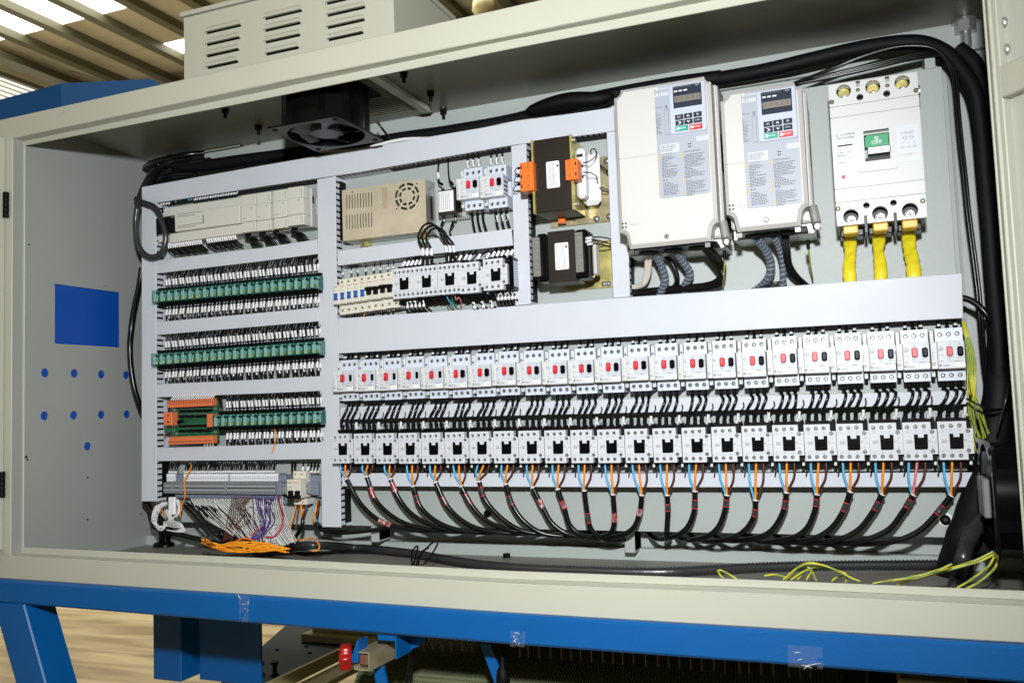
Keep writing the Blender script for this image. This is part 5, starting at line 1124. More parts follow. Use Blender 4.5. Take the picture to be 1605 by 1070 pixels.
fme = holed(rrect(fx0, fx1, fz0, fz1, .006, 4), [[(hx0, hz0), (hx1, hz0), (hx1, hz1), (hx0, hz1)]], -.0035, -.0001, M_MCCB, 'handle_bezel', mc_)
b = MB(); b.box(hx0 - .001, hx1 + .001, .0122, .0145, hz0 - .001, hz1 + .001); b.obj('handle_pocket', mat('pale_grey_pocket', srgb(170, 182, 176), .5), mc_)
gz1, gz0 = (Hn(555, 240)[1] + Hn(915, 182)[1]) / 2, (Hn(570, 415)[1] + Hn(920, 370)[1]) / 2
b = MB(); b.box(hx0 + .0008, hx1 - .0005, .001, .012, gz0 - .002, gz1 + .0015, .0008); b.obj('handle_plate', M_BLACK, mc_)
b = MB(); b.prism([(hx0 + .002, gz0), (hx1 - .0015, gz0), (hx1 - .0015, gz1), (hx0 + .005, gz1), (hx0 + .002, gz1 - .003)], .0004, .001, .0); hnd = b.obj('off_face', M_GREEN, mc_)
b = MB(); cx_ = (hx0 + hx1) / 2; hh = gz1 - gz0; b.text('OFF', cx_, gz0 + hh * .33, .0002, hh * .48, 'CENTER', m=M_INKW, sx=1.0)
b.lathe((cx_, .0004, gz0 + hh * .70), (0, -1, 0), [(hh * .15, 0), (hh * .15, .0002)], 20, M_INKW, False); b.lathe((cx_, .0002, gz0 + hh * .70), (0, -1, 0), [(hh * .085, 0), (hh * .085, .0001)], 16, M_GREEN, False); b.obj('off_print', None, hnd)
wz1, wz0 = (Hn(600, 440)[1] + Hn(930, 405)[1]) / 2, (Hn(605, 540)[1] + Hn(940, 505)[1]) / 2
b = MB(); b.box(hx0 + .005, hx1 + .0005, -.010, .011, wz0 - .001, wz1 + .001, .001); o = b.obj('toggle_handle', M_BLACK, mc_)
b = MB(); b.box(hx0 + .006, hx1 - .0008, -.0104, -.0101, wz0, wz1, m=M_PAPER); b.text('(120)-B1', hx0 + .011, (wz0 + wz1) / 2, -.0106, .0065, m=M_INKL); b.obj('handle_sticker', None, o)
b = MB(); b.box(hx0 + .001, hx1 - .0005, .004, .0121, hz0 + .0005, wz0 - .003, .0005); b.obj('handle_slot', M_SHINE, mc_)
b = MB()
q = Hn.rect(85, 195, 400, 160); lx0_, lx1_, lz1_, lz0_ = Hn(92, 400)[0], fx0 - .001, Hn(95, 195)[1], Hn(110, 750)[1]
b.box(lx0_, lx1_, -.0004, 0, lz0_, lz1_, m=M_LSTK); p = Hn(108, 235)
b.lathe((p[0] + .002, -.0005, p[1]), (0, -1, 0), [(.0022, 0), (.0022, .0002)], 12, M_RED, False); b.lathe((p[0] + .003, -.0007, p[1]), (0, -1, 0), [(.0016, 0), (.0016, .0001)], 12, M_LSTK, False)
b.text('KENTO', p[0] + .006, p[1], -.0007, .0032); b.text('断路电器', p[0] + .016, p[1] + .0006, -.0007, .0038)
p = Hn(115, 285); b.text('塑壳外壳式断路器', p[0], p[1], -.0007, .0036)
for x0, y0, x1, y1 in ((120, 330, 365, 378), (125, 382, 370, 425)): a_, c_ = Hn(x0, y0), Hn(x1, y1); b.box(a_[0], c_[0], -.0006, -.0005, c_[1], a_[1] - .0006, m=M_PAPER)
for x, y, s_ in ((130, 355, 'HTCM1-400/3300'), (135, 405, 'In 400A'), (120, 455, 'Ui 800V   50Hz'), (122, 510, 'Ue 380V  Icu 35kA'), (125, 555, '额定电流 A'), (125, 670, 'IEC60947-2')): p = Hn(x, y); b.text(s_, p[0], p[1], -.0008, .0031)
p = Hn(200, 605); b.box(p[0], p[0] + .008, -.0006, -.0005, p[1], p[1] + .0003, m=M_INK); b.box(p[0] + .009, p[0] + .017, -.0006, -.0005, p[1] + .001, p[1] + .0013, m=M_INK); b.box(lx0_ + .001, lx1_ - .001, -.0006, -.0005, lz0_ + .004, lz0_ + .0043, m=M_INKL)
b.obj('left_sticker', None, mc_)
b = MB(); rx0_, rx1_, rz1_, rz0_ = fx1 + .001, Hn(1405, 300)[0], Hn(1230, 55)[1], Hn(1260, 628)[1]; b.box(rx0_, rx1_, -.0004, 0, rz0_, rz1_, m=M_LSTK)
for x, y, s_, z in ((1120, 195, 'In=10In±20%', .0040), (1125, 350, 'Ue', .003), (1220, 338, 'Icu', .003), (1320, 323, 'Ics', .003), (1115, 422, '400V', .0034), (1212, 410, '50kA', .0034), (1312, 397, '35kA', .0034)): p = Hn(x, y); b.text(s_, p[0], p[1], -.0006, z)
for x, y in ((1188, 260), (1292, 248)): p = Hn(x, y); b.lathe((p[0], -.0004, p[1]), (0, -1, 0), [(.0036, 0), (.0036, .0002)], 14, M_INKL, False); b.lathe((p[0], -.0006, p[1]), (0, -1, 0), [(.0030, 0), (.0030, .0001)], 14, M_LSTK, False); b.text('CCC' if x < 1200 else 'CQ', p[0], p[1], -.0009, .0028, 'CENTER')
b.box(rx0_ + .001, rx1_ - .0005, -.0006, -.0004, rz0_ + .006, rz0_ + .016, m=M_PAPER); b.text('厦门科拓电器有限公司', rx0_ + .0018, rz0_ + .0122, -.0008, .0031, sx=.98); b.dashes(rx0_ + .002, rx1_ - .002, rz0_ + .0065, rz0_ + .010, -.0008, .0016, M_INKL, 2, 1); b.obj('right_sticker', None, mc_)
p = Hn(222, 877); b = MB(); b.lathe((p[0], 0, p[1]), (0, -1, 0), [(.0032, .0002), (.0032, .0005)], 14, M_FLAT, False); b.lathe((p[0], -.0005, p[1]), (0, -1, 0), [(.0027, 0), (.0024, .0012)], 14, M_RED); b.obj('trip_button', None, mc_)
b = MB(); b.lathe((MW, .03, MH - .026), (1, 0, 0), [(.011, 0), (.011, .004)], 16); b.obj('side_knob', M_STEEL, mc_)
# phase barriers and black clamps under it, yellow taped cables
for k, (x, z) in enumerate(bh):
    b = MB(); b.box(x - .020, x + .020, .040, .09, -.014, -.0005, .002); b.obj('clamp_block', M_BLACK, mc_)
for x in ((bh[0][0] + bh[1][0]) / 2, (bh[1][0] + bh[2][0]) / 2): b = MB(); b.box(x - .0025, x + .0025, -.0006, .06, -.016, .014, .0005); b.obj('barrier', M_BLACK, mc_)
for k, (pxs, lb) in enumerate((([(1333, 353), (1332, 372), (1333, 395), (1331, 418), (1333, 450)], 'leftmost'), ([(1379, 349), (1378, 370), (1377, 393), (1380, 416), (1381, 450)], 'middle'), ([(1424, 345), (1424, 366), (1426, 390), (1431, 414), (1434, 446)], 'rightmost'))):
    t = thing('taped_cable', f'{lb} of the three yellow taped cables below the main breaker', 'cable', (0, 0, 0), 'yellow taped cables below the main breaker')
    pts = spline([at(x, y, Y) for (x, y), Y in zip(pxs, (-.03, -.01, .008, .022, .03))], 7)
    rr = random.Random(k + 5); b = MB(); vs = []; N = 14; q = len(pts)
    prof = [[1.05, 1.0, .82, .92, 1.0], [1.05, .98, .72, .9, .98], [1.05, .96, .92, .98, 1.1]][k]
    for i, p in enumerate(pts):
        f = i / (q - 1) * 4; a_ = int(min(f, 3.999)); wd = prof[a_] + (prof[a_ + 1] - prof[a_]) * (f - a_); wr = .0125 * wd * (1 + .05 * math.sin(i * 1.9 + k) + .025 * rr.uniform(-1, 1))
        for j_ in range(N): an = 2 * math.pi * j_ / N; vs.append((p.x + wr * math.cos(an), p.y + wr * (.35 if i < 5 else .55) * math.sin(an), p.z + .0016 * math.sin(an * 2 + i)))
    b.add(vs, [(i * N + j_, i * N + (j_ + 1) % N, (i + 1) * N + (j_ + 1) % N, (i + 1) * N + j_) for i in range(q - 1) for j_ in range(N)], smooth=True); b.obj('taped_lug', M_YTAPE, t)
    p = pts[0]; b = MB(); b.box(p.x - .0125, p.x + .0125, -.066, -.030, mz0 - .015, mz0 - .0006, .002); b.obj('yellow_sleeve', mat('amber_yellow_sleeve', srgb(222, 178, 40), .4), t)
# ================================================================ TRANSFORMERS
YT = -.055
R1 = at(835, 220, YT); T1 = Loc(800, 190, 6.294, YT, R1)
tr = thing('transformer', 'upper transformer with dark core, orange terminals and white label', 'transformer', R1)
x0, x1, z0, z1 = (T1(240, 500)[0] + T1(260, 900)[0]) / 2, (T1(580, 130)[0] + T1(610, 850)[0]) / 2, (T1(265, 920)[1] + T1(610, 860)[1]) / 2, (T1(235, 200)[1] + T1(575, 130)[1]) / 2
b = MB(); b.box(x0, x1, 0, .004, z0, z1, .0012); b.obj('core_face', M_CORE, tr)
for k in range(12): b = MB(); b.box(x0 + .0005, x1 - .0005, .0042 + k * .0062, .0042 + k * .0062 + .0056, z0 + .001, z1 - .001, .0003); b.obj('lamination', M_LAM, tr)
for xx, nm in ((x0 - .0055, 0), (x1 + .0008, 1)):
    b = MB(); b.box(xx, xx + .0045, -.004, .006, z0 - .001, z1 + .001, .0005); b.box(xx + (.0035 if nm == 0 else 0), xx + (.0045 if nm == 0 else .001), .0062, .084, z0 + .002, z1 - .002); b.obj('side_bracket', M_BRASS, tr)
def orange(x0_, x1_, z0_, z1_, n, nm='orange_terminal_block', mirror=False, par=tr):
    b = MB(M_ORANGE); b.box(x0_, x1_, -.016, .012, z0_, z1_, .0012); h = (z1_ - z0_) / n
    o = None
    cxs = (x0_ + x1_) / 2 + (.004 if not mirror else -.003)
    for k in range(n): zc = z0_ + h * (k + .5); b.lathe((cxs, -.016, zc), (0, -1, 0), [(.0048, 0), (.0045, .0025), (.0026, .0025), (.0024, .0003)], 14, M_ORANGE)
    o = b.obj(nm, None, par)
    for k in range(n):
        zc = z0_ + h * (k + .5); q = MB(); q.box(*((x0_ + .002, x0_ + .0048) if not mirror else (x1_ - .0058, x1_ - .003)), -.0166, -.0155, zc - .0035, zc + .0035, m=M_SHINE); q.obj('wire_slot', None, o)
        put('terminal_screw', SCREWB, o, cxs, -.0165, zc)
    for k in range(1, n): q = MB(); q.box(x0_ + .0005, x1_ - .0005, -.0162, -.0158, z0_ + h * k - .0003, z0_ + h * k + .0003, m=M_BROWN); q.obj('division_line', None, o)
    return o
YO = -.075
TO = Loc(800, 190, 6.294, YT - .014, R1)
a0, a1 = TO(93, 425), TO(235, 680); orange(a0[0], a1[0], a1[1], a0[1] + .002, 3)
a0, a1 = TO(540, 385), TO(672, 570); orange(a0[0], a1[0], a1[1], a0[1], 2, mirror=True)
p0, p1 = T1(352, 415), T1(490, 640); b = MB(); b.prism(rrect(p0[0], p1[0], p1[1] - .002, p0[1] + .002, .0025, 3), -.0005, 0, m=M_PAPER)
for k in range(3): b.add([(x, y, z) for x, y, z in []], [])
r7 = random.Random(3)
for k in range(7):
    xx = p0[0] + .003 + k * .0022; z = p0[1] - .002
    while z > p1[1] + .002:
        l = r7.uniform(.0008, .002); b.box(xx, xx + .0011, -.0007, -.0006, z - l, z, m=M_INK if k in (5, 6) else M_INKL); z -= l + .0008
p = T1(465, 440); b.lathe((p[0], -.0005, p[1]), (0, -1, 0), [(.0026, 0), (.0026, .0002)], 12, M_INK, False)
b.obj('rating_label', None, tr)
c0, c1 = T1(615, 290, YT + .02), T1(770, 770, YT + .02); b = MB(); b.box(x1 + .004, x1 + .024, .018, .050, c1[1] + .004, c0[1] + .004, .006); b.obj('coil_bobbin', M_PAPER, tr)
b = MB(); b.box(x1 + .006, x1 + .044, .052, .070, c1[1] - .004, c0[1] + .002, .008); b.obj('coil_bobbin', M_PAPER, tr)
for k in range(3): zz = c0[1] - .012 - k * .022; b = MB(); b.box(x1 + .008, x1 + .021, .0172, .0182, zz - .004, zz + .002); b.obj('winding_window', M_SHINE, tr)
b = MB(); b.box(x0 - .016, x0 - .006, .03, .06, z0 + .02, z1 - .045, .003); b.obj('coil_bobbin', M_PAPER, tr)
b = MB(); b.box(x0 - .004, x1 + .062, .0985, .1015, z0 - .012, z1 - .025, .001); b.obj('base_plate', M_IRID, tr)
for (xx, zz) in ((x1 + .05, z1 - .036), (x1 + .05, z0 - .002), (x1 + .022, z0 - .004)): b = MB(); b.lathe((xx, .0985, zz), (0, -1, 0), [(.0075, 0), (.0075, .001), (.005, .0012), (.0045, .004), (.001, .0045)], 14); b.obj('fixing_screw', M_STEEL, tr)
for zz in (z1 - .008, z0 + .012): b = MB(); b.cyl((x1 + .002, .01, zz), (x1 + .010, .01, zz), .004, 8); b.obj('clamp_bolt', M_STEEL, tr)
b = MB(); b.box(x0 + .022, x0 + .036, .07, .085, z0 - .010, z0 + .0005, .001); b.obj('lower_terminal', M_ORANGE, tr)
def thin(pts, label, r=.0012, m=M_WIRE, grp=None, kids=None, name='wire'): return wire(name, pts, r, m, label, 'wire', grp, kids, n=6, sm=6)
GT = 'thin black wires at the transformers'
tw = lambda x, y, Y: at(800 + x / 6.294, 190 + y / 6.294, Y)
for pts, lb in (([(715, 415, -.06), (790, 390, -.05), (850, 330, -.02), (830, 275, 0), (795, 285, .0), (800, 330, .0), (850, 400, .01), (965, 495, .03)], 'thin black wire looping above the orange terminal of the upper transformer'),
                ([(825, 370, .0), (870, 430, .01), (965, 525, .03)], 'short black wire below the loop at the upper transformer'),
                ([(715, 505, -.06), (790, 510, -.05), (850, 550, -.02), (860, 610, 0), (900, 650, .01), (975, 685, .03)], 'thin black wire bending right from the lower orange terminal of the upper transformer'),
                ([(880, 655, .0), (920, 685, .01), (975, 708, .03)], 'short black wire ending behind the duct below the upper transformer loop')):
    thin([tw(*p) for p in pts], lb, grp=GT)
for k, (y, lb) in enumerate(((462, 'top'), (541, 'middle'), (625, 'bottom'))):
    thin([tw(100, y, -.06), tw(60, y + 5, -.05), tw(45 - k * 8, y + 40 + k * 10, -.03), tw(75, y + 70, -.02)], f'{lb} one of the wires looping at the left orange terminal of the upper transformer', .0011, grp=GT, kids=[('boot', tw(100, y, -.062), tw(74, y + 2, -.058), .0026, M_FLAT)])
# lower transformer
R2 = at(857, 440, -.05); T2 = Loc(800, 270, 3.9625, -.05, R2)
t2 = thing('transformer', 'lower transformer, smaller, black with clear covered terminals and white label', 'transformer', R2)
x0, x1 = (T2(225, 380)[0] + T2(245, 690)[0]) / 2, (T2(395, 360)[0] + T2(408, 680)[0]) / 2; z0, z1 = (T2(240, 690)[1] + T2(405, 675)[1]) / 2, (T2(225, 375)[1] + T2(390, 350)[1]) / 2
b = MB(); b.box(x0, x1, 0, .004, z0, z1, .001); b.obj('core_face', M_CORE, t2)
for k in range(10): b = MB(); b.box(x0 + .0005, x1 - .0005, .0042 + k * .006, .0042 + k * .006 + .0054, z0 + .001, z1 - .001, .0003); b.obj('lamination', M_LAM, t2)
xl0, xr1 = (T2(155, 390)[0] + T2(170, 690)[0]) / 2, (T2(468, 350)[0] + T2(498, 660)[0]) / 2
for a_, c_ in ((xl0, x0 - .0005), (x1 + .0005, xr1)): b = MB(); b.box(a_, c_, -.003, .045, z0 + .004, z1 - .002, .005); b.obj('coil_former', M_BLACK, t2)
for (xa_, ya_, xb_, yb_, nm) in ((150, 420, 205, 645, 'left'), (412, 388, 470, 618, 'right')):
    a_, c_ = T2(xa_, ya_), T2(xb_, yb_); b = MB(); b.box(a_[0] + .001, c_[0] - .001, -.008, -.0032, c_[1], a_[1], .001); o = b.obj('terminal_strip', M_BLACK, t2)
    for k in range(5): zz = c_[1] + (a_[1] - c_[1]) * (k + .5) / 5; put('terminal_screw', SCREWB if k in (0, 4) else SCREWS, o, (a_[0] + c_[0]) / 2, -.009, zz)
    b = MB(); b.box(a_[0], c_[0], -.016, -.0135, c_[1] - .002, a_[1] + .002, .0008); b.obj('clear_cover', M_CLEAR, t2)
p0, p1 = T2(275, 442), T2(365, 600); b = MB(); b.prism(rrect(p0[0], p1[0], p1[1], p0[1], .0025, 3), -.0005, 0, m=M_PAPER)
for k in range(7):
    xx = p0[0] + .003 + k * .0026; z = p0[1] - .003
    while z > p1[1] + .003: l = r7.uniform(.0008, .002); b.box(xx, xx + .0012, -.0007, -.0006, z - l, z, m=M_INK if k in (5, 6, 0) else M_INKL); z -= l + .0009
p = T2(347, 462); b.lathe((p[0], -.0005, p[1]), (0, -1, 0), [(.0026, 0), (.0026, .0002)], 12, M_INK, False)
b.obj('rating_label', None, t2)
b = MB(); b.box(xr1 + .002, xr1 + .010, .02, .05, z0 + .012, z1 - .018, .004); b.obj('coil_bobbin', M_DRIVE, t2)
b = MB(); b.box(x0, xr1 + .022, .0945, .0975, z0 - .006, z1 - .012, .001); b.obj('base_plate', M_BRASS, t2)
for xx in (xr1 + .004, xr1 + .014): b = MB(); b.lathe((xx, .0945, z0 + .002), (0, -1, 0), [(.006, 0), (.006, .001), (.004, .0012), (.0035, .004), (.001, .0045)], 12); b.obj('fixing_screw', M_STEEL, t2)
tv = lambda x, y, Y: at(800 + x / 3.9625, 270 + y / 3.9625, Y)
for k, (pts, lb) in enumerate((([(470, 412, -.058), (530, 402, -.04), (580, 405, .0), (625, 415, .03)], 'uppermost'), ([(470, 432, -.058), (520, 420, -.04), (570, 430, .0), (625, 445, .03)], 'middle'), ([(475, 448, -.05), (530, 440, -.03), (590, 455, .0), (628, 468, .03)], 'lowest'))):
    P_ = [tv(*p) for p in pts]; thin(P_, f'{lb} black wire leaving the right terminals of the lower transformer', .0014, grp=GT, kids=[('marker_sleeve', P_[0], P_[0].lerp(P_[1], .6), .0027, M_SLEEVE)])
# ================================================================ POWER SUPPLY
R3 = at(537.5, 376, .0 - .003); Pz = Loc(400, 270, 3.9625, -.003, R3)
ps_ = thing('power_supply', 'gold tinted perforated metal power supply with round fan grille', 'power supply', R3)
x0, x1 = 0, (Pz(1058, 40)[0] + Pz(1062, 380)[0]) / 2; z0, z1 = (Pz(548, 418)[1] + Pz(1060, 375)[1]) / 2, (Pz(547, 108)[1] + Pz(1058, 42)[1]) / 2
fc = Pz(943, 150); hs = []
for rr_, n_, da in ((.028, 8, 34), (.018, 8, 30)):
    for k in range(n_):
        a0_ = 360 / n_ * k + 10; loop = [(fc[0] + (rr_ + .0028) * math.cos(math.radians(a0_ + da * i / 5)), fc[1] + (rr_ + .0028) * math.sin(math.radians(a0_ + da * i / 5))) for i in range(6)] + [(fc[0] + (rr_ - .0028) * math.cos(math.radians(a0_ + da * i / 5)), fc[1] + (rr_ - .0028) * math.sin(math.radians(a0_ + da * i / 5))) for i in range(5, -1, -1)]; hs.append(loop)
for (xa_, xb_, ya_, yb_) in ((568, 722, 185, 0), (568, 722, 310, 0)):
    for k in range(10):
        xx = xa_ + (xb_ - xa_) * k / 9; yc = ya_ - (xx - 568) * .10; c0 = Pz(xx, yc); hs.append([(c0[0] - .0011, c0[1] - .0165), (c0[0] + .0011, c0[1] - .0165), (c0[0] + .0011, c0[1] + .0165), (c0[0] - .0011, c0[1] + .0165)])
holed([(x0, z0), (x1, z0), (x1, z1), (x0, z1)], hs, 0, .0012, M_PSU, 'cover', ps_)
b = MB(); b.box(x0, x0 + .0012, .0012, .048, z0, z1); b.box(x0 + .0012, x1 - .0012, .0012, .048, z1 - .0012, z1); b.box(x0 + .0012, x1 - .0012, .0012, .020, z0, z0 + .0012); b.obj('top_side_panels', M_PSU, ps_)
b = MB(); b.box(x1 - .0012, x1, .0012, .050, z0, z1); b.box(x0, x1, .0205, .05, z0 - .0008, z0 + .0004); o = b.obj('chassis', M_STEEL, ps_)
b = MB(); b.box(x1 + .0001, x1 + .0008, .020, .032, z0 + .030, z1 - .035, .0004); b.obj('side_pressing', M_DSTEEL, ps_)
b = MB(); b.box(x0 + .002, x1 - .002, .006, .047, z0 + .002, z1 - .002); b.obj('innards', mat('dim_circuit_innards', srgb(46, 46, 44), .5, vary=.5, vscale=60), ps_)
b = MB(); b.lathe((fc[0], .0058, fc[1]), (0, -1, 0), [(.012, 0), (.012, .002)], 20); b.obj('fan_hub', M_FLAT, ps_)
for k, (x, y) in enumerate(((1005, 72), (880, 228), (605, 125))): c0 = Pz(x, y); put('screw', SCREWS, ps_, c0[0], 0.0002, c0[1])
b = MB(); q = Pz.rect(790, 95, 840, 215)
r7 = random.Random(5)
for k in range(4):
    xx = q[0] + k * .0034; z = q[3]
    while z > q[2]: l = r7.uniform(.001, .003); b.box(xx, xx + .0012, -.0002, 0, z - l, z, m=mat('rust_print', srgb(150, 96, 60), .6)); z -= l + .0008
b.obj('warning_print', None, ps_)
for x, y in ((685, 435), (1040, 400)): c0 = Pz(x, y, .03); b = MB(); b.box(c0[0] - .009, c0[0] + .009, .026, .046, z0 - .013, z0 - .001, .001); b.obj('mounting_foot', M_BRASS, ps_); put('foot_screw', SCREW, ps_, c0[0], .0255, z0 - .007)
# filter
R4 = at(686, 330, .0); Fz = Loc(660, 220, 6.6875, .0, R4); ft_ = thing('line_filter', 'small metal line filter with white label beside the power supply', 'line filter', R4)
x0, x1 = (Fz(172, 520)[0] + Fz(178, 790)[0]) / 2, (Fz(355, 510)[0] + Fz(362, 780)[0]) / 2; z0, z1 = (Fz(178, 795)[1] + Fz(360, 770)[1]) / 2, (Fz(172, 525)[1] + Fz(355, 508)[1]) / 2
b = MB(); b.box(x0, x1, 0, .034, z0, z1, .0015); b.obj('can', M_DSTEEL, ft_)
b = MB(); b.box(x0 - .002, x1 + .016, .0342, .044, z0 - .006, z1 + .004, .001); b.obj('can_flange', M_ALU, ft_)
b = MB(); b.box(x0 + .002, x1 - .004, -.0004, 0, z0 + .008, z1 - .003, m=M_PAPER)
for k in range(6):
    xx = x0 + .0045 + k * .0046; z = z1 - .006
    while z > z0 + .012: l = r7.uniform(.0008, .0024); b.box(xx, xx + .0012, -.0006, -.0005, z - l, z, m=M_INK); z -= l + .0009
b.obj('rating_label', None, ft_)
for xx in (x0 + .008, x1 - .006):
    for zz, s_ in ((z1, 1), (z0, -1)): b = MB(); b.cyl((xx, .012, zz), (xx, .012, zz + s_ * .006), .0036, 8, m=M_FLAT); b.cyl((xx, .012, zz + s_ * .006), (xx, .012, zz + s_ * .011), .0026, 6, m=M_STEEL); b.obj('stud_terminal', None, ft_)
fw = lambda x, y, Y: at(660 + x / 6.6875, 220 + y / 6.6875, Y)
GF = 'black wires at the line filter'
for pts, lb, sl_ in (([(225, 465, .012), (185, 440, .012), (178, 340, .012), (182, 250, .02), (195, 205, .03)], 'black wire with white sleeve rising from the left top stud of the line filter', (.38, .62)), ([(335, 465, .012), (305, 430, .012), (292, 370, .012), (284, 270, .02), (285, 180, .03)], 'black wire rising from the right top stud of the line filter', None),
                 ([(228, 850, .012), (212, 900, .015), (214, 1010, .02)], 'black wire dropping from the left bottom stud of the line filter', None), ([(342, 850, .012), (318, 900, .015), (300, 960, .02), (318, 1000, .025)], 'black and yellow wire dropping from the right bottom stud of the line filter', None)):
    P_ = [fw(*p) for p in pts]; kids = [('boot', P_[0], P_[1], .003, M_FLAT)] + ([('marker_sleeve', P_[1].lerp(P_[2], .35), P_[2], .0028, M_SLEEVE)] if sl_ else []); thin(P_, lb, .0017, grp=GF, kids=kids)
# two motor breakers beside the filter
ub = [at(660 + x / 6.6875, 220 + y / 6.6875, BY) for x, y in ((532, 462), (782, 438))]
for k, p in enumerate(ub):
    dup(MBO if False else MBK, p, ['left one of the two motor breakers beside the line filter', 'right one of the two motor breakers beside the line filter'][k], 'pair of motor breakers in the upper row')
    for j in range(3):
        s = p + Vector((MBX + (-.014, -.001, .012)[j], .030, .0345)); e = s + Vector((0, -.004, .042)); wire('feed_wire', [s, s.lerp(e, .5) + Vector((.001, -.001, 0)), e], .0024, M_WIRE, f'{pole[j]} of three feed wires above the {["left", "right"][k]} motor breaker beside the line filter', 'wire', 'feed wires of the upper breaker pair',
             [('boot', s, s + Vector((0, -.001, .010)), .0034, M_FLAT), ('marker_sleeve', s + Vector((0, -.001, .0105)), s + Vector((0, -.003, .026)), .0033, M_SLEEVE)])
        s = p + Vector((MBX + (-.0125, 0, .0125)[j], .038, -.0515)); e = s + Vector((.010 + .002 * j, -.004, -.062)); wire('feed_wire', [s, s + Vector((.002, -.003, -.02)), e], .0024, M_WIRE, f'{pole[j]} of three wires below the {["left", "right"][k]} motor breaker beside the line filter', 'wire', 'feed wires of the upper breaker pair',
             [('boot', s, s + Vector((0, 0, -.010)), .0034, M_FLAT)] + ([('marker_sleeve', s + Vector((.001, -.001, -.012)), s + Vector((.003, -.002, -.027)), .0034, M_SLEEVE)] if k else []))
p = ub[1]; b = MB(); b.box(.0, .0006, .002, .028, -.028, .016, m=M_LSTK); b.box(.0007, .0009, .002, .028, .010, .012, m=M_CBLUE); b.box(.0007, .0009, .002, .028, -.026, -.024, m=M_CBLUE)
for k in range(3): b.box(.0007, .0009, .006, .024, -.018 + k * .009, -.014 + k * .009, m=M_INK)
s0_ = b.obj('side_label', None); s0_.parent = [o for o in C.objects if o.name.startswith('motor_breaker') and (o.location - p).length < 1e-4][0]; s0_.location = (.0157, 0, 0)
# ================================================================ MINIATURE BREAKERS AND SMALL CONTACTORS (upper middle)
GM = 'miniature breakers with blue levers'
MZ = Loc(510, 390, 9.441, -.026)
def mini_breaker(loc, wd, label, lever, two, group):
    t = thing('miniature_breaker', label, 'circuit breaker', loc, group)
    b = MB(); b.box(0, wd - .0004, 0, .024, -.022, .021, .001); b.obj('front_body', M_CREAM, t)
    b = MB(); b.box(0, wd - .0004, .0243, .068, -.044, .038, .001); b.obj('rear_body', M_CREAM, t)
    n = 2 if two else 1
    for k in range(n):
        for zz in (.031, -.034):
            cx = wd * (k + .5) / n; b = MB(); b.lathe((cx, .0243, zz), (0, -1, 0), [(.0029, .0001), (.0029, .0003)], 12, M_SHINE, False); b.obj('screw_recess', None, t); put('terminal_screw', SCREWB, t, cx, .0236, zz)
    b = MB(); b.text('RAYCAP' if False else 'NDB', .0015, .0172, -.0002, .0034); 
    for k in range(5 if two else 1): b.box((.011 if two else wd - .0042) + k * .0042, (.0128 if two else wd - .0028) + k * .0042, -.0002, 0, .0162, .0178, m=mat('orange_print', srgb(220, 110, 70), .5))
    b.box(.0085, .0105, -.0002, 0, .0158, .0185, m=mat('orange_print', srgb(220, 110, 70), .5)); b.dashes(.0015, .011, .006, .014, -.0002, .0017, M_INKL, 4, .8, (.001, .003)); b.obj('front_print', None, t)
    b = MB(); b.box(wd * .18, wd * .82, .0, .0005, -.0165, .001) if False else b.box(.003, wd - .0035, -.0006, -.0001, -.0175, .003, .0003); b.obj('lever_recess', M_CREAM, t)
    if lever is M_BLUEL:
        b = MB(); b.prism([(.0045, .002), (wd - .0045, .002), (wd - .0055, -.003), (wd - .0055, -.008), (wd - .0045, -.013), (.0045, -.013), (.0055, -.008), (.0055, -.003)], -.0075, -.0006, .0015); b.obj('lever', M_BLUEL, t)
    else:
        b = MB(); b.box(.001, wd - .0015, -.0115, -.0006, -.002, .005, .0015)
        for cx in (wd * .25, wd * .75): b.box(cx - .0045, cx + .0045, -.010, -.0006, -.012, -.0018, .0012)
        b.obj('lever', M_FLAT, t)
    return t
a0, a1 = at(522, 460, -.026), at(617.5, 446, -.026)
ux = (a1.x - a0.x) / 9.0; zc0, zc1 = a0.z - .003, a1.z - .003
base_ = mini_breaker((a0.x, -.026, zc0), ux, 'leftmost miniature breaker with blue lever, overlapping the tall duct', M_BLUEL, False, GM)
for i in range(1, 5): dup(base_, (a0.x + ux * i, -.026, zc0 + (zc1 - zc0) * i / 9), f'{ORD[i]} miniature breaker with blue lever from the left', GM)
b2 = mini_breaker((a0.x + ux * 5, -.026, zc0 + (zc1 - zc0) * .6), ux * 2, 'left one of two double miniature breakers with black levers', M_FLAT, True, 'double miniature breakers with black levers')
dup(b2, (a0.x + ux * 7, -.026, zc0 + (zc1 - zc0) * .85), 'right one of two double miniature breakers with black levers, beside the contactor')
mw = lambda x, y, Y: at(510 + x / 9.441, 390 + y / 9.441, Y)
GMW = 'wires at the miniature breakers'
for i, (x0_, y0_, x1_, y1_, lb) in enumerate(((262, 385, 240, 280, 1), (385, 360, 385, 255, 1), (482, 350, 455, 240, 1), (595, 335, 605, 225, 1), (715, 320, 735, 205, 1), (812, 315, 818, 200, 1), (920, 305, 940, 195, 1), (1005, 290, 1015, 175, 1))):
    s, e = mw(x0_, y0_, .012), mw(x1_, y1_, .018); wire('thin_wire', [s, s.lerp(e, .5) + Vector((.001, -.002, 0)), e], .0015, M_WIRE, f'{ORD[i]} sleeved wire from the left above the miniature breakers', 'wire', GMW, [('marker_sleeve', s, s.lerp(e, .52), .0028, M_SLEEVE)])
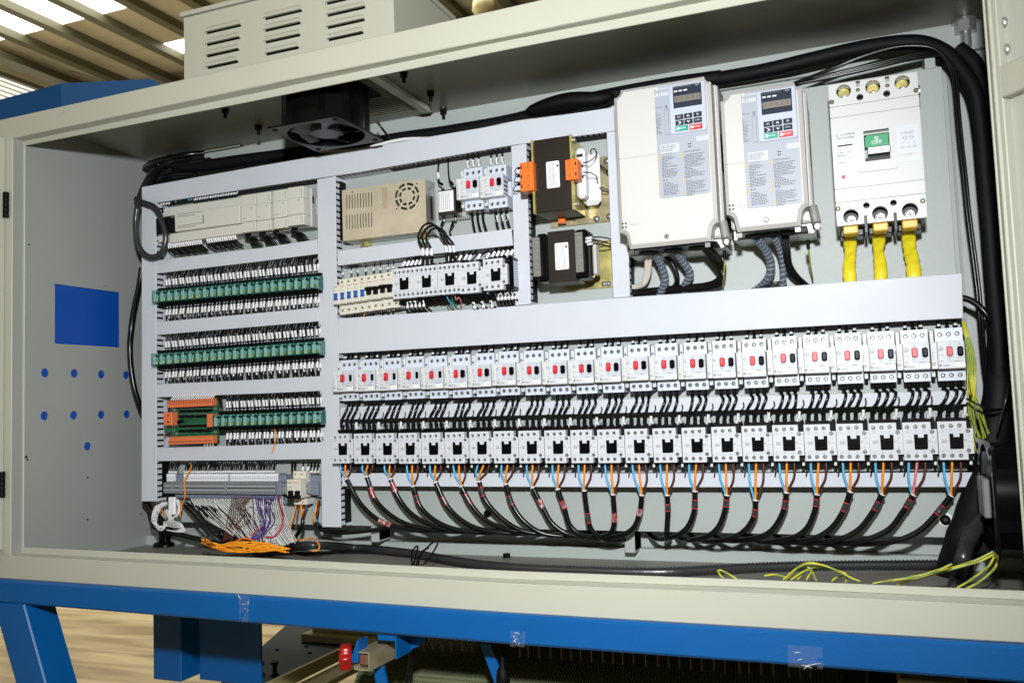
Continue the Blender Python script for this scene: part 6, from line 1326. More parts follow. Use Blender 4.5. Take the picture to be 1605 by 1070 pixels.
for i, (x0_, y0_, x1_, y1_, m_, sl_) in enumerate(((312, 900, 312, 1010, M_WIRE, 1), (415, 890, 432, 1000, M_WIRE, 1), (490, 890, 480, 1010, M_WBR, 0), (608, 880, 565, 1000, M_WO, 0), (708, 865, 718, 980, M_WIRE, 1), (820, 860, 862, 970, M_WIRE, 1), (935, 860, 940, 965, M_WIRE, 1), (1010, 840, 1000, 955, M_WIRE, 1))):
    s, e = mw(x0_, y0_, .012), mw(x1_, y1_, .018); nm = {M_WBR: 'brown', M_WO: 'orange'}.get(m_, 'black sleeved')
    wire('thin_wire', [s, s.lerp(e, .4) + Vector((.001 if m_ != M_WO else .002, -.002, 0)), e], .0016, m_, f'{nm} wire, {ORD[i]} from the left below the miniature breakers', 'wire', GMW, [('marker_sleeve', s, s.lerp(e, .6), .0028, M_SLEEVE)] if sl_ else None)
# five small contactors (three with five poles, two with three)
C5, CD5 = contactor(Vector((0, 0, 0)), 'x', aux=False, five=True)
GS = 'small contactors right of the miniature breakers'
cxs = [(633.5, 444.5), (668.5, 441), (705, 437.5)]
sp5 = [at(x, y, -.03) for x, y in cxs]; C5.location = sp5[0]; C5['label'] = 'five pole contactor next to the miniature breakers, first of the short row'; C5['group'] = GS
dup(C5, sp5[1], 'five pole contactor, second of the short row, below the arching wires'); dup(C5, sp5[2], 'five pole contactor, third of the short row')
s3 = [at(739.5, 435.5, -.034), at(777, 430.5, -.034)]
n4 = dup(CT, s3[0], 'contactor, fourth of the short row beside the transformers', GS); n5 = dup(CT, s3[1], 'contactor at the right end of the short row, by the vertical duct', GS)
bw = s3[1] + Vector((CD['xa'] + .0015, .004, 0)); t = thing('auxiliary_block', 'black auxiliary block with grey side label clipped to the last short-row contactor', 'auxiliary block', bw)
b = MB(); b.box(0, .010, .0, .07, -.034, .036, .002); b.obj('block_body', M_BLACK, t)
b = MB(); b.box(.0102, .0106, .004, .050, -.026, .028, m=M_LSTK)
r7 = random.Random(8)
for k in range(9): b.add([(.0108, .008, -.022 + k * .0055), (.0108, .008 + r7.uniform(.02, .038), -.022 + k * .0055), (.0108, .008 + .03, -.0212 + k * .0055), (.0108, .008, -.0212 + k * .0055)], [(0, 1, 2, 3)], M_INK)
b.obj('side_label', None, t)
GA = 'wires at the small contactors'
for k in range(3):   # arching jumpers
    s, e = at(662.5 + k * 7, 402, -.02), at(700 + k * 6, 397, -.02); top_ = at(681 + 1.5 * k, 374 + k * 4, -.045)
    cz_ = max(s.z, e.z) + .020; R_ = (e.x - s.x) / 2; cc = (s + e) / 2; hh_ = .045 - .006 * k
    P_ = [s, s + Vector((0, -.002, .018))] + [Vector((cc.x - R_ * math.cos(math.pi * q / 8), -.040 - .006 * math.sin(math.pi * q / 8) - .003 * k, s.z + .020 + (e.z - s.z) * q / 8 + hh_ * math.sin(math.pi * q / 8))) for q in range(1, 8)] + [e + Vector((0, -.002, .018)), e]
    wire('jumper_wire', P_, .0026, M_WIRE, ['outermost', 'middle', 'innermost'][k] + ' of three black wires arching over the second small contactor', 'wire', GA,
         [('marker_sleeve', s + Vector((0, 0, .002)), s + Vector((.001, -.001, .018)), .0034, M_SLEEVE), ('marker_sleeve', e + Vector((0, 0, .002)), e + Vector((-.001, -.001, .018)), .0034, M_SLEEVE), ('boot', s, s - Vector((0, 0, .016)), .0034, M_FLAT), ('boot', e, e - Vector((0, 0, .016)), .0034, M_FLAT)])
k_ = 0
for loc, n_, xs_ in ((sp5[0], 5, 'first'), (sp5[2], 4, 'third'), (s3[0], 3, 'fourth'), (s3[1], 5, 'fifth')):
    for k in range(n_):
        s = loc + Vector((-.022 + k * (.044 / max(n_ - 1, 1)) * .95, .034, .036)); e = s + Vector((.012 + rnd.uniform(-.004, .012), .012, .028 + rnd.uniform(0, .008)))
        wire('thin_wire', [s, s + Vector((.003, -.003, .010)), e], .0021, M_WIRE, f'{ORD[k]} wire from the left above the {xs_} small contactor', 'wire', GA, [('marker_sleeve', s + Vector((.002, -.003, .008)), s + Vector((.008, .0, .019)), .0032, M_SLEEVE)])
for loc, n_, xs_ in ((sp5[0], 5, 'first'), (s3[0], 3, 'fourth'), (s3[1], 6, 'fifth')):
    for k in range(n_):
        s = loc + Vector((-.010 + k * (.040 / max(n_ - 1, 1)), .028, -.036 if n_ != 3 else -.048)); e = s + Vector((.018 if xs_ != 'fifth' else .004, .032, -.034 if n_ != 3 else -.022))
        wire('thin_wire', [s, s + Vector((.003, -.004, -.010)), e], .0023, M_WIRE, f'{ORD[k]} wire from the left below the {xs_} small contactor', 'wire', GA, [('marker_sleeve', s + Vector((.000, -.002, -.001)), s + Vector((.005, -.004, -.015)), .0034, M_SLEEVE)])
sc = lambda x, y, Y: at(700 + x / 9.727, 380 + y / 9.727, Y)
for pts, m_, lb in (([(5, 790, 0), (20, 860, -.01), (90, 950, .0), (160, 1015, .02)], M_WB, 'sky blue wire curling under the third small contactor'), ([(80, 800, 0), (90, 900, -.01), (150, 990, .0), (190, 1018, .02)], M_WG, 'green wire curling under the third small contactor'),
                    ([(125, 780, 0), (140, 870, -.01), (185, 840, -.01), (222, 900, .0), (215, 1000, .02)], M_WPK, 'pink wire hooking down under the third small contactor'), ([(5, 900, .0), (40, 960, .0), (80, 1020, .02)], M_WIRE, 'black wire under the third small contactor')):
    thin([sc(*p) for p in pts], lb, .0012, m_, GA)
# ================================================================ CONTROLLER (PLC) AND MODULES
YC_ = -.020; PL = Loc(240, 300, 6.173, YC_)
def w2(x, y, Y=YC_): return PL.w(x, y, Y)
p00, p01, p10, p11 = w2(85, 152), w2(822, 38), w2(130, 495), w2(830, 400)
plc = thing('controller', 'long beige programmable controller with black left end', 'controller', (0, 0, 0))
X0_, X1_ = w2(60, 160).x, (w2(836, 40).x + w2(842, 395).x) / 2
Q_ = lambda x, y: (lambda p: (p.x, p.z))(w2(x, y))
def qprism(pts, y0, y1, c=.0008, m=None, nm=None, par=None):
    b = MB(); b.prism([Q_(*p) for p in pts], y0, y1, c); return b.obj(nm, m, par)
qprism([(62, 158), (836, 40), (838, 130), (72, 236)], YC_ + .012, YC_ + .05, .001, M_BEIGE, 'upper_cover', plc)
qprism([(205, 212), (838, 131), (836, 306), (213, 390)], YC_ + .0, YC_ + .05, .001, M_BEIGE, 'middle_cover', plc)
qprism([(132, 404), (836, 307), (840, 398), (136, 494)], YC_ + .010, YC_ + .05, .001, M_BEIGE, 'lower_cover', plc)
qprism([(12, 262), (204, 228), (212, 392), (16, 416)], YC_ + .004, YC_ + .05, .001, M_BLACK, 'end_cover', plc)
qprism([(-22, 200), (62, 190), (72, 420), (60, 470), (-8, 480)], YC_ + .02, YC_ + .06, .001, M_BEIGE, 'left_body', plc)
b = MB()
for y_, n_ in ((228, 6), (248, 4), (338, 6), (356, 4)):
    for k in range(n_ * 8):
        x_ = 232 + k * 5.4 - 0; p = w2(x_, y_ - (x_ - 232) * .128, YC_ - .0002); b.box(p.x, p.x + .0012, YC_ - .0003, YC_, p.z, p.z + .0012)
for k in range(4): p = w2(480, 236 + k * 20); b.box(p.x, p.x + .0035, YC_ - .0006, YC_, p.z - .002, p.z + .001)
b.obj('legend_print', M_INK, plc)
b = MB(); p = w2(190, 245); b.text('OMRON' if False else 'CP', p.x - .008, p.z, YC_ + .0038, .005, m=M_INKW); b.obj('end_print', None, plc)
b = MB(); b.box(X0_ + .02, X1_ - .01, YC_ + .0505, YP - .001, w2(400, 340).z - .03, w2(400, 340).z + .035); b.obj('rear_body', M_BEIGE, plc)
mods = [(850, 985, 35, 20, 398, 385), (996, 1130, 15, -2, 385, 368), (1158, 1292, -8, -25, 362, 345), (1310, 1462, -30, -52, 342, 318)]
for k, (xa, xb, ta, tb_, ba, bb_) in enumerate(mods):
    t = thing('expansion_module', ['first beige module right of the controller', 'second beige module right of the controller', 'third beige module right of the controller', 'fourth and largest beige module, next to the tall duct'][k], 'expansion module', (0, 0, 0), 'beige expansion modules beside the controller')
    ya = YC_ + (0 if k < 3 else -.006)
    a_, b_, c_, d_ = (w2(xa, ta), w2(xb, tb_), w2(xb + 4, bb_), w2(xa + 4, ba)); x0, x1 = (a_.x + d_.x) / 2, (b_.x + c_.x) / 2; z1, z0 = (a_.z + b_.z) / 2, (c_.z + d_.z) / 2
    h = z1 - z0
    for (f0, f1, nm, pr) in ((0, .27, 'lower_flap', .002), (.275, .70, 'centre_cover', 0), (.705, 1, 'upper_flap', .002)): b = MB(); b.box(x0, x1, ya + pr, ya + .03, z0 + h * f0, z0 + h * f1, .001); b.obj(nm, M_BEIGE, t)
    b = MB(); b.box(x0 - .0005, x1 + .004, ya + .0302, YP - .001, z0 - .001, z1 + .001, .001); b.obj('rear_body', mat('pale_grey_module_side', srgb(190, 190, 186), .5), t)
    b = MB(); p = (x1 - .012, z0 + h * .62); b.box(p[0], p[0] + .003, ya - .0003, ya, p[1], p[1] + .002); b.dashes(x0 + .004, x0 + .014, z0 + h * .34, z0 + h * .36 + .002, ya - .0003, .0014, M_INK, k, 1, (.001, .002))
    b.dashes(x1 - .005, x1 - .002, z0 + h * .75, z1 - .004, ya + .0017, .0022, M_INK, k + 3, 1, (.001, .002)); b.dashes(x1 - .005, x1 - .002, z0 + .004, z0 + h * .22, ya + .0017, .0022, M_INK, k + 3, 1, (.001, .002)); b.obj('module_print', M_INK, t)
    if k == 3:
        b = MB(); b.box(x1 + .0041, x1 + .0046, ya + .033, ya + .039, z0 + h * .6, z0 + h * .8); b.obj('side_slot', M_SHINE, t)
        b = MB(); b.box(x1 + .0041, x1 + .0046, ya + .048, ya + .062, z0 + h * .35, z0 + h * .75, m=M_LSTK)
        for q in range(7): b.box(x1 + .0048, x1 + .0049, ya + .050, ya + .058, z0 + h * (.38 + .05 * q), z0 + h * (.38 + .05 * q) + .001, m=M_INK)
        b.obj('side_label', None, t)
# controller wires
GP = 'wires below the controller'
for k in range(32):
    x_ = 140 + k * 20.8
    if 15 < k < 18: continue
    yb_ = 512 - (x_ - 140) * .135; s = w2(x_, yb_, .0) ; e = w2(x_ + 90 + rnd.uniform(-12, 12), yb_ + 105, .02)
    wire('control_wire', [s, s.lerp(e, .3) + Vector((.0, -.004, -.004)), e], .0016, M_WIRE, f'{ORD[k]} sleeved wire from the left below the controller', 'wire', GP, [('marker_sleeve', s + Vector((0, 0, .004)), s.lerp(e, .32) + Vector((0, -.004, -.002)), .0029, M_SLEEVE)], sm=3)
for k in range(30):
    x_ = 70 + k * 25; yb_ = 130 - (x_ - 70) * .150; s = w2(x_, yb_, .012); e = w2(x_ + rnd.uniform(20, 45), yb_ - 42, .02)
    m_ = M_WB if k in (6, 11, 12) else M_WIRE
    wire('control_wire', [s, s.lerp(e, .5) + Vector((0, -.004, .0)), e], .0015, m_, f'{ORD[k]} short wire from the left above the controller', 'wire', 'short wires above the controller', [('marker_sleeve', s + Vector((0, 0, -.001)), s.lerp(e, .65), .0026, M_SLEEVE)] if (k > 12 or k < 4) else None, sm=3)
for k, (x_, y_) in enumerate(((925, 395), (1065, 380), (1195, 360), (1370, 345))):
    for q in range(6):
        s = w2(x_ - 22 + q * 9, y_, .0); e = w2(x_ + 40 + q * 20, y_ + 130, .02)
        thin([s, s + Vector((.001, -.004, -.012)), s.lerp(e, .55), e], f'{ORD[q]} of the black wires hanging from the {ORD[k]} expansion module', .0022, grp='black wires hanging from the expansion modules')
# ================================================================ RELAY STRIPS
def relay(loc, w_, label):
    t = thing('relay', label, 'relay', loc)
    b = MB(); b.box(.0006, w_ - .0006, 0, .030, -.0155, .0155, .0012); b.obj('clear_cover', M_COVER, t)
    b = MB(); b.box(.0025, w_ * .48, .003, .026, -.013, .008, .001); b.box(.003, w_ - .004, .006, .02, .009, .013, .001); b.box(w_ * .45, w_ * .55, .003, .02, -.01, .004); b.obj('relay_works', M_RLYIN, t)
    b = MB(); b.box(w_ * .60, w_ * .78, .0025, .010, -.012, -.004, .001); b.obj('copper_coil', mat('yellow_copper_coil', srgb(206, 168, 70), .35, metal=.3), t)
    b = MB(); b.box(w_ * .58, w_ * .80, .002, .01, .006, .012, .0008); b.obj('contact_block', M_SHINE, t)
    b = MB(); b.box(0, w_, .0305, .062, -.021, .021, .001); 
    for k in range(3): b.box(w_ * (.14 + .28 * k), w_ * (.14 + .28 * k) + w_ * .16, .020, .0305, .0165, .023); b.box(w_ * (.14 + .28 * k), w_ * (.14 + .28 * k) + w_ * .16, .020, .0305, -.023, -.0165)
    b.obj('socket', M_FLAT, t)
    return t
YR = -.030
rows = [('upper', at(237, 465, YR), at(496, 441, YR), 22), ('middle', at(236, 563.5, YR), at(499, 543.5, YR), 22), ('lower', at(332, 659.5, YR), at(500, 653.5, YR), 14)]
RW = (rows[0][2].x - rows[0][1].x) / 22
R0 = relay(rows[0][1], RW, 'leftmost relay of the upper relay row, green tinted, overlapping the duct')
def sleeved(s, mid, e, label, grp, m_=M_WIRE, a=.0, c=.45, r=.0017):
    t = thing('relay_wire', label, 'wire', s, grp); o = s
    b = MB(); b.tube(spline([s - o, mid - o, e - o], 3), r, 5); b.obj('conductor', m_, t)
    b = MB(); d = (mid - s); b.cyl(s - o + d * a, s - o + d * c, .0030, 6); b.obj('marker_sleeve', M_SLEEVE, t)
    b = MB(); b.cyl(s - o - d.normalized() * .006, s - o, .0019, 6); b.obj('ferrule', M_LGREY, t)
    return t
variants = {}
for nm, A_, B_, n_ in rows:
    GR = f'relays of the {nm} row'
    for i in range(n_):
        f = i / n_; p = A_.lerp(B_, f); wi = (B_.x - A_.x) / n_
        if nm == 'upper' and i == 0: R0['group'] = GR; r_ = R0
        else: r_ = dup(R0, p, (f'leftmost relay of the {nm} relay row, green tinted' if i == 0 else f'rightmost relay of the {nm} relay row, green tinted' if i == n_ - 1 else f'{ORD[i]} green tinted relay from the left in the {nm} row'), GR)
        r_.scale.x = wi / RW
        if i == n_ - 1: continue
        for side in (1, -1):
            for k in range(2):
                v = (side, k, (i * 7 + k * 3) % 6)
                s = p + Vector((wi * (.32 + .42 * k) + .012, .034, side * .0265))
                lb = f'{["left", "right"][k]} wire at the {"top" if side > 0 else "bottom"} of the {ORD[i]} relay in the {nm} row'
                if v in variants:
                    dup(variants[v], s, lb, f'sleeved wires {"above" if side > 0 else "below"} the {nm} relay row')
                else:
                    rr_ = random.Random(hash(v) % 1000 + v[2]); j = rr_.uniform
                    if side > 0: mid = s + Vector((j(-.0005, .001), -.004, .019)); e = mid + Vector((j(.004, .012), .006, .030))
                    else: mid = s + Vector((j(.000, .003), -.004, -.019)); e = mid + Vector((j(-.006, .010), .006, -.030))
                    variants[v] = sleeved(s, mid, e, lb, f'sleeved wires {"above" if side > 0 else "below"} the {nm} relay row', a=.22, c=1.0)
    # second layer of wires behind, joined: too many to tell apart
    b = MB(M_FLAT); s2 = MB(M_SLEEVE)
    rr_ = random.Random(3)
    for i in range((n_ - 1) * 2):
        x = A_.x + (B_.x - A_.x) * (i + .5) / (n_ * 2) + .012; z = A_.z + (B_.z - A_.z) * i / (n_ * 2)
        b.tube([(x, .022, z - .02), (x + rr_.uniform(-.004, .006), .016, z - .045), (x + rr_.uniform(-.008, .012), .02, z - .078)], .0018, 5)
        b.tube([(x, .022, z + .02), (x + rr_.uniform(-.002, .010), .020, z + .045), (x + rr_.uniform(.002, .016), .024, z + .078)], .0019, 5)
        if i % 2 == 0: xx = x + rr_.uniform(-.001, .003); s2.cyl((xx, .010, z - .036), (xx + .004, .008, z - .052), .0028, 6)
    t = thing('wire_layer', f'dense rear layer of black wires around the {nm} relay row', 'wires', (0, 0, 0)); tag(b.obj('black_wires', None, t), kind='stuff'); tag(s2.obj('marker_sleeves', None, t), kind='stuff')
p = at(431, 672, .0); thin([p, p + Vector((.003, -.004, -.03)), p + Vector((-.012, .002, -.062))], 'single orange wire dropping from the lower relay row into the duct', .0016, M_WO)
# ================================================================ CIRCUIT BOARD
YBd = -.006; PB = Loc(230, 600, 8.92, YBd)
Bq = lambda x, y: (lambda p: (p.x, p.z))(PB.w(x, y))
bd = thing('circuit_board', 'green circuit board with orange terminal strips left of the lower relays', 'circuit board', (0, 0, 0))
b = MB(); b.prism([Bq(370, 262), (Bq(972, 245)), Bq(978, 800), Bq(368, 830)], YBd + .008, YBd + .010, 0); b.obj('board', M_PCB, bd)
def qblock(pts, y0, m, nm, c=.0008): b = MB(); b.prism([Bq(*p) for p in pts], y0, YBd + .0079, c); return b.obj(nm, m, bd)
up = qblock([(318, 250), (945, 212), (948, 318), (330, 348)], YBd - .010, M_SALMON, 'upper_terminal_strip'); lo = qblock([(350, 752), (950, 730), (955, 838), (342, 858)], YBd - .010, M_SALMON, 'lower_terminal_strip')
lt_ = qblock([(278, 408), (400, 408), (402, 588), (285, 592)], YBd - .012, M_SALMON, 'left_terminal_strip'); qblock([(885, 432), (968, 428), (968, 612), (888, 615)], YBd - .012, M_SALMON, 'right_terminal_strip'); qblock([(268, 630), (410, 628), (412, 684), (268, 690)], YBd - .006, M_DPCB, 'green_terminal')
b = MB()
for (xa, ya, xb, yb, n_) in ((335, 290, 940, 262, 20), (350, 825, 940, 800, 24), (335, 262, 930, 236, 20)):
    for k in range(n_): x = xa + (xb - xa) * k / (n_ - 1); y = ya + (yb - ya) * k / (n_ - 1); q = Bq(x, y); b.box(q[0] - .0016, q[0] + .0016, YBd - .0103, YBd - .010, q[1] - .0009, q[1] + .0009)
for y in (455, 540): q = Bq(348, y); b.box(q[0] - .002, q[0] + .002, YBd - .0124, YBd - .012, q[1] - .002, q[1] + .002)
b.obj('terminal_slots', M_FLAT, bd)
for y, xs_ in ((390, (445, 560, 680, 795)), (465, (440, 555, 680, 795)), (600, (440, 560, 680, 795)), (670, (440, 560, 675, 795))):
    for x in xs_:
        a_, c_ = Bq(x, y - 16 - (x - 440) * .02), Bq(x + 95, y + 18 - (x - 440) * .02); b = MB(); b.box(a_[0], c_[0], YBd + .001, YBd + .0079, c_[1], a_[1], .0006); b.obj('chip', M_FLAT, bd)
for x, y in ((368, 375), (932, 355), (932, 685), (395, 708)): q = Bq(x, y); b = MB(); b.lathe((q[0], YBd + .0079, q[1]), (0, -1, 0), [(.004, 0), (.004, .001), (.0025, .004)], 10); b.obj('board_screw', M_STEEL, bd)
q = Bq(445, 545); b = MB(); b.cyl((q[0], YBd - .001, q[1]), (q[0] + .013, YBd - .001, q[1] + .003), .0045, 12); b.obj('capacitor', M_BLACK, bd)
b = MB()
for y in (372, 432, 450, 580, 632, 700): a_, c_ = Bq(440, y), Bq(900, y - 9); b.box(a_[0], c_[0], YBd + .0075, YBd + .008, a_[1] - .0003, a_[1] + .0003)
b.obj('solder_traces', mat('dull_solder', srgb(120, 140, 126), .5), bd)
for k in range(19):
    s = PB.w(335 + k * 32, 242 - k * 1.3, YBd - .002); e = s + Vector((.004, .014, .016)); thin([s, e], f'{ORD[k]} short white wire from the left above the circuit board', .0016, M_WW, 'short white wires above the circuit board')
for k in range(4): s = PB.w(790 + k * 38, 848 - k, YBd - .002); thin([s + Vector((.004, 0, .0)), s + Vector((-.003, .01, -.016))], f'{ORD[k]} short white wire from the left below the circuit board', .0016, M_WW, 'short white wires below the circuit board')
for k in range(6): s = PB.w(282, 430 + k * 32, YBd - .004); thin([s, s + Vector((-.014, .012, .004 - k * .002))], f'{ORD[k]} grey wire from the top entering the left of the circuit board', .0018, mat('pale_grey_wire', srgb(190, 188, 180), .5), 'grey wires at the left of the circuit board')
s = PB.w(268, 665, YBd); thin([s, s + Vector((-.014, .01, -.014))], 'pink wire at the green terminal of the circuit board', .0016, M_WPK)
for k in range(7): s = PB.w(985 + k * 9, 180, .012); thin([s, s + Vector((.002 + .001 * k, -.004, -.035)), s + Vector((.006 + .001 * k, .0, -.075 + k * .004))], f'{ORD[k]} black wire from the left falling beside the circuit board', .0018, M_WIRE, 'black wires falling beside the circuit board')
# ================================================================ TERMINAL STRIP
YTB = -.004; TBZ = Loc(230, 720, 5.732, YTB)
tbp = lambda x, y, Y=YTB: TBZ.w(x, y, Y)
tr0, tr1 = tbp(140, 248), tbp(1158, 262)
ts_ = thing('terminal_strip', 'long grey terminal strip of narrow terminals at the bottom left', 'terminal strip', (0, 0, 0))
NT = 62; L0, L1 = tbp(150, 245), tbp(1155, 262)
tz1 = lambda f: tbp(160 + f * 995, 205, YTB).z; tz0 = lambda f: tbp(150 + f * 1005, 300 + 12 * f, YTB).z
for k in range(NT):
    f0, f1 = k / NT, (k + 1) / NT; x0, x1 = L0.x + (L1.x - L0.x) * f0, L0.x + (L1.x - L0.x) * f1; sep = k in (5, 10, 35)
    za, zb = tz1(f0), tz0(f0); b = MB()
    m_ = M_TB
    b.box(x0 + .0002, x1 - .0002, YTB + (0 if not sep else -.002), YTB + .045, zb, za, m=m_); b.box(x0 + .0002, x1 - .0002, YTB + .014, YTB + .045, zb - .012, za + .018, m=M_TBD)
    if not sep:
        zc = (za + zb) / 2; xc = (x0 + x1) / 2
        for dz in (.0095, -.0095): b.box(xc - .0011, xc + .0011, YTB - .0003, YTB, zc + dz - .0011, zc + dz + .0011, m=M_SHINE); b.box(xc - .0011, xc + .0011, YTB - .0003, YTB, zc + dz * .55 - .0008, zc + dz * .55 + .0008, m=M_LGREY)
        b.box(x0 + .0004, x1 - .0004, YTB - .0002, YTB, zc - .0010, zc + .0010, m=M_SHINE)
    b.obj('terminal', None, ts_)
    if not (k in (5, 6, 7, 8, 9, 35)):
        b = MB(); b.box(x0 + .0004, x1 - .0006, YTB + .010, YTB + .018, za + .002, za + .020, .0004, m=M_PAPER); b.box(x0 + .001, x1 - .001, YTB + .0097, YTB + .0099, za + .006, za + .013, m=M_LGREY); b.obj('marker_tag', None, ts_)
b = MB(); b.box(L0.x + .1, L1.x + .13, YP - .012, YP - .001, tz0(.9) - .028, tz0(.9) - .004, .001); b.obj('rail', M_TBD, ts_)
GTT = 'black wires above the terminal strip'
for k in range(58):
    f = k / 60; s = Vector((L0.x + (L1.x - L0.x) * (f + .01), YTB + .016, tz1(f) + .022)); e = s + Vector((rnd.uniform(.0, .014), .006, .042))
    if 5 <= k <= 8: continue
    if k < 44:
        wire('control_wire', [s, s.lerp(e, .5) + Vector((.001, -.003, 0)), e], .0019, M_WIRE, f'{ORD[k]} sleeved black wire from the left above the terminal strip', 'wire', GTT, [('marker_sleeve', s + Vector((0, 0, .0)), s.lerp(e, .36) + Vector((0, -.001, 0)), .0023, M_SLEEVE)], sm=3)
    else:
        wire('control_wire', [s, s.lerp(e, .5) + Vector((.001, -.003, 0)), e], .0019, M_WIRE, f'{ORD[57 - k]} sleeved black wire counted from the right above the terminal strip', 'wire', GTT, [('marker_sleeve', s + Vector((0, 0, .0)), s.lerp(e, .36) + Vector((0, -.001, 0)), .0023, M_SLEEVE)], sm=3)
# orange wire over the strip
thin([tbp(388, 20, .02), tbp(400, 60, .0), tbp(378, 110, -.01), tbp(345, 180, -.012), tbp(338, 250, -.012), tbp(345, 330, -.008), tbp(325, 390, 0), tbp(312, 440, .01), tbp(302, 510, .02)], 'orange wire running down over the left part of the terminal strip', .0019, M_WO)
# end clamps and small breaker at the right
def gblock(x0, y0, x1, y1, Y, Y1, m, nm, par, c=.001):
    a_, c_ = tbp(x0, y0, Y), tbp(x1, y1, Y); b = MB(); b.box(a_.x, c_.x, Y, Y1, c_.z, a_.z, c); return b.obj(nm, m, par)
ec = thing('grey_terminal_group', 'pair of grey terminals left of the small two-pole breaker', 'terminal block', (0, 0, 0))
gblock(1165, 200, 1205, 318, -.002, .04, M_TBD, 'end_clamp', ec); gblock(1208, 220, 1252, 310, .0, .04, M_TB, 'terminal', ec); gblock(1190, 140, 1250, 200, .014, .045, M_TBD, 'rear_step', ec)
e2 = thing('grey_terminal_group', 'group of three grey terminals right of the small two-pole breaker', 'terminal block', (0, 0, 0))
gblock(1390, 205, 1470, 308, .0, .045, M_TB, 'terminal', e2); gblock(1472, 200, 1542, 320, .004, .045, M_TBD, 'end_clamp', e2); gblock(1455, 140, 1530, 205, .016, .045, M_TBD, 'rear_step', e2); gblock(1530, 140, 1572, 335, .012, .045, M_TBD, 'end_bracket', e2)
b = MB()
for x in (1405, 1424, 1444, 1215, 1237):
    for y in (240, 292): p = tbp(x, y, -.0002 + .0); b.box(p.x - .0014, p.x + .0014, -.0004, .0, p.z - .0012, p.z + .0012)
b.obj('terminal_holes', M_SHINE, e2)
sb = thing('small_breaker', 'cream two-pole breaker with black levers at the bottom left rail', 'circuit breaker', (0, 0, 0))
gblock(1256, 178, 1380, 350, -.022, .02, M_CREAM, 'front_body', sb); gblock(1313, 102, 1428, 170, .004, .045, M_CREAM, 'upper_body', sb); gblock(1320, 350, 1440, 405, .004, .045, M_CREAM, 'lower_body', sb)
p0, p1 = tbp(1258, 322, -.032), tbp(1366, 352, -.032); b = MB(); b.box(p0.x, p1.x, -.034, -.0222, p1.z, p0.z, .0015)
for x in (1284, 1345): q = tbp(x, 280, -.03); b.box(q.x - .005, q.x + .005, -.031, -.0222, p0.z - .001, q.z, .001)
b.obj('lever', M_FLAT, sb)
b = MB()
for k in range(6): q = tbp(1302 + k * 13, 205, -.0222); b.box(q.x - .0012, q.x + .0012, -.0224, -.022, q.z - .001, q.z + .001, m=mat('orange_print', srgb(220, 110, 70), .5))
q = tbp(1262, 208, -.0222); b.text('NDB', q.x, q.z, -.0223, .005); b.dashes(q.x, q.x + .016, q.z - .022, q.z - .008, -.0223, .0025, M_INKL, 5, .8, (.001, .004)); b.obj('front_print', None, sb)
for x, y in ((1337, 130), (1395, 130), (1343, 382), (1402, 382)): q = tbp(x, y, .004); put('terminal_screw', SCREWB, sb, q.x, .0036, q.z)
GB2 = 'wires above the small two-pole breaker'
for k, (x, s_) in enumerate(((1308, 0), (1335, 0), (1400, 1), (1445, 1), (1480, 2), (1510, 2), (1540, 2))):
    s = tbp(x, 100 if s_ < 2 else 120, .01); e = tbp(x + (4 if s_ != 1 else 12), 22, .02); wire('thin_wire', [s, s.lerp(e, .5) + Vector((0, -.002, 0)), e], .0026 if s_ != 1 else .0016, M_WIRE, f'{ORD[k]} wire from the left above the small two-pole breaker group', 'wire', GB2, [('marker_sleeve', s, s.lerp(e, .45), .0032, M_SLEEVE)] if s_ else None)
GB3 = 'coloured wires below the small two-pole breaker'
for pts, m_, r_, lb in (([(1340, 410, .01), (1320, 500, .0), (1290, 600, -.01), (1285, 670, -.02), (1320, 715, -.03), (1400, 715, -.04), (1480, 705, -.05), (1530, 735, -.06), (1552, 780, -.07), (1530, 815, -.08), (1482, 820, -.08)], M_WO, .0017, 'orange wire looping from the small breaker to the cabinet floor'), ([(1365, 415, .01), (1350, 520, .005), (1340, 620, .0)], M_WBR, .0018, 'left brown wire below the small breaker'),
                        ([(1388, 410, .01), (1392, 460, .005), (1400, 515, .01)], M_WO, .0026, 'short orange core below the small breaker'), ([(1440, 410, .01), (1415, 480, .005), (1400, 540, .01)], M_WBR, .0028, 'thick brown core below the small breaker'),
                        ([(1504, 370, .02), (1505, 450, .01), (1520, 540, .01), (1560, 580, .03)], M_WB, .0024, 'sky blue core at the right end of the terminal rail'), ([(1524, 370, .02), (1520, 440, .008), (1500, 520, .004), (1515, 570, .01)], M_WO, .0026, 'orange core at the right end of the terminal rail'), ([(1548, 370, .02), (1540, 450, .01), (1528, 520, .01), (1530, 570, .02)], M_WBR, .0026, 'brown core at the right end of the terminal rail')):
    thin([tbp(*p) for p in pts], lb, r_, m_, GB3)
cable('black_cable', [tbp(1402, 530, .012), tbp(1395, 600, .01), tbp(1370, 650, .02), tbp(1330, 700, .04)], .0046, M_WIRE, 'black cable leaving the small breaker cores')
cable('black_cable', [tbp(1512, 565, .012), tbp(1540, 590, .01), at(505, 829, .02), at(530, 834, .02), at(560, 833, .03), at(600, 828, .04), at(617, 824, .05)], .0050, M_WIRE, 'black cable with red marked sleeve running right under the tall duct')
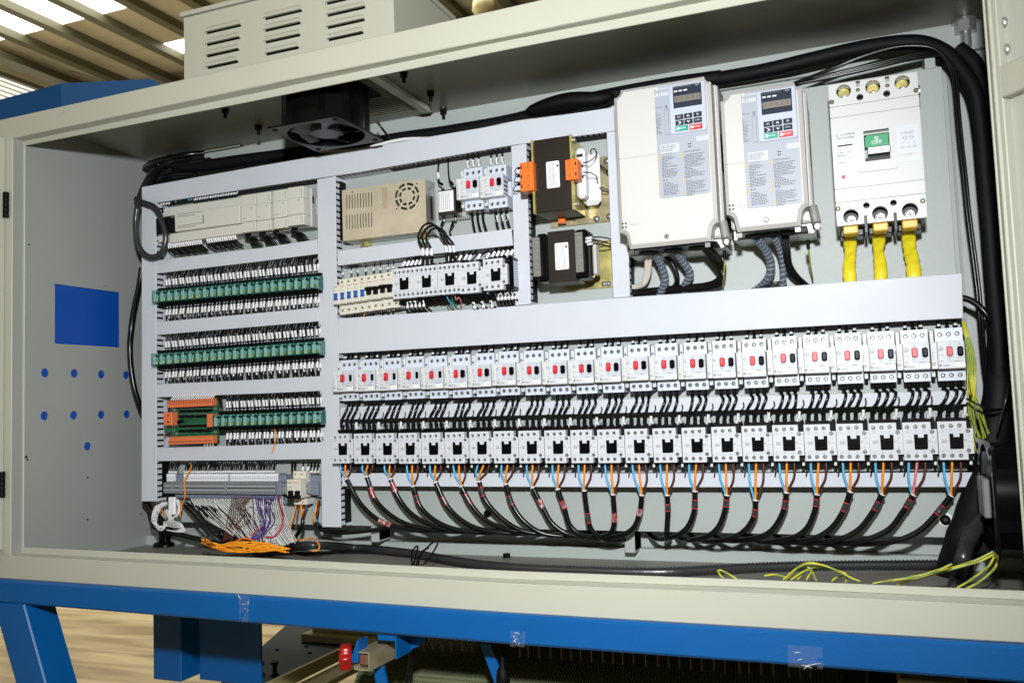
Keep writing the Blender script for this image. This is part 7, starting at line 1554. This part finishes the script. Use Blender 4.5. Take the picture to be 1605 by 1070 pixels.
# tangle of loose wires below the strip
GW, GBN, GPU, GOR = 'white wires fanning down below the terminal strip', 'brown wires falling below the terminal strip', 'purple wires falling below the terminal strip', 'orange wires bundled on the cabinet floor'
for k in range(60):
    f = min(k / 45, 1); xs_ = 385 + k * 13.5 if k < 44 else 960 + (k - 44) * 17
    s = tbp(xs_, 312, .014 + .01 * rnd.random())
    if k < 44: ex = 690 + f * 420 + rnd.uniform(-20, 20); ey = 640 + f * 90 + rnd.uniform(-15, 20); m1 = tbp(xs_ + 40 + f * 20, 400, .01); m2 = tbp(xs_ + 150 + rnd.uniform(-35, 45), 520 + rnd.uniform(-25, 25), .0 - .02 * rnd.random()); e = tbp(ex + 60, ey + 30, -.03 - .05 * rnd.random())
    else: ex = 1180 + (k - 44) * 11; m1 = tbp(xs_ + 10, 430, .005); m2 = tbp(xs_ + 50, 560, -.02); e = tbp(ex, 780 - (k - 44) * 3 + rnd.uniform(-10, 10), -.06)
    thin([s, m1, m2, e], (f'{ORD[k]} white wire from the left fanning down below the terminal strip' if k < 44 else f'{ORD[59 - k]} white wire counted from the right below the terminal strip'), .0011, M_WW, GW)
for k in range(10):
    s = tbp(768 + k * 21, 318, .012); m1 = tbp(755 + k * 14, 420, -.004); m2 = tbp((725 + k * 22) if k < 6 else (855 + (k - 6) * 24), 540 + rnd.uniform(-25, 25), -.03); e = tbp(690 + k * 9, 730 + rnd.uniform(-20, 15), -.065); m3 = tbp(705 + k * 10, 650, -.05)
    thin([s, m1, m2, m3, e], f'{ORD[k]} brown wire from the left falling below the terminal strip', .0011, M_WBR, GBN)
for k in range(10):
    s = tbp(950 + k * 23, 320, .012); m1 = tbp(960 + k * 18 + rnd.uniform(-14, 14), 420, -.01); m2 = tbp(985 + k * 17 + rnd.uniform(-25, 25), 540, -.035); m3 = tbp(1010 + k * 6, 650 + rnd.uniform(-15, 15), -.055); e = tbp(900 + k * 12, 720 + rnd.uniform(-10, 10), -.07)
    thin([s, m1, m2, m3, e], f'{ORD[k]} purple wire from the left falling below the terminal strip', .0011, M_WP, GPU)
thin([tbp(1180, 325, .01), tbp(1200, 420, -.02), tbp(1225, 520, -.04), tbp(1200, 620, -.05), tbp(1140, 690, -.06), tbp(1070, 690, -.06)], 'dark red wire curving down at the right of the white fan', .0019, M_WR)
thin([tbp(1010, 600, -.05), tbp(960, 660, -.06), tbp(900, 700, -.07), tbp(840, 715, -.075)], 'dark red wire end crossing the purple bundle', .0017, M_WR)
for k in range(22):
    y0_ = 735 + rnd.uniform(-15, 35); s = tbp(490 + rnd.uniform(0, 60), y0_ - 15, -.10 - .004 * k); m1 = tbp(620 + rnd.uniform(-20, 20), 770 + rnd.uniform(-18, 28), -.11); m2 = tbp(800 + rnd.uniform(-60, 60), 790 + rnd.uniform(-55, 45), -.115); m3 = tbp(1010 + rnd.uniform(-50, 50), 800 + rnd.uniform(-60, 36), -.112); e = tbp(1215 + rnd.uniform(-30, 75), 812 + rnd.uniform(-24, 26), -.10)
    thin([s, m1, m2, m3, e], f'{ORD[k]} orange wire of the bundle lying on the cabinet floor', .0012, M_WO if k % 3 else mat('yellow_orange_wire', srgb(246, 172, 40), .4), GOR)
for k in range(5):
    thin([tbp(795 + k * 12, 735 - k * 4, -.09), tbp(850 + k * 14, 708, -.095), tbp(930 + k * 14, 718 + k * 6, -.1), tbp(1000 + k * 20, 760, -.1), tbp(1100 + k * 10, 800, -.1)], f'{ORD[k]} orange wire arching over the floor bundle', .0019, mat('deep_orange_wire', srgb(226, 120, 30), .4), GOR)
# white coil hank at the left post
hx = lambda x, y, Y: tbp(x, y, Y)
for k in range(10):
    r_ = rnd.uniform; P_ = [hx(160 + r_(-20, 50), 380, .0), hx(90 + r_(-25, 40), 440 + r_(-20, 30), -.02), hx(60 + r_(-15, 35), 520 + r_(-15, 15), -.035), hx(75 + r_(-10, 40), 595 + r_(-20, 20), -.05), hx(130 + r_(-15, 15), 625 + r_(-35, 12), -.055), hx(200 + r_(-15, 10), 590 + r_(-40, 15), -.05), hx(225 + r_(-25, 25), 530 + r_(-20, 20), -.04), hx(170 + r_(-20, 20), 470 + r_(-30, 20), -.03)]
    thin(P_, f'{ORD[k]} loop of the white wire hank hanging at the left post', .0011, M_WW, 'white wire hank at the left end')
for k in range(5):
    r_ = rnd.uniform; P_ = [hx(150, 560 + 8 * k, -.05), hx(230, 550 + 13 * k, -.06), hx(310 + 4 * k, 575 + 10 * k, -.06), hx(318 + 5 * k, 612 + 8 * k, -.06), hx(270, 640 + 2 * k, -.06), hx(180, 632, -.055)]
    thin(P_, f'{ORD[k]} lower loop of the white wire hank reaching right', .0011, M_WW, 'white wire hank at the left end')
for k in range(4): thin([hx(265 + k * 7, 360, .0), hx(285 + k * 4, 430, -.01), hx(270 + k * 5, 490, -.02), hx(225, 530, -.04)], f'{ORD[k]} white wire joining the hank from the terminal strip', .0018, M_WW, 'white wire hank at the left end')
p = hx(236, 410, -.03); b = MB(); b.box(p.x - .010, p.x + .010, -.036, -.028, p.z - .022, p.z + .02, .002); tag(b.obj('white_connector', M_PAPER), 'white plug hanging among the white wire hank', 'connector')
for pts, m_, r_, lb in (([(95, 425, -.01), (130, 455, -.02), (150, 480, -.03), (140, 500, -.04)], M_WO, .0018, 'short orange wire end inside the white hank'), ([(310, 390, .0), (315, 430, -.01), (300, 480, -.02), (305, 515, -.02)], M_WO, .0017, 'orange wire falling right of the white hank'), ([(290, 400, .0), (285, 450, -.01), (300, 500, -.02)], M_WP, .0017, 'purple wire falling right of the white hank'), ([(30, 455, .0), (50, 470, -.01), (85, 480, -.02), (120, 490, -.03)], M_WBR, .0017, 'brown wire end left of the white hank')):
    thin([hx(*p) for p in pts], lb, r_, m_)
for k in range(4): cable('black_cable', [hx(200 + k * 14, 310, .01), hx(190 + k * 16, 350, .0), hx(205 + k * 10, 400, -.005), hx(215 + k * 8, 470, .0)], .004, M_WIRE, f'{ORD[k]} black lead from the left behind the white hank', 'cable', 'black leads behind the white hank')
# ================================================================ BIG CABLES
GBK = 'black cables along the cabinet floor'
for k in range(6):
    o = k * 9
    cable('black_cable', [at(232 - k, 790, .05), at(238 + o * .3, 812, .045), at(246 + o * .6, 828 + k, .04), atz(285 + o, 838 + k * 2.2, ZF_ + .012 + .006 * (k % 3)), atz(330 + o, 850 + k * 1.4, ZF_ + .010 + .006 * (k % 3)), atz(400 + o * .6, 856 + k * .8, ZF_ + .010 + .006 * (k % 2)), atz(480, 858, ZF_ + .012)], .0062, M_WIRE, f'{ORD[k]} black cable sweeping from the left wall along the floor', 'cable', GBK)
for k in range(5):
    cable('black_cable', [at(285 + k * 8, 788, .02), at(297 + k * 10, 800, .0), at(318 + k * 9, 822, -.01), at(340 + k * 10, 838, -.03), atz(372 + k * 12, 858, ZF_ + .008)], .0035, M_WIRE, f'{ORD[k]} black lead curving down from the terminal strip to the floor', 'cable', 'black leads under the terminal strip')
cable('corrugated_conduit', [atz(405, 860, ZF_ + .011), atz(450, 858, ZF_ + .011), at(488, 854, -.06), atz(551, 857.5, ZF_ + .0115), atz(602, 862, ZF_ + .0115), atz(652, 868, ZF_ + .0115), atz(690, 875, ZF_ + .0115), atz(741, 883, ZF_ + .0115), atz(800, 889, ZF_ + .0115), atz(901, 893.5, ZF_ + .0115), atz(1027, 896, ZF_ + .0115), atz(1103, 893, ZF_ + .0115), atz(1200, 888, ZF_ + .0115), atz(1301, 885.5, ZF_ + .0115), atz(1427, 884.5, ZF_ + .0115), atz(1500, 884, ZF_ + .0115)], .0098, M_RIB, 'black corrugated conduit lying along the whole cabinet floor', 'conduit', n=12, ribbed=.0068)
cable('black_cable', [atz(400, 869, ZF_ + .004), atz(500, 866, ZF_ + .004), atz(560, 865, ZF_ + .004), atz(640, 867, ZF_ + .004)], .0035, M_WIRE, 'thin black cable lying in front of the floor conduit')
for k, pts in enumerate(([(646, 886), (645, 868), (650, 858), (655, 856), (651, 872), (648, 887)], [(655, 886), (660, 870), (672, 855), (682, 848), (686, 851), (678, 866), (664, 884)], [(652, 887), (656, 872), (664, 862), (672, 858)])):
    cable('cable_tie', [atz(x, y, ZF_ + .012 + max(0, (888 - y)) * .0011) if False else at(x, y, -.14) for x, y in pts], .0018, M_WIRE, ['left', 'right, highest', 'middle'][k] + ' loop of thin black cord tied round the floor conduit', 'cord', 'cord loops round the floor conduit')
# left loop and riser
cable('corrugated_conduit', [(262, 262, .06), (238, 272, .06), (231, 282, .05), (222, 300, .015), (216, 322, -.016), (212.5, 346, -.018), (215, 376, -.018), (222, 394, -.018), (235, 403, -.018), (249, 400, -.018), (257, 388, -.018), (259.5, 366, -.018), (252, 341, -.018), (242, 325, -.016), (229, 319.5, -.014), (218, 316, .0), (214, 312, .02)], .0078, M_RIB, 'black corrugated conduit looping in front of the left vertical duct', 'conduit', n=12, ribbed=.0046)
cable('black_cable', [(222, 420, .05), (218, 447, .045), (211, 480, .03), (206, 512, .02), (203.5, 545, .02), (206, 582, .02), (212, 614, .025), (222, 643, .04), (228, 655, .06)], .0072, M_WIRE, 'thick black cable bowing out left of the ducts', 'cable')
# bundle at the top left corner
ZT = ZC
for k, (pts, r_) in enumerate((([(229, 292, .06), (240, 272, .05), (256, 262, .04), (290, 257, .03), (330, 250, .05)], .006), ([(236, 288, .06), (250, 275, .04), (275, 268, .04), (300, 268, .06)], .005), ([(245, 287, .06), (262, 277, .04), (285, 273, .05), (310, 272, .07)], .005), ([(228, 262, .08), (240, 255, .04), (258, 250, .03), (290, 243, .04), (320, 240, .07)], .008), ([(233, 300, .06), (238, 285, .04), (246, 268, .03), (262, 256, .03), (300, 246, .06)], .008), ([(240, 290, .08), (262, 283, .06), (300, 279, .08)], .004), ([(226, 265, .08), (236, 262, .05), (250, 262, .04), (262, 275, .05), (268, 285, .07)], .005))):
    cable('black_cable', pts, r_, M_WIRE if k % 2 else M_HOSE, f'{ORD[k]} black cable of the bundle in the top left corner', 'cable', 'black cable bundle in the top left corner')
cable('foam_hose', [(266, 250, .05), (278, 259, .045), (292, 260.5, .045), (325, 259.5, .05), (377, 252, .06), (429, 245.5, .07), (499, 236, .08), (560, 230, .085), (615, 219.5, .085), (660, 213, .085), (700, 207.5, .085), (800, 190, .085), (883, 168, .08), (920, 158, .08), (961, 149, .08), (1050, 133, .08), (1130, 122, .08)], .0155, M_HOSE, 'thick black foam covered hose running along above the long top duct', 'hose', n=12)
b = MB(); b.tube(spline([at(x, y, Y) for x, y, Y in ((825, 176, .06), (860, 165, .055), (895, 158, .055), (935, 156, .06), (962, 150, .07))], 5), [.008 + .010 * math.sin(math.pi * i / 20) ** .6 if 0 < i < 20 else .006 for i in range(21)], 12); tag(b.obj('tape_wrap', M_FLAT), 'bulge of black tape wrapped round the foam hose left of the large drive', 'tape')
cable('white_cable', [(500, 238, .055), (560, 235, .03), (610, 223, .035), (640, 218, .045), (700, 215, .05), (800, 194, .05), (850, 187, .055), (905, 180, .06)], .0042, M_WW, 'white cable lying along the top edge of the long duct', 'cable')
cable('foam_hose', [(1128, 124, .075), (1200, 111, .07), (1276, 93, .07), (1351, 76, .065), (1414, 67.5, .06), (1452, 70, .055), (1485, 86, .05), (1508, 112, .045), (1527, 145, .04), (1537, 202, .04), (1543, 270, .035), (1550, 350, .03), (1556, 430, .03), (1562, 500, .03), (1566, 560, .03), (1562, 620, .03), (1555, 670, .03)], .0150, M_HOSE, 'thick black foam hose bending over the main breaker and down the right side', 'hose', n=12)
cable('foam_hose', [(1500, 78, .09), (1525, 100, .085), (1543, 140, .08), (1551, 200, .075), (1556, 270, .07), (1563, 350, .06), (1570, 430, .06), (1577, 520, .06), (1580, 620, .05), (1582, 690, .04)], .0165, M_HOSE, 'added second foam hose filling the dark gap beside the right jamb', 'hose', n=12)  # added hose, fills the dark gap up to the right lip with black
for k in range(2):
    d = k * 4.5
    cable('black_cable', [(1243, 131 + k, .02), (1301, 110 - d * .3, .03), (1351, 90 - d * .3, .03), (1402, 75 - d * .2, .03), (1440, 72.5, .03), (1466 + d * .3, 78, .03), (1485 + d * .4, 98, .03), (1494 + d, 121, .03), (1499 + d, 177, .03), (1504 + d, 227, .03), (1509 + d, 270, .03), (1515 + d, 330, .03), (1522 + d, 384, .03), (1530 + d, 447, .03), (1535 + d, 500, .03), (1540 + d, 560, .04), (1548 + d, 620, .05)], .0030, M_WIRE, ['left', 'right'][k] + ' slim black cable curving over the main breaker and down the plate edge', 'cable', 'slim black cables at the right plate edge')
for k in range(3):
    cable('black_cable', [(1243, 133 + k, .03), (1300, 122 - k * 2, .035), (1380, 104 - k * 3, .035), (1440, 90 - k * 3, .038), (1475, 88 - k * 3, .045), (1500, 100, .05)], .0036, M_WIRE, f'{ORD[k]} black cable crossing just above the main breaker', 'cable', 'black cables just above the main breaker')
cable('black_cable', [(1506, 466, .02), (1522, 471, .02), (1537, 482, .02), (1550, 498, .02), (1560, 515, .03)], .0056, M_WIRE, 'black cable leaving the right end of the widest duct')
hp_ = spline([p if isinstance(p, Vector) else at(*p) for p in [(1560, 470, .03), (1566, 560, .04), (1566, 610, .035), (1560, 670, .03), (1545, 740, .02), (1527, 800, .0), (1508, 850, -.02), atz(1492, 900, ZF_ + .0), atz(1480, 925, ZF_ - .03)]], 6)
b = MB(); b.tube(hp_, [.015 + .0135 * min(1, i / 16) + .0008 * math.sin(i * 1.3) for i in range(len(hp_))], 14); tag(b.obj('foam_hose', M_HOSE), 'very thick black foam hose dropping to the floor in the right corner', 'hose')
cable('corrugated_conduit', [(1555, 800, -.05), (1535, 822, -.09), (1517, 850, -.12), (1508, 880, -.14), atz(1501, 905, ZF_ + .012), atz(1497, 925, ZF_ + .012)], .0125, M_RIB, 'black corrugated conduit bending down in the right corner', 'conduit', n=14, ribbed=.0058)
cable('black_cable', [(1515, 624, -.005), (1530, 632, -.01), (1548, 640, -.01), (1562, 641, -.005), (1572, 640, .0)], .0017, M_WIRE, 'upper thin black wire reaching from the narrow duct to the hose', 'wire')
cable('black_cable', [(1515, 631, -.005), (1528, 640, -.01), (1545, 648, -.01), (1560, 649, -.005), (1572, 645, .0)], .0017, M_WIRE, 'lower thin black wire reaching from the narrow duct to the hose', 'wire')
cable('black_cable', [(1582, 600, -.05), (1577, 625, -.06), (1570, 650, -.06), (1563, 675, -.06)], .0022, M_WIRE, 'thin dark cable running down to the side fan', 'wire')
# earth wires
GE = 'yellow green earth wires at the right end'
for k in range(8):
    j = (k * 37 % 8) / 8; d = j * 12
    earth([(1508 + k * .5, 503, .01), (1512 + d * .6, 525, -.002), (1516 + d * 1.2, 560 + k * 2, -.004), (1517 + d * 1.1 + (k % 3) * 2, 610, -.006 - .002 * j), (1519 + k * 2.9 + d * .5 * (-1) ** k, 650, -.002), (1526 + k * 4.0, 690, .006 + .002 * j), (1533 + k * 3.6, 722, .015)], f'{ORD[k]} yellow green earth wire falling beside the right end of the breaker row', .0014, GE)
for k in range(3): earth([(1519, 600, .02), (1521 + k, 660, .02), (1522 + k * 1.5, 700, .025), (1521 + k * 2, 745, .03)], f'{ORD[k]} yellow green earth wire behind the right end of the contactor row', .0015, GE)
GE2 = 'yellow green earth wires on the cabinet floor'
zf = ZF_ + .003
def az(x, y, h=0): return atz(x, y, zf + h)
for k, pts in enumerate(([(1560, 862), (1530, 877), (1480, 893), (1430, 903), (1368, 914)], [(1562, 866), (1535, 879), (1490, 892), (1440, 905), (1405, 916)], [(1560, 868), (1550, 886), (1528, 904), (1500, 921)], [(1566, 868), (1560, 888), (1540, 908), (1515, 922)], [(1492, 883), (1475, 891), (1440, 902), (1400, 909)])):
    earth([at(x, y, -.165 - .008 * k) for x, y in pts], f'{ORD[k]} yellow green earth wire running from the side fan over the floor', .0019, GE2)
for k, pts in enumerate(([(1228, 908), (1245, 893), (1262, 884), (1285, 884), (1310, 893), (1330, 903), (1348, 911)], [(1232, 908), (1250, 890), (1262, 883), (1278, 882), (1300, 890), (1320, 897)], [(1240, 908), (1258, 896), (1272, 892), (1264, 908)], [(1262, 884), (1272, 895), (1280, 910)], [(1250, 908), (1262, 894), (1282, 888), (1320, 896), (1327, 903), (1325, 912)], [(1198, 902), (1212, 900), (1228, 903), (1236, 909)], [(1125, 896), (1128, 893), (1140, 898), (1155, 907)], [(1126, 895), (1130, 902), (1136, 908)], [(1304, 910), (1310, 905), (1320, 902)])):
    earth([at(x, y, -.20 + .004 * k) for x, y in pts], f'{ORD[k]} yellow green earth wire curl on the floor behind the front lip', .0017, GE2)
# ================================================================ FANS
fb = [atz(417, 203, .652), atz(527, 181, .652), atz(604, 222, .652), atz(495, 238, .652)]
cx_, cy_ = sum(p.x for p in fb) / 4, sum(p.y for p in fb) / 4
fan = thing('ceiling_fan_unit', 'black square cooling fan hanging under the cabinet ceiling', 'cooling fan', (cx_, cy_, .652))
def fan_parts(t, S_=.086, H=.09, mirror=False):
    def ring(z0, z1, nm):   # flange plate with big round hole, in local xy, thickness z0..z1
        me = holed(rrect(-S_, S_, -S_ * 1.06, S_ * 1.06, .010, 3), [circ(0, 0, S_ * .93, 36)] + [circ(sx * S_ * .84, sy * S_ * .90, .0028, 8) for sx in (-1, 1) for sy in (-1, 1)], 0, abs(z1 - z0), M_BLACK)
        for v in me.vertices: v.co = Vector((v.co.x, v.co.z, z0 + v.co.y))
        link(nm, me, t)
    ring(0, .004, 'lower_flange'); ring(H - .004, H, 'upper_flange')
    b = MB(); n = 40; vs = []; R_ = S_ * .93
    for z in (.004, H - .004):
        for r_ in (S_ * .93, S_ * .95):
            for i in range(n): a = 2 * math.pi * i / n; vs.append((r_ * math.cos(a), r_ * math.sin(a), z))
    b.add(vs, [(i, (i + 1) % n, 2 * n + (i + 1) % n, 2 * n + i) for i in range(n)] + [(n + i, n + (i + 1) % n, 3 * n + (i + 1) % n, 3 * n + i) for i in range(n)], smooth=True)
    b.obj('housing_ring', M_BLACK, t)
    b = MB()
    q = S_ - .012
    for s_ in (1, -1): b.box(-q * .62, q * .62, s_ * q * 1.0 - .0015, s_ * q * 1.0 + .0015, .004, H - .004); b.box(s_ * q - .0015, s_ * q + .0015, -q * .66, q * .66, .004, H - .004)
    for sx in (-1, 1):
        for sy in (-1, 1): b.add([(sx * q * .62, sy * q, .004), (sx * q, sy * q * .66, .004), (sx * q, sy * q * .66, H - .004), (sx * q * .62, sy * q, H - .004)], [(0, 1, 2, 3)])
    b.obj('housing_sides', M_BLACK, t)
    b = MB(); b.lathe((0, 0, .002), (0, 0, 1), [(.032, 0), (.037, .002), (.037, min(.05, H - .015))], 28); b.obj('motor_hub', mat('satin_black_hub', srgb(24, 24, 26), .3, spec=.3), t)
    for k in range(5):
        a0_ = 2 * math.pi * k / 5 + .5; vs = []; N = 7
        for i in range(N):
            r_ = .038 + (S_ * .86 - .038) * i / (N - 1); tw_ = .55 - .22 * i / (N - 1)
            for s_ in (-1, 1): a = a0_ + s_ * (.46 - .10 * i / (N - 1)); vs.append((r_ * math.cos(a), r_ * math.sin(a), .008 + s_ * tw_ * .020))
        b = MB(); b.add(vs, [(2 * i, 2 * i + 1, 2 * i + 3, 2 * i + 2) for i in range(N - 1)], smooth=True); k2 = len(vs); b.add([(x, y, z + .0012) for x, y, z in vs], [(2 * i, 2 * i + 1, 2 * i + 3, 2 * i + 2) for i in range(N - 1)], smooth=True); b.obj('blade', mat('satin_black_blade', srgb(46, 46, 49), .3, spec=.5), t)
    for sx in (-1, 1): 
        for sy in (-1, 1): b = MB(); b.lathe((sx * S_ * .84, sy * S_ * .9, .0), (0, 0, -1), [(.006, -.001), (.006, .001), (.003, .0022)], 10); b.obj('corner_screw', M_FLAT, t)
    for a in (0, 1, 2): 
        an = math.radians(20 + 120 * a); b = MB(); b.tube([(.036 * math.cos(an), .036 * math.sin(an), H * .6), (S_ * .91 * math.cos(an), S_ * .91 * math.sin(an), H * .6)], .004, 6); b.obj('strut', M_BLACK, t)
fan_parts(fan, .0875, .1045)
# vent slot plate in the ceiling around the fan
vp = thing('vent_grille', 'slotted vent strip folded in the ceiling beside the fan', 'vent', (0, 0, 0))
v0, v1 = atz(548, 128, ZC - .012), atz(620, 177, ZC - .012)
for k in range(26):
    y_ = -.24 + k * (.31) / 26; b = MB(); b.box(cx_ - .105, cx_ + .118, y_, y_ + .0045, ZC - .006, ZC - .0005); b.obj('vent_bar', M_CEILG, vp)
b = MB(); b.box(cx_ + .1185, cx_ + .140, -.25, .075, ZC - .012, ZC - .0005, .001); b.obj('vent_fold', M_FRAME, vp)
cable('black_cable', [at(590, 190, -.01), at(600, 203, .0), at(607, 212, .02), at(618, 224, .05)], .0028, M_WIRE, 'black fan lead hanging from the right corner of the ceiling fan')
# open blue-edged hole in ceiling left of fan
hz_ = thing('ceiling_opening', 'rectangular cable opening in the ceiling left of the fan with pale edges', 'opening', (0, 0, 0))
o0, o1, o2, o3 = [atz(x, y, ZC - .003) for x, y in ((308, 240), (376, 228), (410, 243), (345, 254))]
for a_, c_, m_ in ((o0, o1, M_FRAME), (o2, o3, M_WALLP), (o0, o3, M_FILM)):
    b = MB(); b.tube([a_, c_], .0022, 4); b.obj('opening_edge', m_, hz_)
b = MB(); b.add([tuple(p + Vector((0, 0, .0015))) for p in (o0, o1, o2, o3)] + [tuple(p + Vector((0, 0, .0025))) for p in (o0, o1, o2, o3)], [(0, 1, 2, 3), (4, 5, 6, 7)]); b.obj('opening_cover', M_FLAT, hz_)
# side fan at right wall: faces left
sf = thing('side_fan_unit', 'black axial fan mounted on the right cabinet wall, seen nearly edge on', 'cooling fan', (1.334, -.140, -.105))
fan_parts(sf, .0875, .085)
sf.rotation_euler = (0, math.radians(90), 0)
b = MB(); b.box(-.03, .03, -.05, .02, .002 - .012, .0, .002); b.obj('fan_label', mat('plain_grey_sticker', srgb(120, 120, 122), .5), sf)  # sticker toned down from white to one even grey
